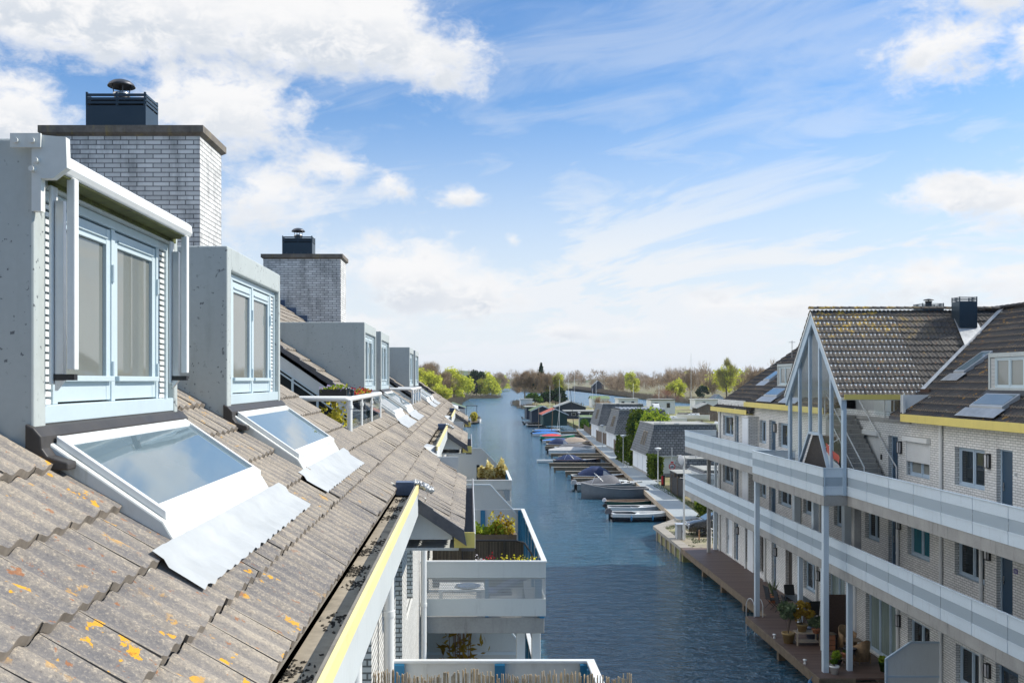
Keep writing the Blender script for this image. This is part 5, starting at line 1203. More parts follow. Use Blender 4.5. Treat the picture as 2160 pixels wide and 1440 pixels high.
for i, (x, y, lab) in enumerate(((14.2, 232, 'small dark boat with outboard moored left of the red roofed boathouse'), (14.0, 244, 'dark boat with silver outboard by the flat roofed navy boathouse'), (15.5, 276, 'small white boat behind the flat roofed navy boathouse'))):
    place(make_boat('rowing_boat', lab, 'boat', 4.6, 1.7, .5, 'hull_black' if i < 2 else 'hull_white', 'tarp_lgrey', BG, .3, .8, 2.4, True, motor=('black' if i else 'hull_white', 1.0)), x, y)
place(make_boat('motorboat', 'small white motorboat with dark windscreen beside the houseboat on the left bank', 'boat', 5.6, 2.4, .9, 'hull_white', 'hull_white', None, .3, .85, 2.2, True, canopy=('black', .25, .6, .9), motor=('black', 1.0)), 1.6, 258, -78)
# finger piers between the boats
pn = 0
for i, (y, L) in enumerate(((104.3, 6.0), (112.0, 6.6), (117.5, 7.8), (123.4, 8.2), (134.5, 6.5), (139.2, 7.5), (148.0, 7.0), (154.8, 8.0), (162, 7.5), (168.6, 7.5), (177, 7.5), (187.5, 7.5), (198.5, 7.5))):
    x1 = ql(y)-.1; m = MB(); m.box(x1-L, x1, y-.16, y+.16, WZ+.62, WZ+.70); names = ['nearest long', 'second long', 'third long', 'fourth long']
    pr = m.build('beam', M['wood_top'], (root := empty('finger_pier', (x1-L/2, y, WZ), 'timber finger pier jutting from the jetty path, number %d counted from the near end' % (i+1) if 0 else ['long timber pier just beyond the sage grey sloop', 'timber pier just beyond the boat with domed navy hood', 'longer timber pier with a pale top before the navy speedboat', 'timber pier touching the near side of the navy speedboat', 'timber pier just beyond the navy speedboat', 'timber pier before the pale grey covered motorboat', 'timber pier between the pale and the dark covered white motorboats', 'timber pier before the boat with black-navy hood', 'timber pier between black-navy hood and tan cover', 'timber pier beyond the tan covered boat', 'timber pier before the emerald green sloop', 'timber pier beyond the emerald green sloop', 'timber pier between the last blue tarpaulin boats', 'short timber pier beyond the nearest speedboat', 'short timber pier beyond the green open boat'][i], 'pier', 'finger piers along the jetty path')))
    m = MB(); m.box(x1-L+.05, x1, y-.12, y-.06, WZ+.25, WZ+.618); m.box(x1-L+.05, x1, y+.06, y+.12, WZ+.25, WZ+.618); m.build('side_board', M['wood_beam'], root)
    for k in range(3):
        m = MB(); xx = x1-L+.2+k*(L-.4)/2; m.tube([(xx, y, WZ-.4), (xx, y, WZ+.6)], .11, 8); m.build('pile', M['wood_beam'], root)

# ================================================================== GARAGES WITH SLATE MANSARD ROOFS
def garage(x, y, w, d, hw, hr, lean, name, label, flat='roof_grey', wavy=False, win=True, g=None):
    """x, y: corner nearest to the canal and the viewer; w along +x, d along +y"""
    root = empty('garage', (x+w/2, y+d/2, gd), label, 'garage', g)
    zb = gd+.02; z1 = gd+hw; z2 = z1+hr
    m = MB(); m.box(x+.12, x+w-.12, y+.12, y+d-.12, zb, z1); wl = m.build('wall', M['white_wall'], root)
    m = MB(); m.box(x+.09, x+w-.09, y+.09, y+d-.09, zb, zb+.35); m.build('plinth', M['concrete'], root)
    o = .12; l = lean
    a = [(x-o, y-o), (x+w+o, y-o), (x+w+o, y+d+o), (x-o, y+d+o)]; b = [(x+l, y+l), (x+w-l, y+l), (x+w-l, y+d-l), (x+l, y+d-l)]
    m = MB(); vs = [(p[0], p[1], z1-.05) for p in a]+[(p[0], p[1], z2) for p in b]; m.add(vs, [(0,1,5,4),(1,2,6,5),(2,3,7,6),(3,0,4,7),(0,3,2,1)]); rf = m.build('roof', M['slate'], root)
    m = MB(); m.add([(p[0], p[1], z2+.0) for p in b], [(0,1,2,3)]); m.box(x+l-.06, x+w-l+.06, y+l-.06, y+l+.06, z2-.04, z2+.07); m.box(x+l-.06, x+l+.06, y+l+.06, y+d-l+.06, z2-.04, z2+.07); m.box(x+w-l-.06, x+w-l+.06, y+l+.06, y+d-l+.06, z2-.04, z2+.07); m.build('flat_roof', M[flat], rf)
    m = MB(); m.box(x-o-.02, x-o+.06, y-o, y+d+o, z1-.13, z1-.051); m.box(x-o+.06, x+w+o, y-o-.02, y-o+.06, z1-.13, z1-.051); m.build('gutter', M['white'], rf)
    if wavy:
        m = MB(); n = 44; vs = []
        for i in range(n+1):
            yy = y+l+.1; xx = x+l+(w-2*l)*i/n
            for k in (0, 1): vs.append((xx, yy+k*(d-2*l-.2), z2+.25+.09*math.cos(i*math.pi/2)))
        m.add(vs, [(2*i, 2*i+1, 2*i+3, 2*i+2) for i in range(n)]); m.box(x+l, x+w-l, y+l+.15, y+l+.2, z2, z2+.2); m.build('corrugated_sheet', M['lead'], rf)
    else:
        m = MB(); m.box(x+w*.4, x+w*.4+.5, y+l+1.2, y+l+1.8, z2+.001, z2+.12); m.box(x+w*.15, x+w*.15+1.3, y+l+2.5, y+l+2.6, z2+.001, z2+.08); m.tube([(x+w*.2, y+l+1, z2), (x+w*.2, y+l+1, z2+.35)], .06, 8); m.build('roof_vent', M['lead_white'], rf)
    # two tall leaning windows on the canal side
    if win:
        for yy in (y+d*.30, y+d*.44):
            m = MB(); f = lambda zz: x-o+(l+o)*(zz-z1)/hr-.03
            za, zc = z1+hr*.28, z1+hr*.72
            for (p, q) in ((yy, yy+.07), (yy+.7, yy+.77)): m.prism([(f(za)-.05, p, za), (f(za)+.1, p, za), (f(zc)+.1, p, zc), (f(zc)-.05, p, zc)], (0, q-p, 0))
            m.prism([(f(zc)-.05, yy, zc), (f(zc)+.1, yy, zc), (f(zc)+.12, yy, zc+.07), (f(zc)-.03, yy, zc+.07)], (0, .77, 0))
            w_ = m.build('window', M['wood_top'], root)
            m = MB(); m.prism([(f(za)-.0, yy+.07, za), (f(za)+.05, yy+.07, za), (f(zc)+.05, yy+.07, zc), (f(zc)-.0, yy+.07, zc)], (0, .63, 0)); m.build('pane', M['pane_matte'], w_)
    # garage doors on the canal side
    for i in range(3):
        m = MB(); ya = y+.7+i*(d-1)/3; m.box(x+.07, x+.119, ya, ya+(d-2.6)/3, zb+.35, z1-.22); m.build('garage_door', M['door_white'], root)
    return root
GG = 'garages with dark slate mansard roofs beside the path'
garage(19.7, 104.5, 8.5, 10.5, 2.35, 3.35, .85, '', 'nearest slate mansard garage with flat gravel roof behind the lamp post', g=GG)
garage(21.7, 141.5, 8.5, 9.5, 2.6, 3.5, .85, '', 'middle slate mansard garage under wavy grey roof sheets', wavy=True, g=GG)
garage(22.7, 167.0, 9.0, 10.5, 2.7, 3.7, .95, '', 'farthest slate mansard garage with brown gravel roof', g=GG)
garage(20.8, 91.5, 7.0, 5.0, 1.5, 1.5, .35, '', 'low slate covered shed with white base behind the round traffic sign', win=False)

garage(19.35, 78.2, 6.0, 5.2, 2.9, .25, .1, '', 'flat roofed white garage behind the black board fence', win=False)
# ================================================================== CABINS AND BOATHOUSES
def cabin(name, label, x, y, w, d, h, rh, wall, roof, ridge='x', z=None, cat='boathouse', windows=0, group=None, doorw=None, trim='white', base=None):
    z = gd+.05 if z is None else z
    root = empty(name, (x+w/2, y+d/2, z), label, cat, group)
    m = MB(); m.box(x, x+w, y, y+d, z, z+h)
    if ridge == 'y' and rh: m.prism([(x, y, z+h), (x+w, y, z+h), (x+w/2, y, z+h+rh)], (0, d, 0))
    if ridge == 'x' and rh: m.prism([(x, y, z+h), (x, y+d, z+h), (x, y+d/2, z+h+rh)], (w, 0, 0))
    m.build('wall', M[wall], root)
    m = MB(); o = .35; t_ = .12
    if not rh: m.box(x-o, x+w+o, y-o, y+d+o, z+h, z+h+.22)
    elif ridge == 'y':
        s = rh/(w/2)
        for q in (-1, 1):
            xe = x+w/2+q*(w/2+o); ze = z+h-o*s; m.prism([(xe, y-o, ze), (x+w/2, y-o, z+h+rh), (x+w/2, y-o, z+h+rh+t_), (xe, y-o, ze+t_)], (0, d+2*o, 0))
    else:
        s = rh/(d/2)
        for q in (-1, 1):
            ye = y+d/2+q*(d/2+o); ze = z+h-o*s; m.prism([(x-o, ye, ze), (x-o, y+d/2, z+h+rh), (x-o, y+d/2, z+h+rh+t_), (x-o, ye, ze+t_)], (w+2*o, 0, 0))
    m.build('roof', M[roof], root)
    m = MB()
    if not rh: m.box(x-o-.02, x+w+o+.02, y-o-.03, y-o, z+h-.02, z+h+.20); m.box(x-o-.03, x-o, y-o, y+d+o, z+h-.02, z+h+.20)
    elif ridge == 'y':
        for q in (-1, 1):
            xe = x+w/2+q*(w/2+o); ze = z+h-o*s; m.prism([(xe, y-o-.04, ze-.08), (x+w/2, y-o-.04, z+h+rh-.08), (x+w/2, y-o-.04, z+h+rh+.14), (xe, y-o-.04, ze+.14)], (0, .038, 0))
    else: m.box(x-o, x+w+o, y-o-.05, y-o, z+h-o*s-.05, z+h-o*s+.1)
    m.build('trim', M[trim], root)
    for i in range(windows):
        m = MB(); xa = x+w*(i+.28)/windows; ww = min(1.2, w*.4/windows); m.box(xa, xa+ww, y-.05, y-.002, z+h*.42, z+h*.80); wi = m.build('window', M['white'], root); m = MB(); m.box(xa+.07, xa+ww-.07, y-.07, y-.051, z+h*.42+.07, z+h*.80-.07); m.build('pane', M['pane_dark'], wi)
    if doorw:
        m = MB(); m.box(x+w*doorw, x+w*doorw+.9, y-.045, y-.002, z, z+2.0); m.build('door', M['door_white' if wall != 'white_wall' else 'frame_blue'], root)
    if base:
        m = MB(); m.box(x-.8, x+w+.8, y-.8, y+d+.8, z-.45, z-.02); m.build('pontoon', M['concrete'], root)
    return root
cabin('boathouse', 'dark green boathouse with red gabled roof and white trim', 17.3, 222, 5.6, 9, 2.6, 1.25, 'shed_green', 'roof_red', 'y')
cabin('boathouse', 'navy boathouse with mossy green gabled roof left of the red roofed one', 15.8, 240, 5.4, 9, 2.9, 1.2, 'shed_navy', 'roof_green', 'y', group=None)
cabin('boathouse', 'navy flat roofed boathouse at the water edge', 15.6, 258, 5.2, 10, 3.2, 0, 'shed_navy', 'roof_grey', 'x', trim='roof_green')
cabin('boathouse', 'dark boathouse with light grey gabled roof standing behind the others', 26.0, 285, 9.0, 9, 2.6, 1.6, 'shed_navy', 'roof_grey', 'y')
cabin('boathouse', 'long low dark boathouse with flat roof and small white windows', 26.8, 262, 10, 7, 2.0, 0, 'shed_navy', 'roof_grey', 'x', windows=2)
cabin('shed', 'low dark green shed right of the red roofed boathouse', 25.5, 215, 5.0, 6, 2.2, .3, 'shed_green', 'roof_green', 'x', cat='shed')
cabin('houseboat', 'small white flat roofed houseboat beside the bare trees', 20.8, 385, 4.8, 7, 3.2, 0, 'white_wall', 'roof_grey', 'x', z=WZ+.5, cat='houseboat', base=True)
cabin('cabin', 'white gabled cabin with green roof at the second water', 47.5, 368, 6.8, 8, 3.4, 1.0, 'white_wall', 'roof_green', 'x', cat='cabin', windows=1)
cabin('cabin', 'white cabin with flat roof and open porch beside the green roofed one', 53.5, 340, 7.0, 8, 3.9, 0, 'white_wall', 'roof_grey', 'x', cat='cabin', windows=2, doorw=.4)
cabin('cabin', 'tall white flat roofed cabin with dark roof edge and small square window', 57.5, 300, 7.6, 8, 4.4, 0, 'white_wall', 'roof_grey', 'x', cat='cabin', windows=2, trim='black')
cabin('cabin', 'white flat roofed cabin right of the white motor yacht', 80.5, 338, 9.0, 8, 3.7, 0, 'white_wall', 'roof_grey', 'x', cat='cabin', windows=1)
cabin('shed', 'weathered wooden shed with gabled roof behind the board fence', 63, 262, 5.5, 6, 3.0, 1.2, 'wood_fence', 'roof_grey', 'y', cat='shed')
cabin('shelter', 'pale green boat shelter with thin flat roof near the tall mast', 72.5, 262, 10, 7, 3.0, 0, 'balcony_panel', 'roof_grey', 'x', cat='shelter', trim='lead_white')
cabin('houseboat', 'dark houseboat with green roof and small deck on the left bank', -8.2, 259, 7.0, 8, 3.3, 1.3, 'shed_navy', 'roof_green', 'y', z=WZ+.6, cat='houseboat', windows=2, base=True)
cabin('shed', 'dark shed with grey roof on the floating deck of the left bank', -9.3, 247, 5.6, 6, 2.5, .8, 'shed_navy', 'roof_grey', 'y', z=WZ+.6, cat='shed', base=True)
cabin('house', 'distant dark house with a steep grey gabled roof on the far bank', 117, 900, 11, 10, 6, 5, 'shed_navy', 'roof_grey', 'y', z=WZ+.3, cat='house')
cabin('house', 'distant brick house with white gable ends among the trees', 106.5, 415, 5.2, 7, 2.4, 2.0, 'brick_right', 'slate', 'y', cat='house')
m = MB()
for x in (3.2-4.0, 3.2-1.2):
    for y in (252, 256): m.tube([(x, y, WZ+.5), (x, y, WZ+4.6)], .06, 6)
m.box(-.9, 2.1, 251.9, 256.1, WZ+4.6, WZ+4.75); tag(m.build('pergola', M['black'], None), 'thin black pergola frame on the left bank deck', 'pergola')
m = MB(); m.box(-3.5, 2.2, 246, 258, WZ+.45, WZ+.58); dk = m.build('floating_deck', M['wood_beam'], None); tag(dk, 'dark floating timber deck in front of the left bank houseboat', 'deck')

# white motor yacht standing on land
def big_yacht(x, y, z):
    r = make_boat('motor_yacht', 'white motor yacht on land with rounded windscreen beside the white cabins', 'yacht', 8.5, 3.4, 1.7, 'hull_white', 'hull_white', None, .25, .85, 2.2, False, cabin=(.18, .72, 1.5, 'hull_white'), pulpit=True, stripe=None)
    m = MB()
    for s in (-1, 1):
        for k in range(2): m.box(1.9+k*1.6, 3.2+k*1.6, s*1.08-.02, s*1.08+.02, 2.35, 2.85)
    m.quad((5.18, -.8, 2.2), (5.18, .8, 2.2), (4.8, .72, 2.95), (4.8, -.72, 2.95)); m.build('windscreen', M['pane_dark'], r)
    m = MB(); m.box(1.2, 1.6, -1, 1, -.8, .0); m.box(5, 5.4, -1, 1, -.8, .0); m.build('cradle', M['wood_beam'], r)
    r.location = (x, y, z); r.rotation_euler = (0, 0, R(-97)); return r
big_yacht(52.5, 268, gd+.85)
def sail_boat(x, y, z, L, label, rot, mast, cover='tarp_lgrey'):
    r = make_boat('sailing_yacht', label, 'yacht', L, 2.6, 1.1, 'hull_white', 'hull_white', 'yachts laid up on land', .2, .6, 2.0, False, cabin=(.3, .7, .45, 'hull_white'), mast=mast, cover=None, pulpit=True)
    m = MB(); m.box(L*.2, L*.22+.2, -.8, .8, -1.0, -.1); m.box(L*.65, L*.65+.2, -.8, .8, -1.0, -.1); m.build('cradle', M['wood_beam'], r)
    r.location = (x, y, z); r.rotation_euler = (0, 0, R(rot)); return r
sail_boat(45.5, 186, gd+1.0, 9.5, 'long white sailing yacht on land behind the slate garages with a bare mast', 3, 4.2)
sail_boat(58.5, 231, gd+1.0, 8.0, 'white sailing yacht with the tallest mast near the pale green shelter', 160, 15.2)
sail_boat(49, 214, gd+1.0, 7.6, 'low white yacht hull lying between the two masted yachts', 178, 0.0001+2.0)
# loose masts and mooring poles
def pole(x, y, z, h, r, label, mat='alu', tilt=(0, 0), cat='mast', name='mast', g='masts and poles along the water'):
    m = MB(); m.tube([(x, y, z), (x+tilt[0], y+tilt[1], z+h)], [r, r*.6], 6); m.tube([(x+tilt[0]*.7-.25, y, z+h*.7), (x+tilt[0]*.7+.25, y, z+h*.7)], r*.35, 5); tag(m.build(name, M[mat], None, origin=(x, y, z)), label, cat, g)
pole(20.7, 218, WZ, 11.6, .07, 'white mast standing before the red roofed boathouse')
pole(22.7, 205, WZ, 9.8, .08, 'thick dark mast at the far end of the jetty path', 'black', (-.9, 0))
pole(17.6, 203, WZ, 6.2, .07, 'short brown wooden mast at the left of the blue tarpaulin boats', 'hull_wood', (.3, 0))
pole(19.6, 212, WZ, 8.6, .05, 'thin leaning pale mast between the blue boats', 'alu', (.9, 0))
pole(25.5, 300, gd, 9.0, .09, 'white pole in front of the dark bush near the bare trees', 'white')
pole(34.5, 330, gd, 13.5, .09, 'white flag pole in front of the far water', 'white')
pole(39.0, 300, gd, 8, .08, 'pale pole by the low dark boathouse', 'white')
pole(46.5, 420, WZ, 14.0, .1, 'tall pale pole on the second water left of the distant dark house', 'white'); pole(57.5, 430, WZ, 14.5, .1, 'tall pale pole on the second water right of the distant dark house', 'white')
pole(60.5, 350, gd, 9.5, .1, 'white pole left of the willow on the far bank', 'white'); pole(68, 340, gd, 9, .1, 'white pole before the red bush', 'white')
pole(69.5, 204, gd, 7.8, .06, 'thin dark mast right of the tallest mast', 'black'); pole(78, 262, gd, 8.5, .09, 'white mast beside the dark roof edge of the gallery building', 'white'); pole(80.5, 262, gd, 12.5, .1, 'taller white mast beside the dark roof edge of the gallery building', 'white')
pole(70.0, 238, gd, 12.5, .08, 'leaning blue-grey mast left of the tallest mast', 'tarp_grey', (4.3, 0))
for i, (x, y) in enumerate(((16.7, 228), (17.6, 247), (18.6, 268))): pole(x, y, WZ, 5.2, .1, ['pale mooring post left of the red roofed boathouse', 'pale mooring post before the green roofed boathouse', 'pale mooring post before the flat roofed boathouse'][i], 'wood_top', cat='post', name='mooring_post')

# ================================================================== STREET FURNITURE
def street_lamp(x, y, h, label, style='cone'):
    r = empty('street_lamp', (x, y, gd), label, 'street lamp', 'street lamps along the path')
    m = MB(); m.tube([(x, y, gd), (x, y, gd+1.0), (x, y, gd+h)], [.08, .06, .045], 10); m.build('pole', M['alu'], r)
    if style == 'cone':
        m = MB(); m.lathe([(.04, 0), (.05, .04), (.33, .34), (.34, .36)], (x, y, gd+h), 16); m.build('lamp_shade', M['lampglass'], r)
        m = MB(); m.lathe([(.36, .355), (.36, .38), (.10, .46), (0, .47)], (x, y, gd+h), 16); m.build('lamp_cap', M['white'], r)
    return r
street_lamp(19.3, 97.0, 3.3, 'white cone topped street lamp in front of the nearest slate garage')
street_lamp(19.4, 119.5, 3.3, 'white cone topped street lamp standing in the tall hedge')
street_lamp(20.6, 147, 3.3, 'white cone topped street lamp before the board fence of the middle garage')
street_lamp(22.8, 197, 3.6, 'small white street lamp beyond the farthest slate garage')
r = empty('street_lamp', (14.1, 62.3, F0), 'tall grey lamp post with a round white disc lamp beside the electric cabinet', 'street lamp')
m = MB(); m.tube([(14.1, 62.3, F0), (14.1, 62.3, F0+1.2), (14.1, 62.3, F0+5.55)], [.085, .07, .055], 12); m.build('pole', M['alu'], r)
m = MB(); m.lathe([(0, -.10), (.16, -.09), (.33, -.03), (.36, 0), (.33, .03), (.16, .09), (0, .10)], (0, 0, 0), 20); m.xf(Matrix.Translation((13.88, 62.15, F0+5.25)) @ Matrix.Rotation(R(20), 4, 'Z') @ Matrix.Rotation(R(82), 4, 'Y')); m.build('lamp_disc', M['lampglass'], r)
m = MB(); m.tube([(14.1, 62.3, F0+5.3), (13.95, 62.2, F0+5.3)], .03, 6); m.tube([(14.1, 62.25, F0+4.05), (13.8, 62.2, F0+4.1)], .02, 6); m.build('lamp_arm', M['alu'], r)
# electric cabinet, bollards, round sign, gate, red kiosk
m = MB(); m.box(13.72, 14.28, 62.6, 63.25, F0+.0, F0+.95); c = m.build('electric_cabinet', M['grey_metal'], None, bevel=.01); tag(c, 'light grey electric cabinet on the paved quay corner', 'cabinet')
m = MB(); m.box(13.68, 14.32, 62.56, 63.29, F0+.952, F0+.99); m.build('lid', M['alu'], c); m = MB(); m.box(13.99, 14.01, 62.59, 62.598, F0+.1, F0+.9); m.box(14.05, 14.08, 62.585, 62.598, F0+.45, F0+.6); m.build('door_gap', M['black'], c)
for x, y, l in ((14.95, 61.7, 'thin rusty bollard before the dark car'), (15.35, 60.6, 'thin rusty bollard nearest to the white handrail')):
    m = MB(); m.tube([(x, y, F0+.1), (x, y, F0+.72)], .05, 8); m.blob((x, y, F0+.74), (.05, .05, .03), 1, 8, 0); tag(m.build('bollard', M['hull_wood'], None), l, 'bollard', 'rusty bollards on the quay')
m = MB(); m.tube([(15.35, 60.2, F0+.1), (15.35, 60.2, F0+1.1), (15.35, 59.6, F0+1.1), (15.35, 59.6, F0+.1)], .03, 8); m.tube([(15.35, 60.2, F0+.6), (15.35, 59.6, F0+.6)], .02, 8); tag(m.build('handrail', M['white'], None), 'white tubular handrail at the far corner of the gallery building', 'handrail')
sg = empty('traffic_sign', (20.3, 95, gd), 'round white prohibition sign with red ring and a bicycle on a post', 'sign')
m = MB(); m.tube([(20.3, 95, gd), (20.3, 95, gd+3.9)], .035, 8); m.build('post', M['alu'], sg)
m = MB(); m.lathe([(0, -.012), (.32, -.012), (.32, .012), (0, .012)], (0, 0, 0), 28, False); m.xf(Matrix.Translation((20.3, 94.95, gd+2.0)) @ Matrix.Rotation(R(90), 4, 'X')); pl = m.build('sign_plate', M['hull_white'], sg)
m = MB(); m.lathe([(.245, -.004), (.33, -.004), (.33, .004), (.245, .004), (.245, -.004)], (0, 0, 0), 28, False); m.xf(Matrix.Translation((20.3, 94.93, gd+2.0)) @ Matrix.Rotation(R(90), 4, 'X')); m.build('ring', M['red'], pl)
m = MB(); Yp = 94.925
for cx in (-.10, .10): m.tube([(20.3+cx+.07*math.cos(q*math.pi/6), Yp, gd+1.93+.07*math.sin(q*math.pi/6)) for q in range(13)], .012, 5)
m.tube([(20.2, Yp, gd+1.93), (20.27, Yp, gd+2.06), (20.38, Yp, gd+2.05), (20.4, Yp, gd+1.93)], .012, 5); m.tube([(20.27, Yp, gd+2.06), (20.31, Yp, gd+1.93), (20.38, Yp, gd+2.05)], .012, 5); m.build('bicycle_symbol', M['black'], pl)
m = MB(); m.box(20.16, 20.44, 94.9, 94.93, gd+2.36, gd+2.5); m.build('sub_plate', M['red'], sg)
k = empty('info_post', (19.55, 95.8, gd), 'short black post with a red panel beside the nearest lamp', 'sign'); m = MB(); m.box(19.4, 19.75, 95.7, 95.95, gd, gd+1.05); m.build('body', M['black'], k); m = MB(); m.box(19.38, 19.56, 95.67, 95.698, gd+.15, gd+.98); m.build('panel', M['red'], k)
def fence(x0, y0, x1, y1, h, label, mat='wood_fence', z=None):
    z = gd if z is None else z; r = empty('fence', ((x0+x1)/2, (y0+y1)/2, z), label, 'fence'); L = math.hypot(x1-x0, y1-y0); u = Vector(((x1-x0)/L, (y1-y0)/L, 0)); nrm = Vector((-u.y, u.x, 0))*.02
    m = MB(); n = int(L/.16); rr = random.Random(int(L*10))
    for i in range(n):
        a = Vector((x0, y0, z))+u*(i*L/n+.01); b = a+u*(L/n-.02); hh = h+rr.uniform(-.03, .03)
        m.prism([a+nrm, b+nrm, b-nrm, a-nrm], (0, 0, hh))
    m.build('boards', M[mat], r)
    for i in range(max(2, int(L/2)+1)):
        a = Vector((x0, y0, z))+u*(L*i/max(1, int(L/2))); m = MB(); m.box(a.x-.06, a.x+.06, a.y-.06, a.y+.06, z, z+h+.1); m.build('post', M['wood_beam'], r)
    return r
fence(18.9, 88.5, 19.0, 84.0, 1.75, 'black board fence beside the path behind the tall lamp post', 'black'); fence(19.2, 88.6, 22.2, 88.6, 1.9, 'black slatted gate facing the quay under the traffic sign', 'black')
fence(21.3, 139.5, 21.6, 131, 1.9, 'weathered board fence between the tall hedge and the middle garage'); fence(22.2, 165.5, 22.4, 153.5, 1.9, 'grey board fence between the middle and the farthest garage')
fence(23.2, 181, 24.2, 200, 1.3, 'low dark fence beyond the farthest garage'); fence(55, 250, 66, 246, 2.2, 'long weathered board fence before the wooden shed'); fence(66, 246, 73, 247, 2.0, 'dark board fence left of the pale green shelter', 'black')
m = MB(); m.box(13.9, 14.4, 59.9, 60.3, F0+.09, F0+.1)
bk = empty('bicycle_rack', (19.2, 113.5, gd), 'white tubular bicycle rack by the tall hedge', 'rack'); m = MB()
for i in range(2): m.tube([(18.9, 112.3+i*2.0, gd), (18.9, 112.3+i*2.0, gd+.8), (18.9, 113.3+i*2.0, gd+.8), (18.9, 113.3+i*2.0, gd)], .035, 6); m.tube([(18.9, 112.3+i*2.0, gd+.4), (18.9, 113.3+i*2.0, gd+.4)], .03, 6)
m.build('tube', M['alu'], bk)
hf = tag(MB().box(19.3, 20.3, 99.5, 101.8, gd+.02, gd+.14).build('doorstep', M['concrete'], None), 'low concrete step at the corner of the nearest slate garage', 'step')

bsh = empty('shade_box', (20.6, 89.2, gd), 'added black slatted box with pale flat lid beside the traffic sign', 'shelter'); m = MB()  # added to throw a band of shadow across the path
for i in range(9): m.box(19.25, 19.29, 87.5+i*.4, 87.5+i*.4+.34, gd, gd+2.0)
for i in range(7): m.box(19.3+i*.4, 19.3+i*.4+.34, 87.46, 87.5, gd, gd+2.0)
m.box(19.3, 22, 87.5, 91.1, gd, gd+1.95); m.build('slats', M['black'], bsh); m = MB(); m.box(19.2, 22.1, 87.4, 91.2, gd+2.0, gd+2.06); m.build('lid', M['roof_grey'], bsh)
# mooring ropes from the boats to the jetty
for i, (xa, ya, xb, yb) in enumerate(((15.9, 77.0, 16.6, 79.0), (17.0, 91.9, 17.3, 93.2), (17.4, 97.5, 17.7, 99.5), (16.9, 86.6, 17.0, 88.0), (16.8, 108.3, 17.8, 110))):
    m = MB(); m.tube([(xa, ya, WZ+.75), ((xa+xb)/2, (ya+yb)/2, WZ+.62), (xb, yb, gd+.14)], .02, 5); tag(m.build('mooring_rope', M['wood_top'], None), ['rope from the nearest white speedboat to the path', 'rope from the open grey sloop to the path', 'rope from the sage grey sloop to the path', 'rope from the dark green boat to the path', 'rope from the boat with domed navy hood to the path'][i], 'rope')
# ================================================================== CAR (front towards the canal)
def car(x, y, z):
    r = empty('car', (x, y, z), 'black station wagon parked behind the far corner of the gallery building', 'car')
    prof = [(0, .42), (.02, .70), (.12, .82), (.55, .93), (1.10, 1.02), (1.78, 1.46), (2.4, 1.58), (3.4, 1.56), (4.1, 1.42), (4.55, 1.02), (4.62, .6), (4.6, .38)]
    W2 = .90; m = MB()
    lay = [(0, 1.0)]
    n = len(prof); rows = []
    for s, top in ((-1, 0), (-1, 1), (1, 1), (1, 0)):
        pass
    vs = []
    for (px_, pz_) in prof:
        tw = W2 if pz_ < 1.0 else W2-.24*(pz_-1.0)/.55
        vs += [(px_, -W2+.06, .28), (px_, -W2, .55 if pz_ > .55 else pz_*.9), (px_, -W2+.02, min(pz_, .95)-.03), (px_, -tw+.06, pz_), (px_, tw-.06, pz_), (px_, W2-.02, min(pz_, .95)-.03), (px_, W2, .55 if pz_ > .55 else pz_*.9), (px_, W2-.06, .28)]
    m.add(vs, [(i*8+j, i*8+j+1, (i+1)*8+j+1, (i+1)*8+j) for i in range(n-1) for j in range(7)], True); m.add(vs[:8], [tuple(range(8))]); m.add(vs[-8:], [tuple(range(8))])
    m.xf(Matrix.Translation((x, y, z))); b = m.build('body', M['car_paint'], r)
    m = MB()
    m.quad((1.16, -.72, 1.05), (1.16, .72, 1.05), (1.76, .62, 1.44), (1.76, -.62, 1.44))
    for v in m.v: pass
    m2 = MB(); m2.add([(p[0]-.02, p[1], p[2]+.012) for p in m.v], m.f); m2.xf(Matrix.Translation((x, y, z))); m2.build('windscreen', M['pane_sky'], r)
    m = MB()
    for s in (-1, 1): m.quad((1.5, s*.875, 1.0), (3.9, s*.875, 1.0), (3.6, s*.74, 1.46), (1.95, s*.74, 1.46))
    m.xf(Matrix.Translation((x, y, z))); m.build('side_window', M['pane_dark'], r)
    for wx in (.85, 3.65):
        for s in (-1, 1):
            m = MB(); m.lathe([(.20, -.11), (.33, -.11), (.35, -.06), (.35, .06), (.33, .11), (.20, .11), (.20, -.11)], (0, 0, 0), 22); m.xf(Matrix.Translation((x+wx, y+s*.83, z+.35)) @ Matrix.Rotation(R(90), 4, 'X')); w = m.build('wheel', M['rubber'], r)
            m = MB(); m.lathe([(0, -.02), (.07, -.02), (.07, .02), (0, .02)], (0, 0, 0), 12)
            for k in range(5):
                th = k*2*math.pi/5; m.tube([(0, 0, 0), (.2*math.cos(th), .2*math.sin(th), 0)], .025, 5)
            m.xf(Matrix.Translation((x+wx, y+s*.93, z+.35)) @ Matrix.Rotation(R(90), 4, 'X')); m.build('rim', M['dark_metal'], w)
    for s in (-1, 1):
        m = MB(); m.blob((x+.13, y+s*.66, z+.74), (.12, .20, .07), 2, 10, 0); m.build('headlight', M['lampglass'], r)
        m = MB(); m.blob((x+1.5, y+s*1.0, z+1.05), (.09, .13, .08), 2, 8, 0); m.build('mirror', M['car_paint'], r)
    m = MB(); m.box(x-.03, x+.0, y-.45, y+.45, z+.45, z+.62); m.build('grille', M['black'], r)
car(14.75, 64.6, F0+.02)
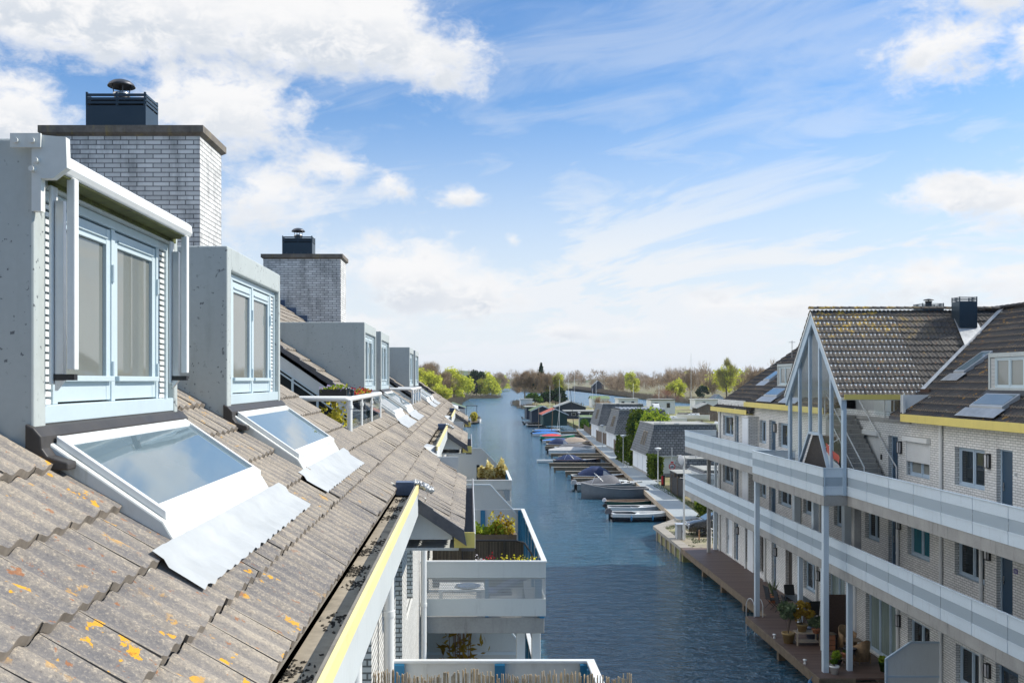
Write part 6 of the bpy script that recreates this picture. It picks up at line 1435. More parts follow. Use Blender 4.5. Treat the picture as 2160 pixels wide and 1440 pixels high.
# ================================================================== FOLIAGE
def leaf_mesh(centres, normals_rand, size, rr, aspect=1.6):
    """many small leaf-shaped quads (as numpy) around the given centres"""
    n = len(centres); a = rr.normal(size=(n, 3)); a /= np.linalg.norm(a, axis=1)[:, None]
    b = rr.normal(size=(n, 3)); b -= (a*b).sum(1)[:, None]*a; b /= np.linalg.norm(b, axis=1)[:, None]
    s = size*rr.uniform(.6, 1.4, n)[:, None]; l = a*s*aspect/2; w = b*s/2
    V = np.stack([centres-l, centres+w, centres+l, centres-w], 1).reshape(-1, 3)
    return V
def np_obj(name, V, k, mat, parent, origin=None):
    n = len(V)//k; me = bpy.data.meshes.new(name); origin = WLOC[parent.name] if parent is not None else origin
    V = V-np.array(origin); me.vertices.add(len(V)); me.vertices.foreach_set('co', V.astype(np.float32).ravel())
    me.loops.add(n*k); me.loops.foreach_set('vertex_index', np.arange(n*k, dtype=np.int32)); me.polygons.add(n)
    me.polygons.foreach_set('loop_start', np.arange(0, n*k, k, dtype=np.int32)); me.update(calc_edges=True); me.materials.append(mat)
    o = bpy.data.objects.new(name, me); COL.objects.link(o); WLOC[o.name] = tuple(origin)
    if parent is not None: o.parent = parent
    else: o.location = origin
    return o
def clumped(rr, n, c, r, nclump=18, tight=.33, shell=.55, lo=-.75):
    """points in an uneven crown: clumps spread over an ellipsoid"""
    q = rr.normal(size=(nclump, 3)); q /= np.linalg.norm(q, axis=1)[:, None]; q[:, 2] = np.where(q[:, 2] < lo, -q[:, 2]*.3, q[:, 2])
    q *= rr.uniform(shell, .95, nclump)[:, None]; cr = rr.uniform(.65, 1.25, nclump)*tight
    i = rr.integers(0, nclump, n); g = rr.normal(size=(n, 3)); g /= np.linalg.norm(g, axis=1)[:, None]; g *= (rr.uniform(0, 1, n)**.45)[:, None]
    return np.array(c)+(q[i]+g*cr[i][:, None])*np.array(r)
def limbs(m, rr, base, top, r0, n, spread, sub=3):
    base, top = Vector(base), Vector(top); H = (top-base).length
    m.tube([base, base.lerp(top, .35)+Vector((rr.uniform(-.03, .03)*H, 0, 0)), base.lerp(top, .7), top], [r0, r0*.75, r0*.45, r0*.12], 7)
    for i in range(n):
        t_ = rr.uniform(.22, .85); a = base.lerp(top, t_); th = rr.uniform(0, 2*math.pi); L = spread*rr.uniform(.55, 1.0)*(1.15-t_*.55)
        b = a+Vector((math.cos(th)*L*.6, math.sin(th)*L*.6, H*rr.uniform(.08, .2))); c = b+Vector((math.cos(th)*L*.4, math.sin(th)*L*.4, H*rr.uniform(.05, .16)))
        m.tube([a, b, c], [r0*.35*(1.1-t_), r0*.2*(1.1-t_), r0*.05], 5)
        for k in range(sub):
            p = b.lerp(c, rr.uniform(0, 1)); d = Vector((rr.uniform(-1, 1), rr.uniform(-1, 1), rr.uniform(.1, 1.1))).normalized()*L*.4; m.tube([p, p+d], [r0*.08, r0*.02], 4)
def twig_mesh(rr, C, centre, length, width, up=.5):
    """thin twigs (long triangles) fanning outward from the centre"""
    n = len(C); d = C-np.array(centre); d /= (np.linalg.norm(d, axis=1)[:, None]+1e-6); d += rr.normal(size=(n, 3))*.55; d[:, 2] += up; d /= np.linalg.norm(d, axis=1)[:, None]
    w = rr.normal(size=(n, 3)); w -= (w*d).sum(1)[:, None]*d; w /= np.linalg.norm(w, axis=1)[:, None]
    L = length*rr.uniform(.5, 1.4, n)[:, None]; return np.stack([C-w*width/2, C+w*width/2, C+d*L], 1).reshape(-1, 3)
TWW = lambda y: .03+.00030*y
def tree(name, label, x, y, z, h, w, kind, n=2600, seed=1, d=None, group=None, leaf=.5, trunk=.25, twigs=True):
    n = int(n*1.5); rr = np.random.default_rng(seed); pr = random.Random(seed); d = d or w; root = empty(name, (x, y, z), label, 'tree', group)
    m = MB(); pal = kind in ('willow',)
    limbs(m, pr, (x, y, z), (x+pr.uniform(-.06, .06)*w, y, z+h*.92), h*.022+.06, 7 if kind != 'conifer' else 2, w*.42); m.build('trunk', M['bark_pale' if kind == 'bare' else 'bark'], root)
    zc = z+h*(.58 if kind != 'bare' else .60); rad = (w/2, d/2, h*.42)
    if kind == 'bare':
        C = clumped(rr, n, (x, y, zc), rad, 22, .36, .35); V = twig_mesh(rr, C, (x, y, z+h*.25), h*.10, TWW(y)); np_obj('crown', V, 3, M['twig'], root)
    elif kind == 'bare_green':
        C = clumped(rr, n, (x, y, zc), rad, 22, .36, .35); V = twig_mesh(rr, C, (x, y, z+h*.25), h*.09, TWW(y)); np_obj('crown', V, 3, M['twig_green'], root)
        np_obj('leaves', leaf_mesh(clumped(rr, n//3, (x, y, zc), rad, 20, .36, .4), None, leaf*.8, rr), 4, M['leaf_willow'], root)
    elif kind == 'red':
        C = clumped(rr, n, (x, y, z+h*.5), (w/2, d/2, h*.5), 20, .4, .4); V = twig_mesh(rr, C, (x, y, z), h*.14, .03); np_obj('crown', V, 3, M['twig_red'], root)
    elif kind == 'willow':
        C = clumped(rr, n, (x, y, z+h*.56), (w/2, d/2, h*.46), 26, .34, .5); C[:, 2] -= rr.uniform(0, 1, len(C))**2*h*.16; C[:, 2] = np.maximum(C[:, 2], z+.1); V = leaf_mesh(C, None, leaf, rr, 2.2); np_obj('crown', V, 4, M['leaf_willow'], root)
        C = clumped(rr, n//3, (x, y, z+h*.60), (w*.47, d*.47, h*.40), 20, .36, .35); np_obj('twigs', twig_mesh(rr, C, (x, y, z+h*.2), h*.10, TWW(y)*.7), 3, M['twig_green'], root)
    elif kind == 'conifer':
        t_ = rr.uniform(0, 1, n)**.8; rr_ = w/2*(1-t_)**.85*rr.uniform(.3, 1.0, n)*(.8+.3*np.sin(t_*60)); th = rr.uniform(0, 2*np.pi, n)
        C = np.stack([x+rr_*np.cos(th), y+rr_*np.sin(th), z+h*(.10+.88*t_)-rr_*.25], 1); np_obj('crown', leaf_mesh(C, None, leaf, rr, 2.0), 4, M['leaf_dark'], root)
    elif kind == 'sparse':
        t_ = rr.uniform(.35, 1, n); k = t_; rr_ = w/2*(1.06-t_)*(.55+.45*np.sin(t_*70))*rr.uniform(0, 1.0, n)**.6*1.5; th = rr.uniform(0, 2*np.pi, n)
        C = np.stack([x+rr_*np.cos(th), y+rr_*np.sin(th), z+h*k+rr.normal(size=n)*h*.018-rr_*.1], 1); np_obj('crown', leaf_mesh(C, None, leaf, rr, 2.0), 4, M['leaf_dark'], root)
    else:
        C = clumped(rr, n, (x, y, zc), rad, 24, .33, .5); np_obj('crown', leaf_mesh(C, None, leaf, rr), 4, M['leaf_dark' if kind == 'dark' else 'leaf_green'], root)
    return root
lz = WZ+.3
T = [  # left bank
 ('bare_tree', 'brown bare tree topping the willows just beside the last dormer', -24, 505, 21, 19, 'bare', 3600),
 ('willow', 'yellow green willow nearest to the last dormer on the left bank', -22.5, 490, 17, 17, 'willow', 2600),
 ('bare_tree', 'brown leafless tree between the two willows of the left bank', -13.5, 500, 16, 14, 'bare', 3200),
 ('willow', 'wide yellow green willow at the right of the left bank group', -8.5, 512, 17, 19, 'willow', 3600),
 ('willow', 'low yellow green willow hanging over the left bank reeds', -15, 470, 9, 12, 'willow', 1800),
 ('bare_tree', 'low brown scrub tree at the right foot of the left bank willows', -1.5, 560, 11, 12, 'bare', 1600),
 ('conifer', 'dark green conifer standing in the willow on the spit', 4.5, 620, 18.5, 15, 'dark', 3200),
 ('willow', 'broad yellow green willow around the conifer on the spit', 11.5, 615, 15.5, 17, 'willow', 4200),
 ('evergreen', 'round dark green tree at the left foot of the conifer', 1.0, 612, 10, 9, 'dark', 2000),
 ('bare_tree', 'bare brown tree right behind the spit willow', 26, 800, 16, 15, 'bare', 1800),
 # peninsula
 ('bare_tree', 'broad bare brown tree at the left of the peninsula', 26.5, 455, 15.5, 13, 'bare', 4200),
 ('bare_tree', 'bare tree with pale trunk in the middle of the peninsula', 35.5, 448, 15.0, 11, 'bare', 4200),
 ('spruce', 'tall thin topped spruce rising above the bare trees', 34.2, 452, 18.3, 8.5, 'sparse', 800),
 ('bare_tree', 'bare tree with a green tinge at the right of the peninsula', 41, 452, 14, 9, 'bare_green', 3200),
 ('evergreen', 'low dark green bush at the foot of the peninsula trees', 36.5, 400, 7.2, 11, 'dark', 2600),
 ('shrub', 'olive brown bush left of the dark evergreen bush', 27.5, 398, 5.5, 8, 'green', 1200),
 ('bare_tree', 'thin bare tree behind the low dark boathouse', 36, 255, 6.0, 5, 'bare', 1400),
 # far bank on the right
 ('willow', 'small round yellow green willow at the second water', 122, 560, 11.5, 12, 'willow', 2000),
 ('willow', 'narrow fresh green willow farther along the far bank', 120, 700, 17, 12, 'willow', 1500),
 ('evergreen', 'dark round evergreen below the bare poplar', 128, 520, 8, 8, 'dark', 1200),
 ('poplar', 'tall greenish poplar in the middle of the far bank', 148, 545, 22, 11, 'bare_green', 3600),
 ('bare_tree', 'brown bare tree left of the greenish poplar', 134, 575, 16, 12, 'bare', 2200),
 ('shrub', 'reddish bare bush before the white cabins', 84.5, 405, 7.5, 11, 'red', 2600),
 ('bare_tree', 'low sprawling bare tree on the far bank, left of three', 158, 520, 17.5, 17, 'bare', 4200),
 ('bare_tree', 'low sprawling bare tree on the far bank, middle of three', 176, 515, 18, 19, 'bare', 4600),
 ('bare_tree', 'low sprawling bare tree on the far bank left of the big willow', 193, 520, 17, 16, 'bare', 4200),
 ('willow', 'big bright yellow green willow behind the tallest mast', 213, 505, 17, 22, 'willow', 4600),
 ('bare_tree', 'bare brown tree directly right of the big willow', 236, 520, 15, 15, 'bare', 3000),
 ('bare_tree', 'bare brown tree halfway between big willow and tiled roof', 252, 500, 17, 17, 'bare', 3400),
 ('bare_tree', 'bare brown tree partly behind the tiled roof edge', 270, 495, 20, 20, 'bare', 3600),
 ('bare_tree', 'bare brown tree just left of the roof edge, second row', 262, 560, 23, 20, 'bare_green', 3000),
 ('bare_tree', 'pale bare tree beside the small boat shelters at the roof edge', 104, 225, 6.5, 9, 'bare', 1500),
]
for i, (nm, lab, x, y, h, w, kind, n) in enumerate(T):
    z = gd if y < 460 and x > 20 else lz; tree(nm, lab, x, y, z, h, w, kind, n, 100+i, leaf=.62 if y < 600 else .75)
# far woods: rows of crowns that read as one mass
def far_wood(name, rows, seed, tw, kindmat, n_each, leafy=.0, green='leaf_willow'):
    rr = np.random.default_rng(seed); Vt = []; Vl = []
    for (x0, y0, x1, y1, n, h, w) in rows:
        for i in range(n):
            s = (i+rr.uniform(.1, .9))/n; x = x0+(x1-x0)*s; y = y0+(y1-y0)*s+rr.normal()*14; hh = h*rr.uniform(.6, 1.2); ww = w*rr.uniform(.7, 1.3)
            C = clumped(rr, n_each, (x, y, lz+hh*.5), (ww/2, ww/2, hh*.5), 9, .42, .3)
            if rr.uniform() < leafy: Vl.append(leaf_mesh(C, None, tw*3.5, rr))
            else: Vt.append(twig_mesh(rr, C, (x, y, lz), hh*.16, tw))
    o = np_obj(name, np.concatenate(Vt), 3, M[kindmat], None, (0, rows[0][1], lz)); tag(o, kind='stuff')
    if Vl: o2 = np_obj(name, np.concatenate(Vl), 4, M[green], None, (0, rows[0][1], lz)); tag(o2, kind='stuff'); o2['label'] = 'yellow green leafing trees scattered through the far woods'; o2['category'] = 'woodland'
    return o
o = far_wood('woodland', [(-60, 700, 8, 780, 14, 15, 14), (20, 880, 44, 1120, 14, 15, 15), (-40, 900, 30, 1000, 16, 17, 16), (62, 900, 60, 1240, 14, 17, 14), (64, 860, 112, 1190, 26, 16, 14)], 5, .30, 'twig', 520, .08); o['label'] = 'brown leafless woods lining the main canal far away'; o['category'] = 'woodland'
o = far_wood('woodland', [(128, 640, 240, 600, 22, 17, 17), (118, 760, 150, 980, 16, 14, 13), (230, 560, 420, 560, 26, 21, 19), (160, 760, 420, 720, 30, 21, 18), (150, 1000, 520, 900, 36, 21, 20)], 6, .28, 'twig', 520, .10); o['label'] = 'brown leafless woods behind the second water on the right'; o['category'] = 'woodland'
o = far_wood('woodland', [(-500, 1350, 1100, 1400, 90, 23, 26), (-700, 2300, 1700, 2300, 90, 30, 45)], 8, .7, 'twig', 300, .06); o['label'] = 'hazy band of woods along the horizon'; o['category'] = 'woodland'
m = MB(); vs = []; n = 80
for i in range(n+1):
    x = -1200+4200*i/n; h = 13+5*math.sin(i*.9)+4*math.sin(i*2.3)+46*math.exp(-((x+60)/230)**2); vs += [(x, 5000, WZ), (x, 5150, WZ+h), (x, 6200, WZ)]
m.add(vs, [(3*i+j, 3*i+j+1, 3*i+4+j, 3*i+3+j) for i in range(n) for j in (0, 1)], True); structure(m.build('hills', M['leaf_hedge'], None))
o = far_wood('woodland', [(250, 640, 700, 640, 40, 20, 20), (180, 880, 760, 820, 44, 21, 22), (230, 470, 330, 470, 12, 16, 16), (60, 1400, 420, 1260, 34, 20, 22)], 16, .28, 'twig', 520, .14); o['label'] = 'second belt of leafless woods right of the big willow'; o['category'] = 'woodland'
# reeds along far banks
rr = np.random.default_rng(31)
def reeds(path, n, h, label, mat='reed_mat'):
    P_ = [Vector((*p, 0)) for p in path]; V = []
    L = [(b-a).length for a, b in zip(P_, P_[1:])]; tot = sum(L)
    k = rr.choice(len(L), n, p=np.array(L)/tot); s = rr.uniform(0, 1, n)
    A = np.array([[*P_[i][:2]] for i in range(len(P_))]); XY = A[k]*(1-s)[:, None]+A[k+1]*s[:, None]; XY += rr.normal(size=(n, 2))*1.6
    H = h*rr.uniform(.5, 1.2, n); w = .10+XY[:, 1]*.00022; dx = rr.normal(size=n)*.25
    V = np.stack([np.stack([XY[:, 0]-w, XY[:, 1], np.full(n, lz)], 1), np.stack([XY[:, 0]+w, XY[:, 1], np.full(n, lz)], 1), np.stack([XY[:, 0]+dx, XY[:, 1], lz+H], 1)], 1).reshape(-1, 3)
    o = np_obj('reeds', V, 3, M['twig'], None, (path[0][0], path[0][1], lz)); tag(o, label, 'reeds', kind='stuff')
reeds([(-9, 300), (-7, 480), (-5, 560), (-3, 590), (8, 600), (18.5, 606)], 5200, 2.6, 'dry reeds along the left bank of the canal')
reeds([(24, 462), (23, 440), (25, 330)], 1500, 1.8, 'dry reeds at the foot of the peninsula'); reeds([(40, 470), (46, 452), (40, 440), (45, 398)], 900, 1.8, 'dry reeds on the far side of the peninsula')
reeds([(150, 1345), (117, 790), (104, 530), (112, 440), (135, 432), (300, 455)], 9000, 3.2, 'tall dry reeds along the far bank of the second water'); reeds([(60, 1250), (52, 1020), (60, 830), (76, 800), (112, 1180)], 4000, 3.2, 'dry reeds around the far island')
# hedges and shrubs near the garages
def hedge(name, label, x0, x1, y0, y1, z0, z1, mat, n, leaf, seed, rounded=False, cat='hedge'):
    rr = np.random.default_rng(seed); root = empty(name, ((x0+x1)/2, (y0+y1)/2, z0), label, cat)
    c = np.array([(x0+x1)/2, (y0+y1)/2, (z0+z1)/2]); r = np.array([(x1-x0)/2, (y1-y0)/2, (z1-z0)/2])
    q = rr.uniform(-1, 1, (n, 3))
    if rounded: q = rr.normal(size=(n, 3)); q /= np.linalg.norm(q, axis=1)[:, None]; q *= rr.uniform(.55, 1.05, n)[:, None]
    else:
        f = rr.integers(0, 3, n); q[np.arange(n), f] = np.sign(q[np.arange(n), f])*rr.uniform(.82, 1.04, n)
    b = np.array([mnoise.noise(Vector(v*2.3+seed)) for v in q]); q *= (1+.22*b)[:, None]
    np_obj('foliage', leaf_mesh(c+q*r, None, leaf, rr), 4, M[mat], root)
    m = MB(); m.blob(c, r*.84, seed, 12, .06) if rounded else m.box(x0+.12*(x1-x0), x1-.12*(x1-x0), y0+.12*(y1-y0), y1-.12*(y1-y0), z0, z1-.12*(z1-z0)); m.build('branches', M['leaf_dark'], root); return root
hedge('hedge', 'ivy covered green pillar at the corner of the nearest slate garage', 19.4, 20.5, 100.3, 103.6, gd, gd+2.5, 'leaf_hedge', 2600, .16, 1)
hedge('hedge', 'tall clipped dark hedge between the first two slate garages', 19.6, 21.6, 116.5, 127, gd, gd+3.2, 'leaf_hedge', 5200, .20, 2)
hedge('shrub', 'bright green leafy tree above the hedge beside the nearest slate garage', 21.2, 26, 117, 124, gd+1.2, gd+6.8, 'leaf_bright', 3600, .26, 3, True, 'tree')
hedge('shrub', 'orange green conifer shrub behind the tall hedge', 21.0, 24.5, 124, 129, gd+1, gd+7.0, 'leaf_hedge', 3000, .22, 4, True, 'shrub')
hedge('shrub', 'round green and orange shrub between the sign and the gallery building', 25.8, 29.8, 102, 106, gd, gd+3.3, 'leaf_hedge', 3000, .17, 5, True, 'shrub')
hedge('hedge', 'ivy hedge behind the black car', 17.6, 19.6, 69.6, 73.4, gd, gd+2.1, 'leaf_hedge', 3400, .14, 6)
hedge('shrub', 'bushy hedge corner just left of the black car roof', 19.2, 22.0, 70.5, 73.5, gd, gd+1.9, 'leaf_hedge', 2600, .14, 7, True, 'shrub')
hedge('shrub', 'low garden shrub beside the black fence', 18.6, 20.0, 76.5, 79.5, gd, gd+1.0, 'leaf_bright', 1400, .14, 8, True, 'shrub')
hedge('shrub', 'rust coloured low shrub at the foot of the farthest garage', 23.6, 26.0, 180, 188, gd, gd+2.4, 'leaf_rust', 1400, .24, 9, True, 'shrub')
hedge('shrub', 'green shrub before the wooden sheds at the far end of the path', 24.2, 26, 204, 210, gd, gd+2.2, 'leaf_green', 900, .24, 10, True, 'shrub')
hedge('shrub', 'yellowish shrub on the left bank houseboat deck', .2, 2.2, 248, 251, WZ+.6, WZ+3.1, 'leaf_yellow', 900, .24, 11, True, 'shrub')
# grass tufts on the quay corner and by the path
rr = np.random.default_rng(9); n = 3500
XY = np.stack([rr.uniform(13.9, 17.5, n), rr.uniform(60, 71, n)], 1); keep = np.array([mnoise.noise(Vector((a*.9, b*.7, 0))) > .0 for a, b in XY]); XY = XY[keep]; XY = np.concatenate([XY, np.stack([rr.uniform(18.3, 19.2, 1500), rr.uniform(74, 96, 1500)], 1)]); n = len(XY)
H = rr.uniform(.05, .16, n); V = np.stack([np.stack([XY[:, 0]-.02, XY[:, 1], np.full(n, gd+.09)], 1), np.stack([XY[:, 0]+.02, XY[:, 1], np.full(n, gd+.09)], 1), np.stack([XY[:, 0]+rr.normal(size=n)*.05, XY[:, 1], gd+.1+H], 1)], 1).reshape(-1, 3)
tag(np_obj('grass', V, 3, M['leaf_olive'], None, (15, 65, gd+.1)), 'thin grass tufts between the quay pavers and along the path', 'grass', kind='stuff')

# ================================================================== POTS AND PLANTS ON THE BOARDWALK AND BALCONIES
def potted(name, label, x, y, z, pr_, ph, pot, leafmat, lh, lw, n, leaf, seed, style='bush', cat='potted plant', group='pots on the boardwalk'):
    root = empty(name, (x, y, z), label, cat, group)
    m = MB(); m.lathe([(0, 0), (pr_*.68, 0), (pr_*.95, ph*.8), (pr_*1.04, ph*.8), (pr_*1.04, ph), (pr_*.9, ph), (pr_*.86, ph*.9), (0, ph*.9)], (x, y, z), 20); m.build('pot', M[pot], root)
    rr = np.random.default_rng(seed)
    if style == 'aloe':
        m = MB()
        for i in range(18):
            th = rr.uniform(0, 6.3); l = rr.uniform(.5, 1)*lh; m.tube([(x, y, z+ph*.9), (x+math.cos(th)*l*.25, y+math.sin(th)*l*.25, z+ph+l*.6), (x+math.cos(th)*l*.42, y+math.sin(th)*l*.42, z+ph+l)], [.035, .025, .004], 5)
        m.build('leaves', M[leafmat], root)
    else:
        cz = z+ph+lh*(.5 if style == 'bush' else .72)
        C = clumped(rr, n, (x, y, cz), (lw/2, lw/2, lh*(.5 if style == 'bush' else .32)), 12, .4, .4); np_obj('leaves', leaf_mesh(C, None, leaf, rr, 2.2), 4, M[leafmat], root)
        m = MB(); pr = random.Random(seed)
        for i in range(6): m.tube([(x, y, z+ph*.9), (x+pr.uniform(-.3, .3)*lw, y+pr.uniform(-.3, .3)*lw, cz)], [.012, .006], 4)
        m.build('stem', M['bark'], root)
    return root
potted('potted_plant', 'spiky aloe in a round terracotta pot by the folded black chairs', 14.35, 44.8, F0, .25, .34, 'terracotta', 'leaf_olive', .75, .6, 0, 0, 1, 'aloe')
potted('potted_plant', 'olive tree in a yellow clay pot at the water side of the boardwalk', 12.75, 37.9, F0, .25, .42, 'pot_yellow', 'leaf_olive', 1.15, .9, 900, .07, 2, 'tree')
potted('potted_plant', 'yellowish bamboo in an olive pot on the low wooden table', 13.25, 37.75, F0+.50, .22, .30, 'pot_yellow', 'leaf_rust', .85, .8, 900, .07, 3)
potted('potted_plant', 'rounded grass in a terracotta pot on the low wooden table', 13.72, 37.5, F0+.50, .17, .18, 'terracotta', 'leaf_olive', .45, .55, 800, .07, 4)
potted('potted_plant', 'leafy green plant in a dark pot before the folding stand', 13.55, 34.9, F0, .16, .22, 'black', 'leaf_bright', .35, .4, 350, .07, 5)
potted('potted_plant', 'small green plant in a white pot beside the near post', 13.05, 33.9, F0, .17, .30, 'hull_white', 'leaf_green', .22, .28, 300, .05, 6)
potted('potted_plant', 'yellow green plant in a teal pot beside the grey screen', 14.95, 34.2, F0+.0, .17, .34, 'leaf_dark', 'leaf_bright', .26, .34, 300, .06, 7)
potted('potted_plant', 'tiny terracotta pot on the folding stand', 13.75, 34.7, F0+.34, .12, .18, 'terracotta', 'leaf_green', .1, .15, 60, .04, 8)
potted('bowl', 'wide black bowl on a small wooden stool', 14.05, 35.0, F0+.42, .24, .20, 'black', 'soil', .03, .3, 40, .04, 9, cat='bowl')
potted('potted_plant', 'large blue grey pot with grasses behind the second post', 13.95, 38.6, F0, .3, .5, 'lead_blue', 'leaf_olive', .3, .5, 300, .06, 10)
def table(name, label, x, y, z, w, d, h, mat, shelf=False, cat='table', fold=False):
    r = empty(name, (x, y, z), label, cat); m = MB(); m.box(x-w/2, x+w/2, y-d/2, y+d/2, z+h-.03, z+h); m.build('tabletop', M[mat], r)
    if shelf: m = MB(); m.box(x-w/2+.04, x+w/2-.04, y-d/2+.04, y+d/2-.04, z+.12, z+.14); m.build('shelf', M[mat], r)
    for a in (-1, 1):
        for b in (-1, 1):
            m = MB()
            if fold: m.tube([(x+a*w*.42, y+b*d*.4, z), (x-a*w*.42, y+b*d*.4, z+h-.03)], .014, 5)
            else: m.box(x+a*(w/2-.03)-.025, x+a*(w/2-.03)+.025, y+b*(d/2-.03)-.025, y+b*(d/2-.03)+.025, z, z+h-.03)
            m.build('leg', M[mat], r)
    return r
table('table', 'low pale wooden table with shelf carrying two pots', 13.42, 37.7, F0, .95, .5, .50, 'wood_top', True)
table('stool', 'small wooden stool under the black bowl', 14.05, 35.0, F0, .4, .3, .42, 'wood_beam', cat='stool', fold=True)
table('stand', 'folding wooden stand with a tiny terracotta pot', 13.75, 34.7, F0, .3, .24, .34, 'wood_beam', cat='stand', fold=True)
table('table', 'small folding wooden table between the two wicker chairs', 14.65, 36.1, F0, .5, .5, .62, 'wood_beam', fold=True)
table('table', 'dark outdoor dining table among black chairs near the wall', 14.75, 42.3, F0, .8, 1.6, .74, 'dark_metal')
table('table', 'round topped dark side table by the wicker screen', 14.2, 37.3, F0, .42, .42, .55, 'black', cat='table')
cr = empty('crate', (13.98, 36.95, F0), 'light wooden slatted crate beside the low table', 'crate'); m = MB()
for i in range(3): m.box(13.78, 14.2, 36.8, 37.1, F0+.02+i*.2, F0+.19+i*.2)
m.build('slats', M['terracotta'], cr); m = MB(); m.box(13.76, 14.22, 36.79, 37.11, F0+.61, F0+.63); m.build('lid', M['wood_beam'], cr)
def wicker(x, y, rz, label):
    r = empty('wicker_chair', (0, 0, 0), label, 'chair', 'wicker armchairs')
    m = MB(); m.box(-.26, .26, -.25, .25, .34, .42); m.build('seat', M['wicker'], r, origin=(0,0,0), bevel=.02)
    m = MB(); vs = []; n = 14
    for i in range(n+1):
        th = math.pi*(-.12+1.24*i/n); hx = .30*math.cos(th); hy = .28*math.sin(th)-.02; top = .64+.26*max(0, math.sin(th))**1.3
        vs += [(hx, hy, .10), (hx*1.02, hy*1.02, .42), (hx*1.08, hy*1.12, top)]
    m.add(vs, [(3*i+j, 3*i+j+1, 3*i+4+j, 3*i+3+j) for i in range(n) for j in (0, 1)], True); b = m.build('backrest', M['wicker'], r, origin=(0,0,0))
    so = b.modifiers.new('thick', 'SOLIDIFY'); so.thickness = .03
    for a in (-1, 1):
        for c in (-.24, .22): m = MB(); m.tube([(a*.25, c, 0), (a*.24, c, .36)], .02, 6); m.build('leg', M['wicker'], r, origin=(0,0,0))
    r.location = (x, y, F0); r.rotation_euler = (0, 0, R(rz)); return r
wicker(14.75, 37.0, 20, 'wicker armchair facing the folding table, farther of two'); wicker(14.55, 35.25, 200, 'wicker armchair with its back to the viewer, nearer of two')
def folding(x, y, rz, label):
    r = empty('garden_chair', (0, 0, 0), label, 'chair', 'black garden chairs around the dark table')
    m = MB(); m.box(-.24, .24, -.22, .22, .42, .45); m.build('seat', M['black'], r, origin=(0,0,0))
    m = MB(); m.prism([(-.24, .20, .45), (.24, .20, .45), (.24, .34, 1.05), (-.24, .34, 1.05)], (0, .025, 0)); m.build('backrest', M['black'], r, origin=(0,0,0))
    for a in (-.23, .23):
        for q in ((-.2, .25), (.25, -.2)): m = MB(); m.tube([(a, q[0], .44), (a, q[1], 0)], .014, 6); m.build('leg', M['black'], r, origin=(0,0,0))
        m = MB(); m.box(a-.02, a+.02, -.2, .24, .64, .66); m.build('armrest', M['black'], r, origin=(0,0,0))
    r.location = (x, y, F0); r.rotation_euler = (0, 0, R(rz)); return r
for i, (x, y, rz) in enumerate(((13.95, 43.6, 100), (14.1, 42.7, 95), (14.1, 41.6, 88), (14.75, 40.9, 185), (14.8, 43.5, 5))):
    folding(x, y, rz, ['black garden chair nearest to the aloe pot', 'second black garden chair from the aloe pot on the water side', 'third black garden chair on the water side of the table', 'black garden chair at the near head of the dark table', 'black garden chair at the far head of the dark table'][i])
sc_ = empty('wicker_screen', (15.1, 38.55, F0), 'brown woven screen standing across the boardwalk', 'screen'); m = MB(); m.box(14.35, 15.35, 38.55, 38.6, F0+.05, F0+1.78); m.build('weave', M['wicker_dark'], sc_); m = MB()
for x in (14.33, 15.36): m.box(x-.025, x+.025, 38.53, 38.62, F0, F0+1.8)
m.build('frame', M['wood_beam'], sc_)
ld = empty('swim_ladder', (12.9, 41.9, F0), 'curved steel swimming ladder at the edge of the boardwalk', 'ladder'); m = MB()
for x in (12.62, 13.0): 
    m.tube([(x-.25, 42.35, WZ-.3), (x-.25, 42.35, F0+.5)]+[(x-.25+.125-.125*math.cos(q*math.pi/6), 42.35-.35*q/6, F0+.5+.3*math.sin(q*math.pi/6)) for q in range(1, 6)]+[(x, 42.0, F0+.5), (x, 42.0, F0)], .02, 8)
m.build('handrail', M['alu'], ld); m = MB()
for k in range(3): m.tube([(12.37, 42.35, F0-.2-.25*k), (12.75, 42.35, F0-.2-.25*k)], .018, 6)
m.build('rung', M['alu'], ld)
for x, y, l in ((12.42, 38.6, 'small white cleat on the boardwalk edge by the olive tree'), (12.42, 35.1, 'small white cleat on the boardwalk edge before the near post')):
    m = MB(); m.lathe([(.05, 0), (.04, .10), (.07, .13), (.07, .17), (0, .18)], (x, y, F0), 10); tag(m.build('cleat', M['hull_white'], None), l, 'cleat', 'cleats on the boardwalk edge')
m = MB(); m.lathe([(0, -.3), (.08, -.24), (.09, 0), (.07, .16), (.02, .22), (0, .23)], (12.22, 34.0, F0-.45), 12); m.tube([(12.22, 34.0, F0-.25), (12.38, 34.0, F0)], .01, 5); tag(m.build('fender', M['fender'], None), 'blue fender hanging from the boardwalk corner', 'fender')
# privacy screen on the ground floor
y = 31.0; gz = -8.58; ps = empty('privacy_screen', (14.4, y, F0-.14), 'grey sloping privacy screen between two ground floor terraces', 'screen')
m = MB(); m.prism([(13.67, y, F0-.14), (15.36, y, F0-.14), (15.36, y, gz), (14.45, y, gz), (13.67, y, gz-.55)], (0, .03, 0)); m.build('panel', M['panel'], ps)
m = MB(); m.prism([(14.45, y-.02, gz), (15.4, y-.02, gz), (15.4, y-.02, gz+.05), (14.43, y-.02, gz+.05)], (0, .07, 0)); m.prism([(13.6, y-.021, gz-.58), (14.45, y-.021, gz), (14.43, y-.021, gz+.05), (13.6, y-.021, gz-.51)], (0, .072, 0)); m.box(13.6, 13.67, y-.02, y+.05, F0-.14, gz-.55); m.box(13.67, 15.36, y-.015, y, gz-1.12, gz-1.06); m.box(15.36, 15.41, y-.02, y+.05, F0-.14, gz); m.build('frame', M['frame_blue'], ps)

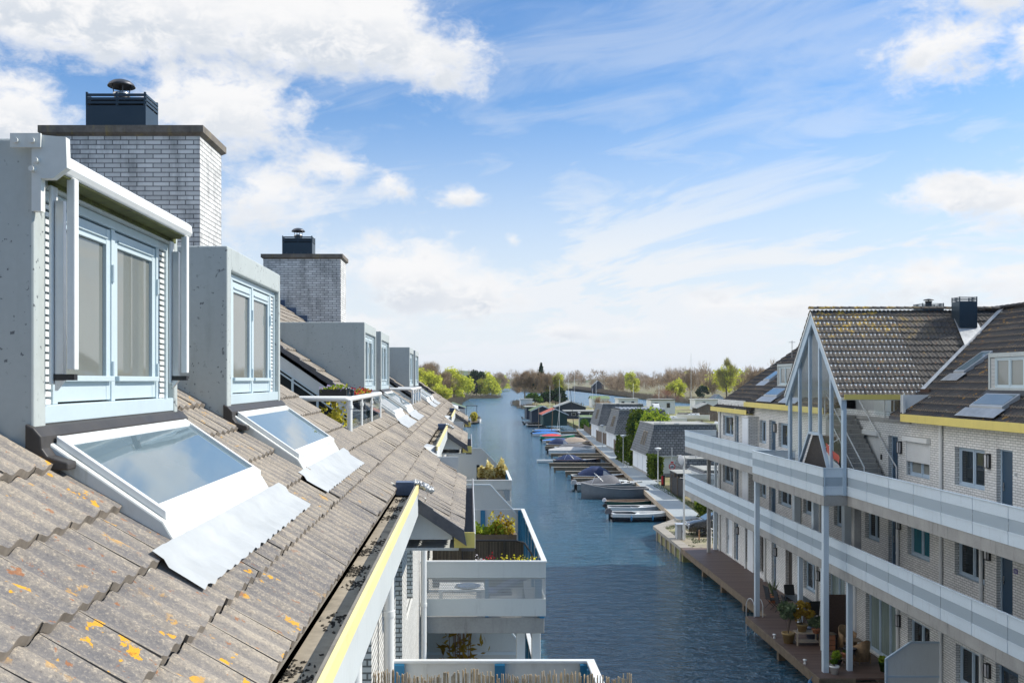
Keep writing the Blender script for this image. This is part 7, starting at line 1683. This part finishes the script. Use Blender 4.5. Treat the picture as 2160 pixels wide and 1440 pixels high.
# near terrace on the left roof: planters with pansies, lantern, vine
def flowerbox(name, label, x0, x1, y0, y1, z, box, mats, n, leaf, h, seed, leafh=None, cat='planter'):
    r = empty(name, ((x0+x1)/2, (y0+y1)/2, z), label, cat); m = MB(); m.box(x0, x1, y0, y1, z, z+.14); m.build('box', M[box], r); rr = np.random.default_rng(seed)
    for i, (mt, fr_, (hx0, hx1), hh) in enumerate(mats):
        k = int(n*fr_); C = np.stack([rr.uniform(x0+(x1-x0)*hx0, x0+(x1-x0)*hx1, k), rr.uniform(y0, y1, k), z+.12+hh*rr.uniform(.1, 1, k)**1.2], 1); C[:, 2] = z+.1+(C[:, 2]-z-.1)*(.62+.38*np.sin(C[:, 0]*11+seed*2+i)*np.cos(C[:, 1]*6+i))
        np_obj('leaves' if i == 0 else 'foliage', leaf_mesh(C, None, leaf, rr, 1.3), 4, M[mt], r)  # the later layers hold blossoms wherever a flower colour is given
    return r
flowerbox('planter', 'dark planter of violet and white pansies on the near roof terrace rail', -1.98, -1.62, 12.5, 12.75, -.26, 'black', [('leaf_bright', .6, (0, 1), .09), ('flower_violet', .22, (0, 1), .11), ('flower_yellow', .1, (.3, 1), .10)], 620, .024, .2, 1)
flowerbox('planter', 'planter of red and orange pansies farther along the roof terrace rail', -1.74, -1.60, 13.6, 15.8, -.34, 'black', [('leaf_bright', .4, (0, 1), .10), ('flower_red', .35, (0, 1), .13), ('flower_orange', .15, (0, 1), .12)], 1300, .026, .2, 2)
m = MB(); m.lathe([(.035, 0), (.04, .05), (.055, .06), (.02, .085), (0, .09)], (-1.63, 12.62, -.17), 12); m.tube([(-1.63, 12.62, -.25), (-1.63, 12.62, -.17)], .035, 8); tag(m.build('lantern', M['dark_metal'], None), 'small dark lantern between the violet pansies and the corner post', 'lantern')
m = MB(); m.lathe([(.03, 0), (.035, .04), (.05, .05), (.02, .07), (0, .075)], (-1.65, 13.35, -.19), 12); m.tube([(-1.65, 13.35, -.26), (-1.65, 13.35, -.19)], .03, 8); tag(m.build('lantern', M['dark_metal'], None), 'small dark lantern just before the red pansies', 'lantern')
rr = np.random.default_rng(12); vn = empty('climbing_vine', (-1.72, 12.8, -1.3), 'bright yellow green vine hanging behind the corner post of the roof terrace', 'plant')
C = np.concatenate([np.stack([rr.normal(-1.82, .07, 420), rr.uniform(12.55, 13.1, 420), rr.uniform(-1.2, -.25, 420)], 1), np.stack([rr.normal(-1.66, .02, 200), rr.uniform(12.6, 13.6, 200), rr.uniform(-1.2, -.55, 200)], 1)])
np_obj('leaves', leaf_mesh(C, None, .045, rr, 1.5), 4, M['leaf_yellow'], vn); m = MB(); m.tube([(-1.8, 12.8, -1.3), (-1.84, 12.85, -.8), (-1.8, 12.75, -.3)], .01, 5); m.build('stem', M['bark'], vn)
# balcony in the middle: curved black netting with reed screen, planter, table, flowers
bs = empty('screen_frame', (.3, 21.5, -4.56), 'curved black mesh frame lined with dark reed matting on the near balcony', 'screen')
m = MB(); m.box(-.80, 1.18, 20.6, 20.63, -4.5, -3.50); m.build('reed_mat', M['reed_dark'], bs); m = MB(); m.tube([(-.88, 20.1, -4.5), (-.88, 20.3, -3.66), (-.75, 20.5, -3.52), (-.5, 20.56, -3.47), (1.0, 20.56, -3.47), (1.2, 20.5, -3.52), (1.33, 20.2, -3.7), (1.36, 19.9, -4.1)], .022, 8)
for x in (-.15, .75): m.tube([(x, 20.55, -3.47), (x, 20.55, -4.5)], .014, 6)
m.build('tube', M['black'], bs)
flowerbox('planter', 'long wooden planter with fresh green herbs and yellow shoots behind the mesh screen', -.85, 1.12, 22.4, 22.75, -3.78, 'wood_beam', [('leaf_bright', .55, (.42, .86), .36), ('leaf_yellow', .20, (.66, .98), .62), ('leaf_rust', .18, (.72, .96), .55)], 1500, .055, .3, 5)
flowerbox('planter', 'row of small yellow and white flowers just inside the near balcony rail', .10, 1.30, 18.35, 18.5, -3.66, 'terracotta', [('leaf_green', .2, (0, 1), .12), ('flower_yellow', .32, (.42, 1), .26), ('flower_white', .18, (0, .2), .25), ('flower_red', .12, (.12, .35), .24)], 300, .028, .2, 6)
table('table', 'white square garden table behind the perforated balcony panel', -.15, 19.0, -4.56, .9, .7, .45, 'hull_white')
m = MB(); m.lathe([(0, 0), (.22, .01), (.25, .02), (.22, .0), (0, -.01)], (-.02, 18.9, -4.10), 20); tag(m.build('tray', M['lead_blue'], None), 'round dark tray lying on the white balcony table', 'tray')
ch = empty('lounge_chair', (.95, 19.2, -4.56), 'dark reclining garden chair on the near balcony', 'chair'); m = MB(); m.prism([(.55, 18.9, -4.2), (1.25, 18.9, -3.85), (1.28, 18.9, -3.9), (.58, 18.9, -4.25)], (0, .55, 0)); m.build('backrest', M['tarp_navy'], ch); m = MB(); m.box(.35, .85, 18.9, 19.45, -4.28, -4.24); m.build('seat', M['tarp_navy'], ch)
m = MB()
for x in (.4, 1.1):
    for y in (18.92, 19.4): m.tube([(x, y, -4.55), (x, y, -4.25)], .014, 6)
m.build('leg', M['black'], ch)
flowerbox('planter', 'cream yellow flowering shrub in a box on the far balcony rail', .35, 1.45, 36.6, 37.1, -3.9, 'wood_beam', [('leaf_rust', .45, (.1, 1), .45), ('leaf_cream', .35, (.0, .55), .60), ('leaf_cream', .30, (.3, 1), .78)], 2400, .10, .3, 7)
for x in (-.1, .05): m = MB(); m.lathe([(.05, 0), (.05, .16), (.02, .2), (.02, .26), (0, .26)], (x-.0, 39.38, -3.44), 10); tag(m.build('bottle', M['lead_blue'], None), 'small pale bottle standing on the far balcony handrail' if x < 0 else 'second small bottle on the far balcony handrail, nearer the water', 'bottle')
# bamboo under the balcony
bb = empty('bamboo', (-.15, 20.0, -7.6), 'dry bamboo plant in a pot on the lower balcony', 'potted plant'); m = MB(); pr = random.Random(3)
for i in range(16): x = -.2+pr.uniform(-.18, .22); m.tube([(x, 20+pr.uniform(-.1, .1), -7.3), (x+pr.uniform(-.12, .12), 20, -5.1)], .008, 5)
m.build('cane', M['hull_wood'], bb); C = np.stack([rr.normal(-.2, .28, 160), rr.uniform(19.8, 20.2, 160), rr.uniform(-6.3, -5.1, 160)], 1); np_obj('leaves', leaf_mesh(C, None, .07, rr, 3), 4, M['leaf_rust'], bb); m = MB(); m.lathe([(0, 0), (.2, 0), (.25, .35), (0, .34)], (-.2, 20, -7.6), 14); m.build('pot', M['terracotta'], bb)
# reed fence on the nearest balcony
rf = empty('reed_fence', (.25, 9.38, -4.4), 'bundled reed fence tied along the nearest balcony at the bottom edge', 'fence'); m = MB(); pr = random.Random(8); n = 210
for i in range(n):
    x = -1.12+2.74*(i+pr.uniform(-.4, .4))/n; top = -2.905+pr.uniform(-.035, .03)+.03*math.sin(i*.09); m.tube([(x, 9.38+pr.uniform(-.01, .01), -4.35), (x+pr.uniform(-.015, .015), 9.38+pr.uniform(-.012, .012), top)], pr.uniform(.004, .0075), 5)
m.build('reeds', M['reed'], rf); m = MB(); m.tube([(-1.1, 9.36, -3.05), (1.6, 9.36, -3.05)], .004, 4); m.build('wire', M['black'], rf)
# ================================================================== AIR
mh = bpy.data.materials.new('haze'); mh.use_nodes = True; mh.node_tree.nodes.clear(); t = NT(mh.node_tree)
vp = t.n('VolumePrincipled', i_Density=.00007); t.set(vp.inputs['Color'], (.72, .80, .92)); vp.inputs['Anisotropy'].default_value = .2
o_ = t.n('OutputMaterial'); t.nt.links.new(vp.outputs[0], o_.inputs['Volume'])
hz = MB().box(-4500, 4500, -120, 9500, WZ-4, 62).build('haze', mh, None); tag(hz, 'thin pale blue haze over the far woods', 'haze', kind='stuff')
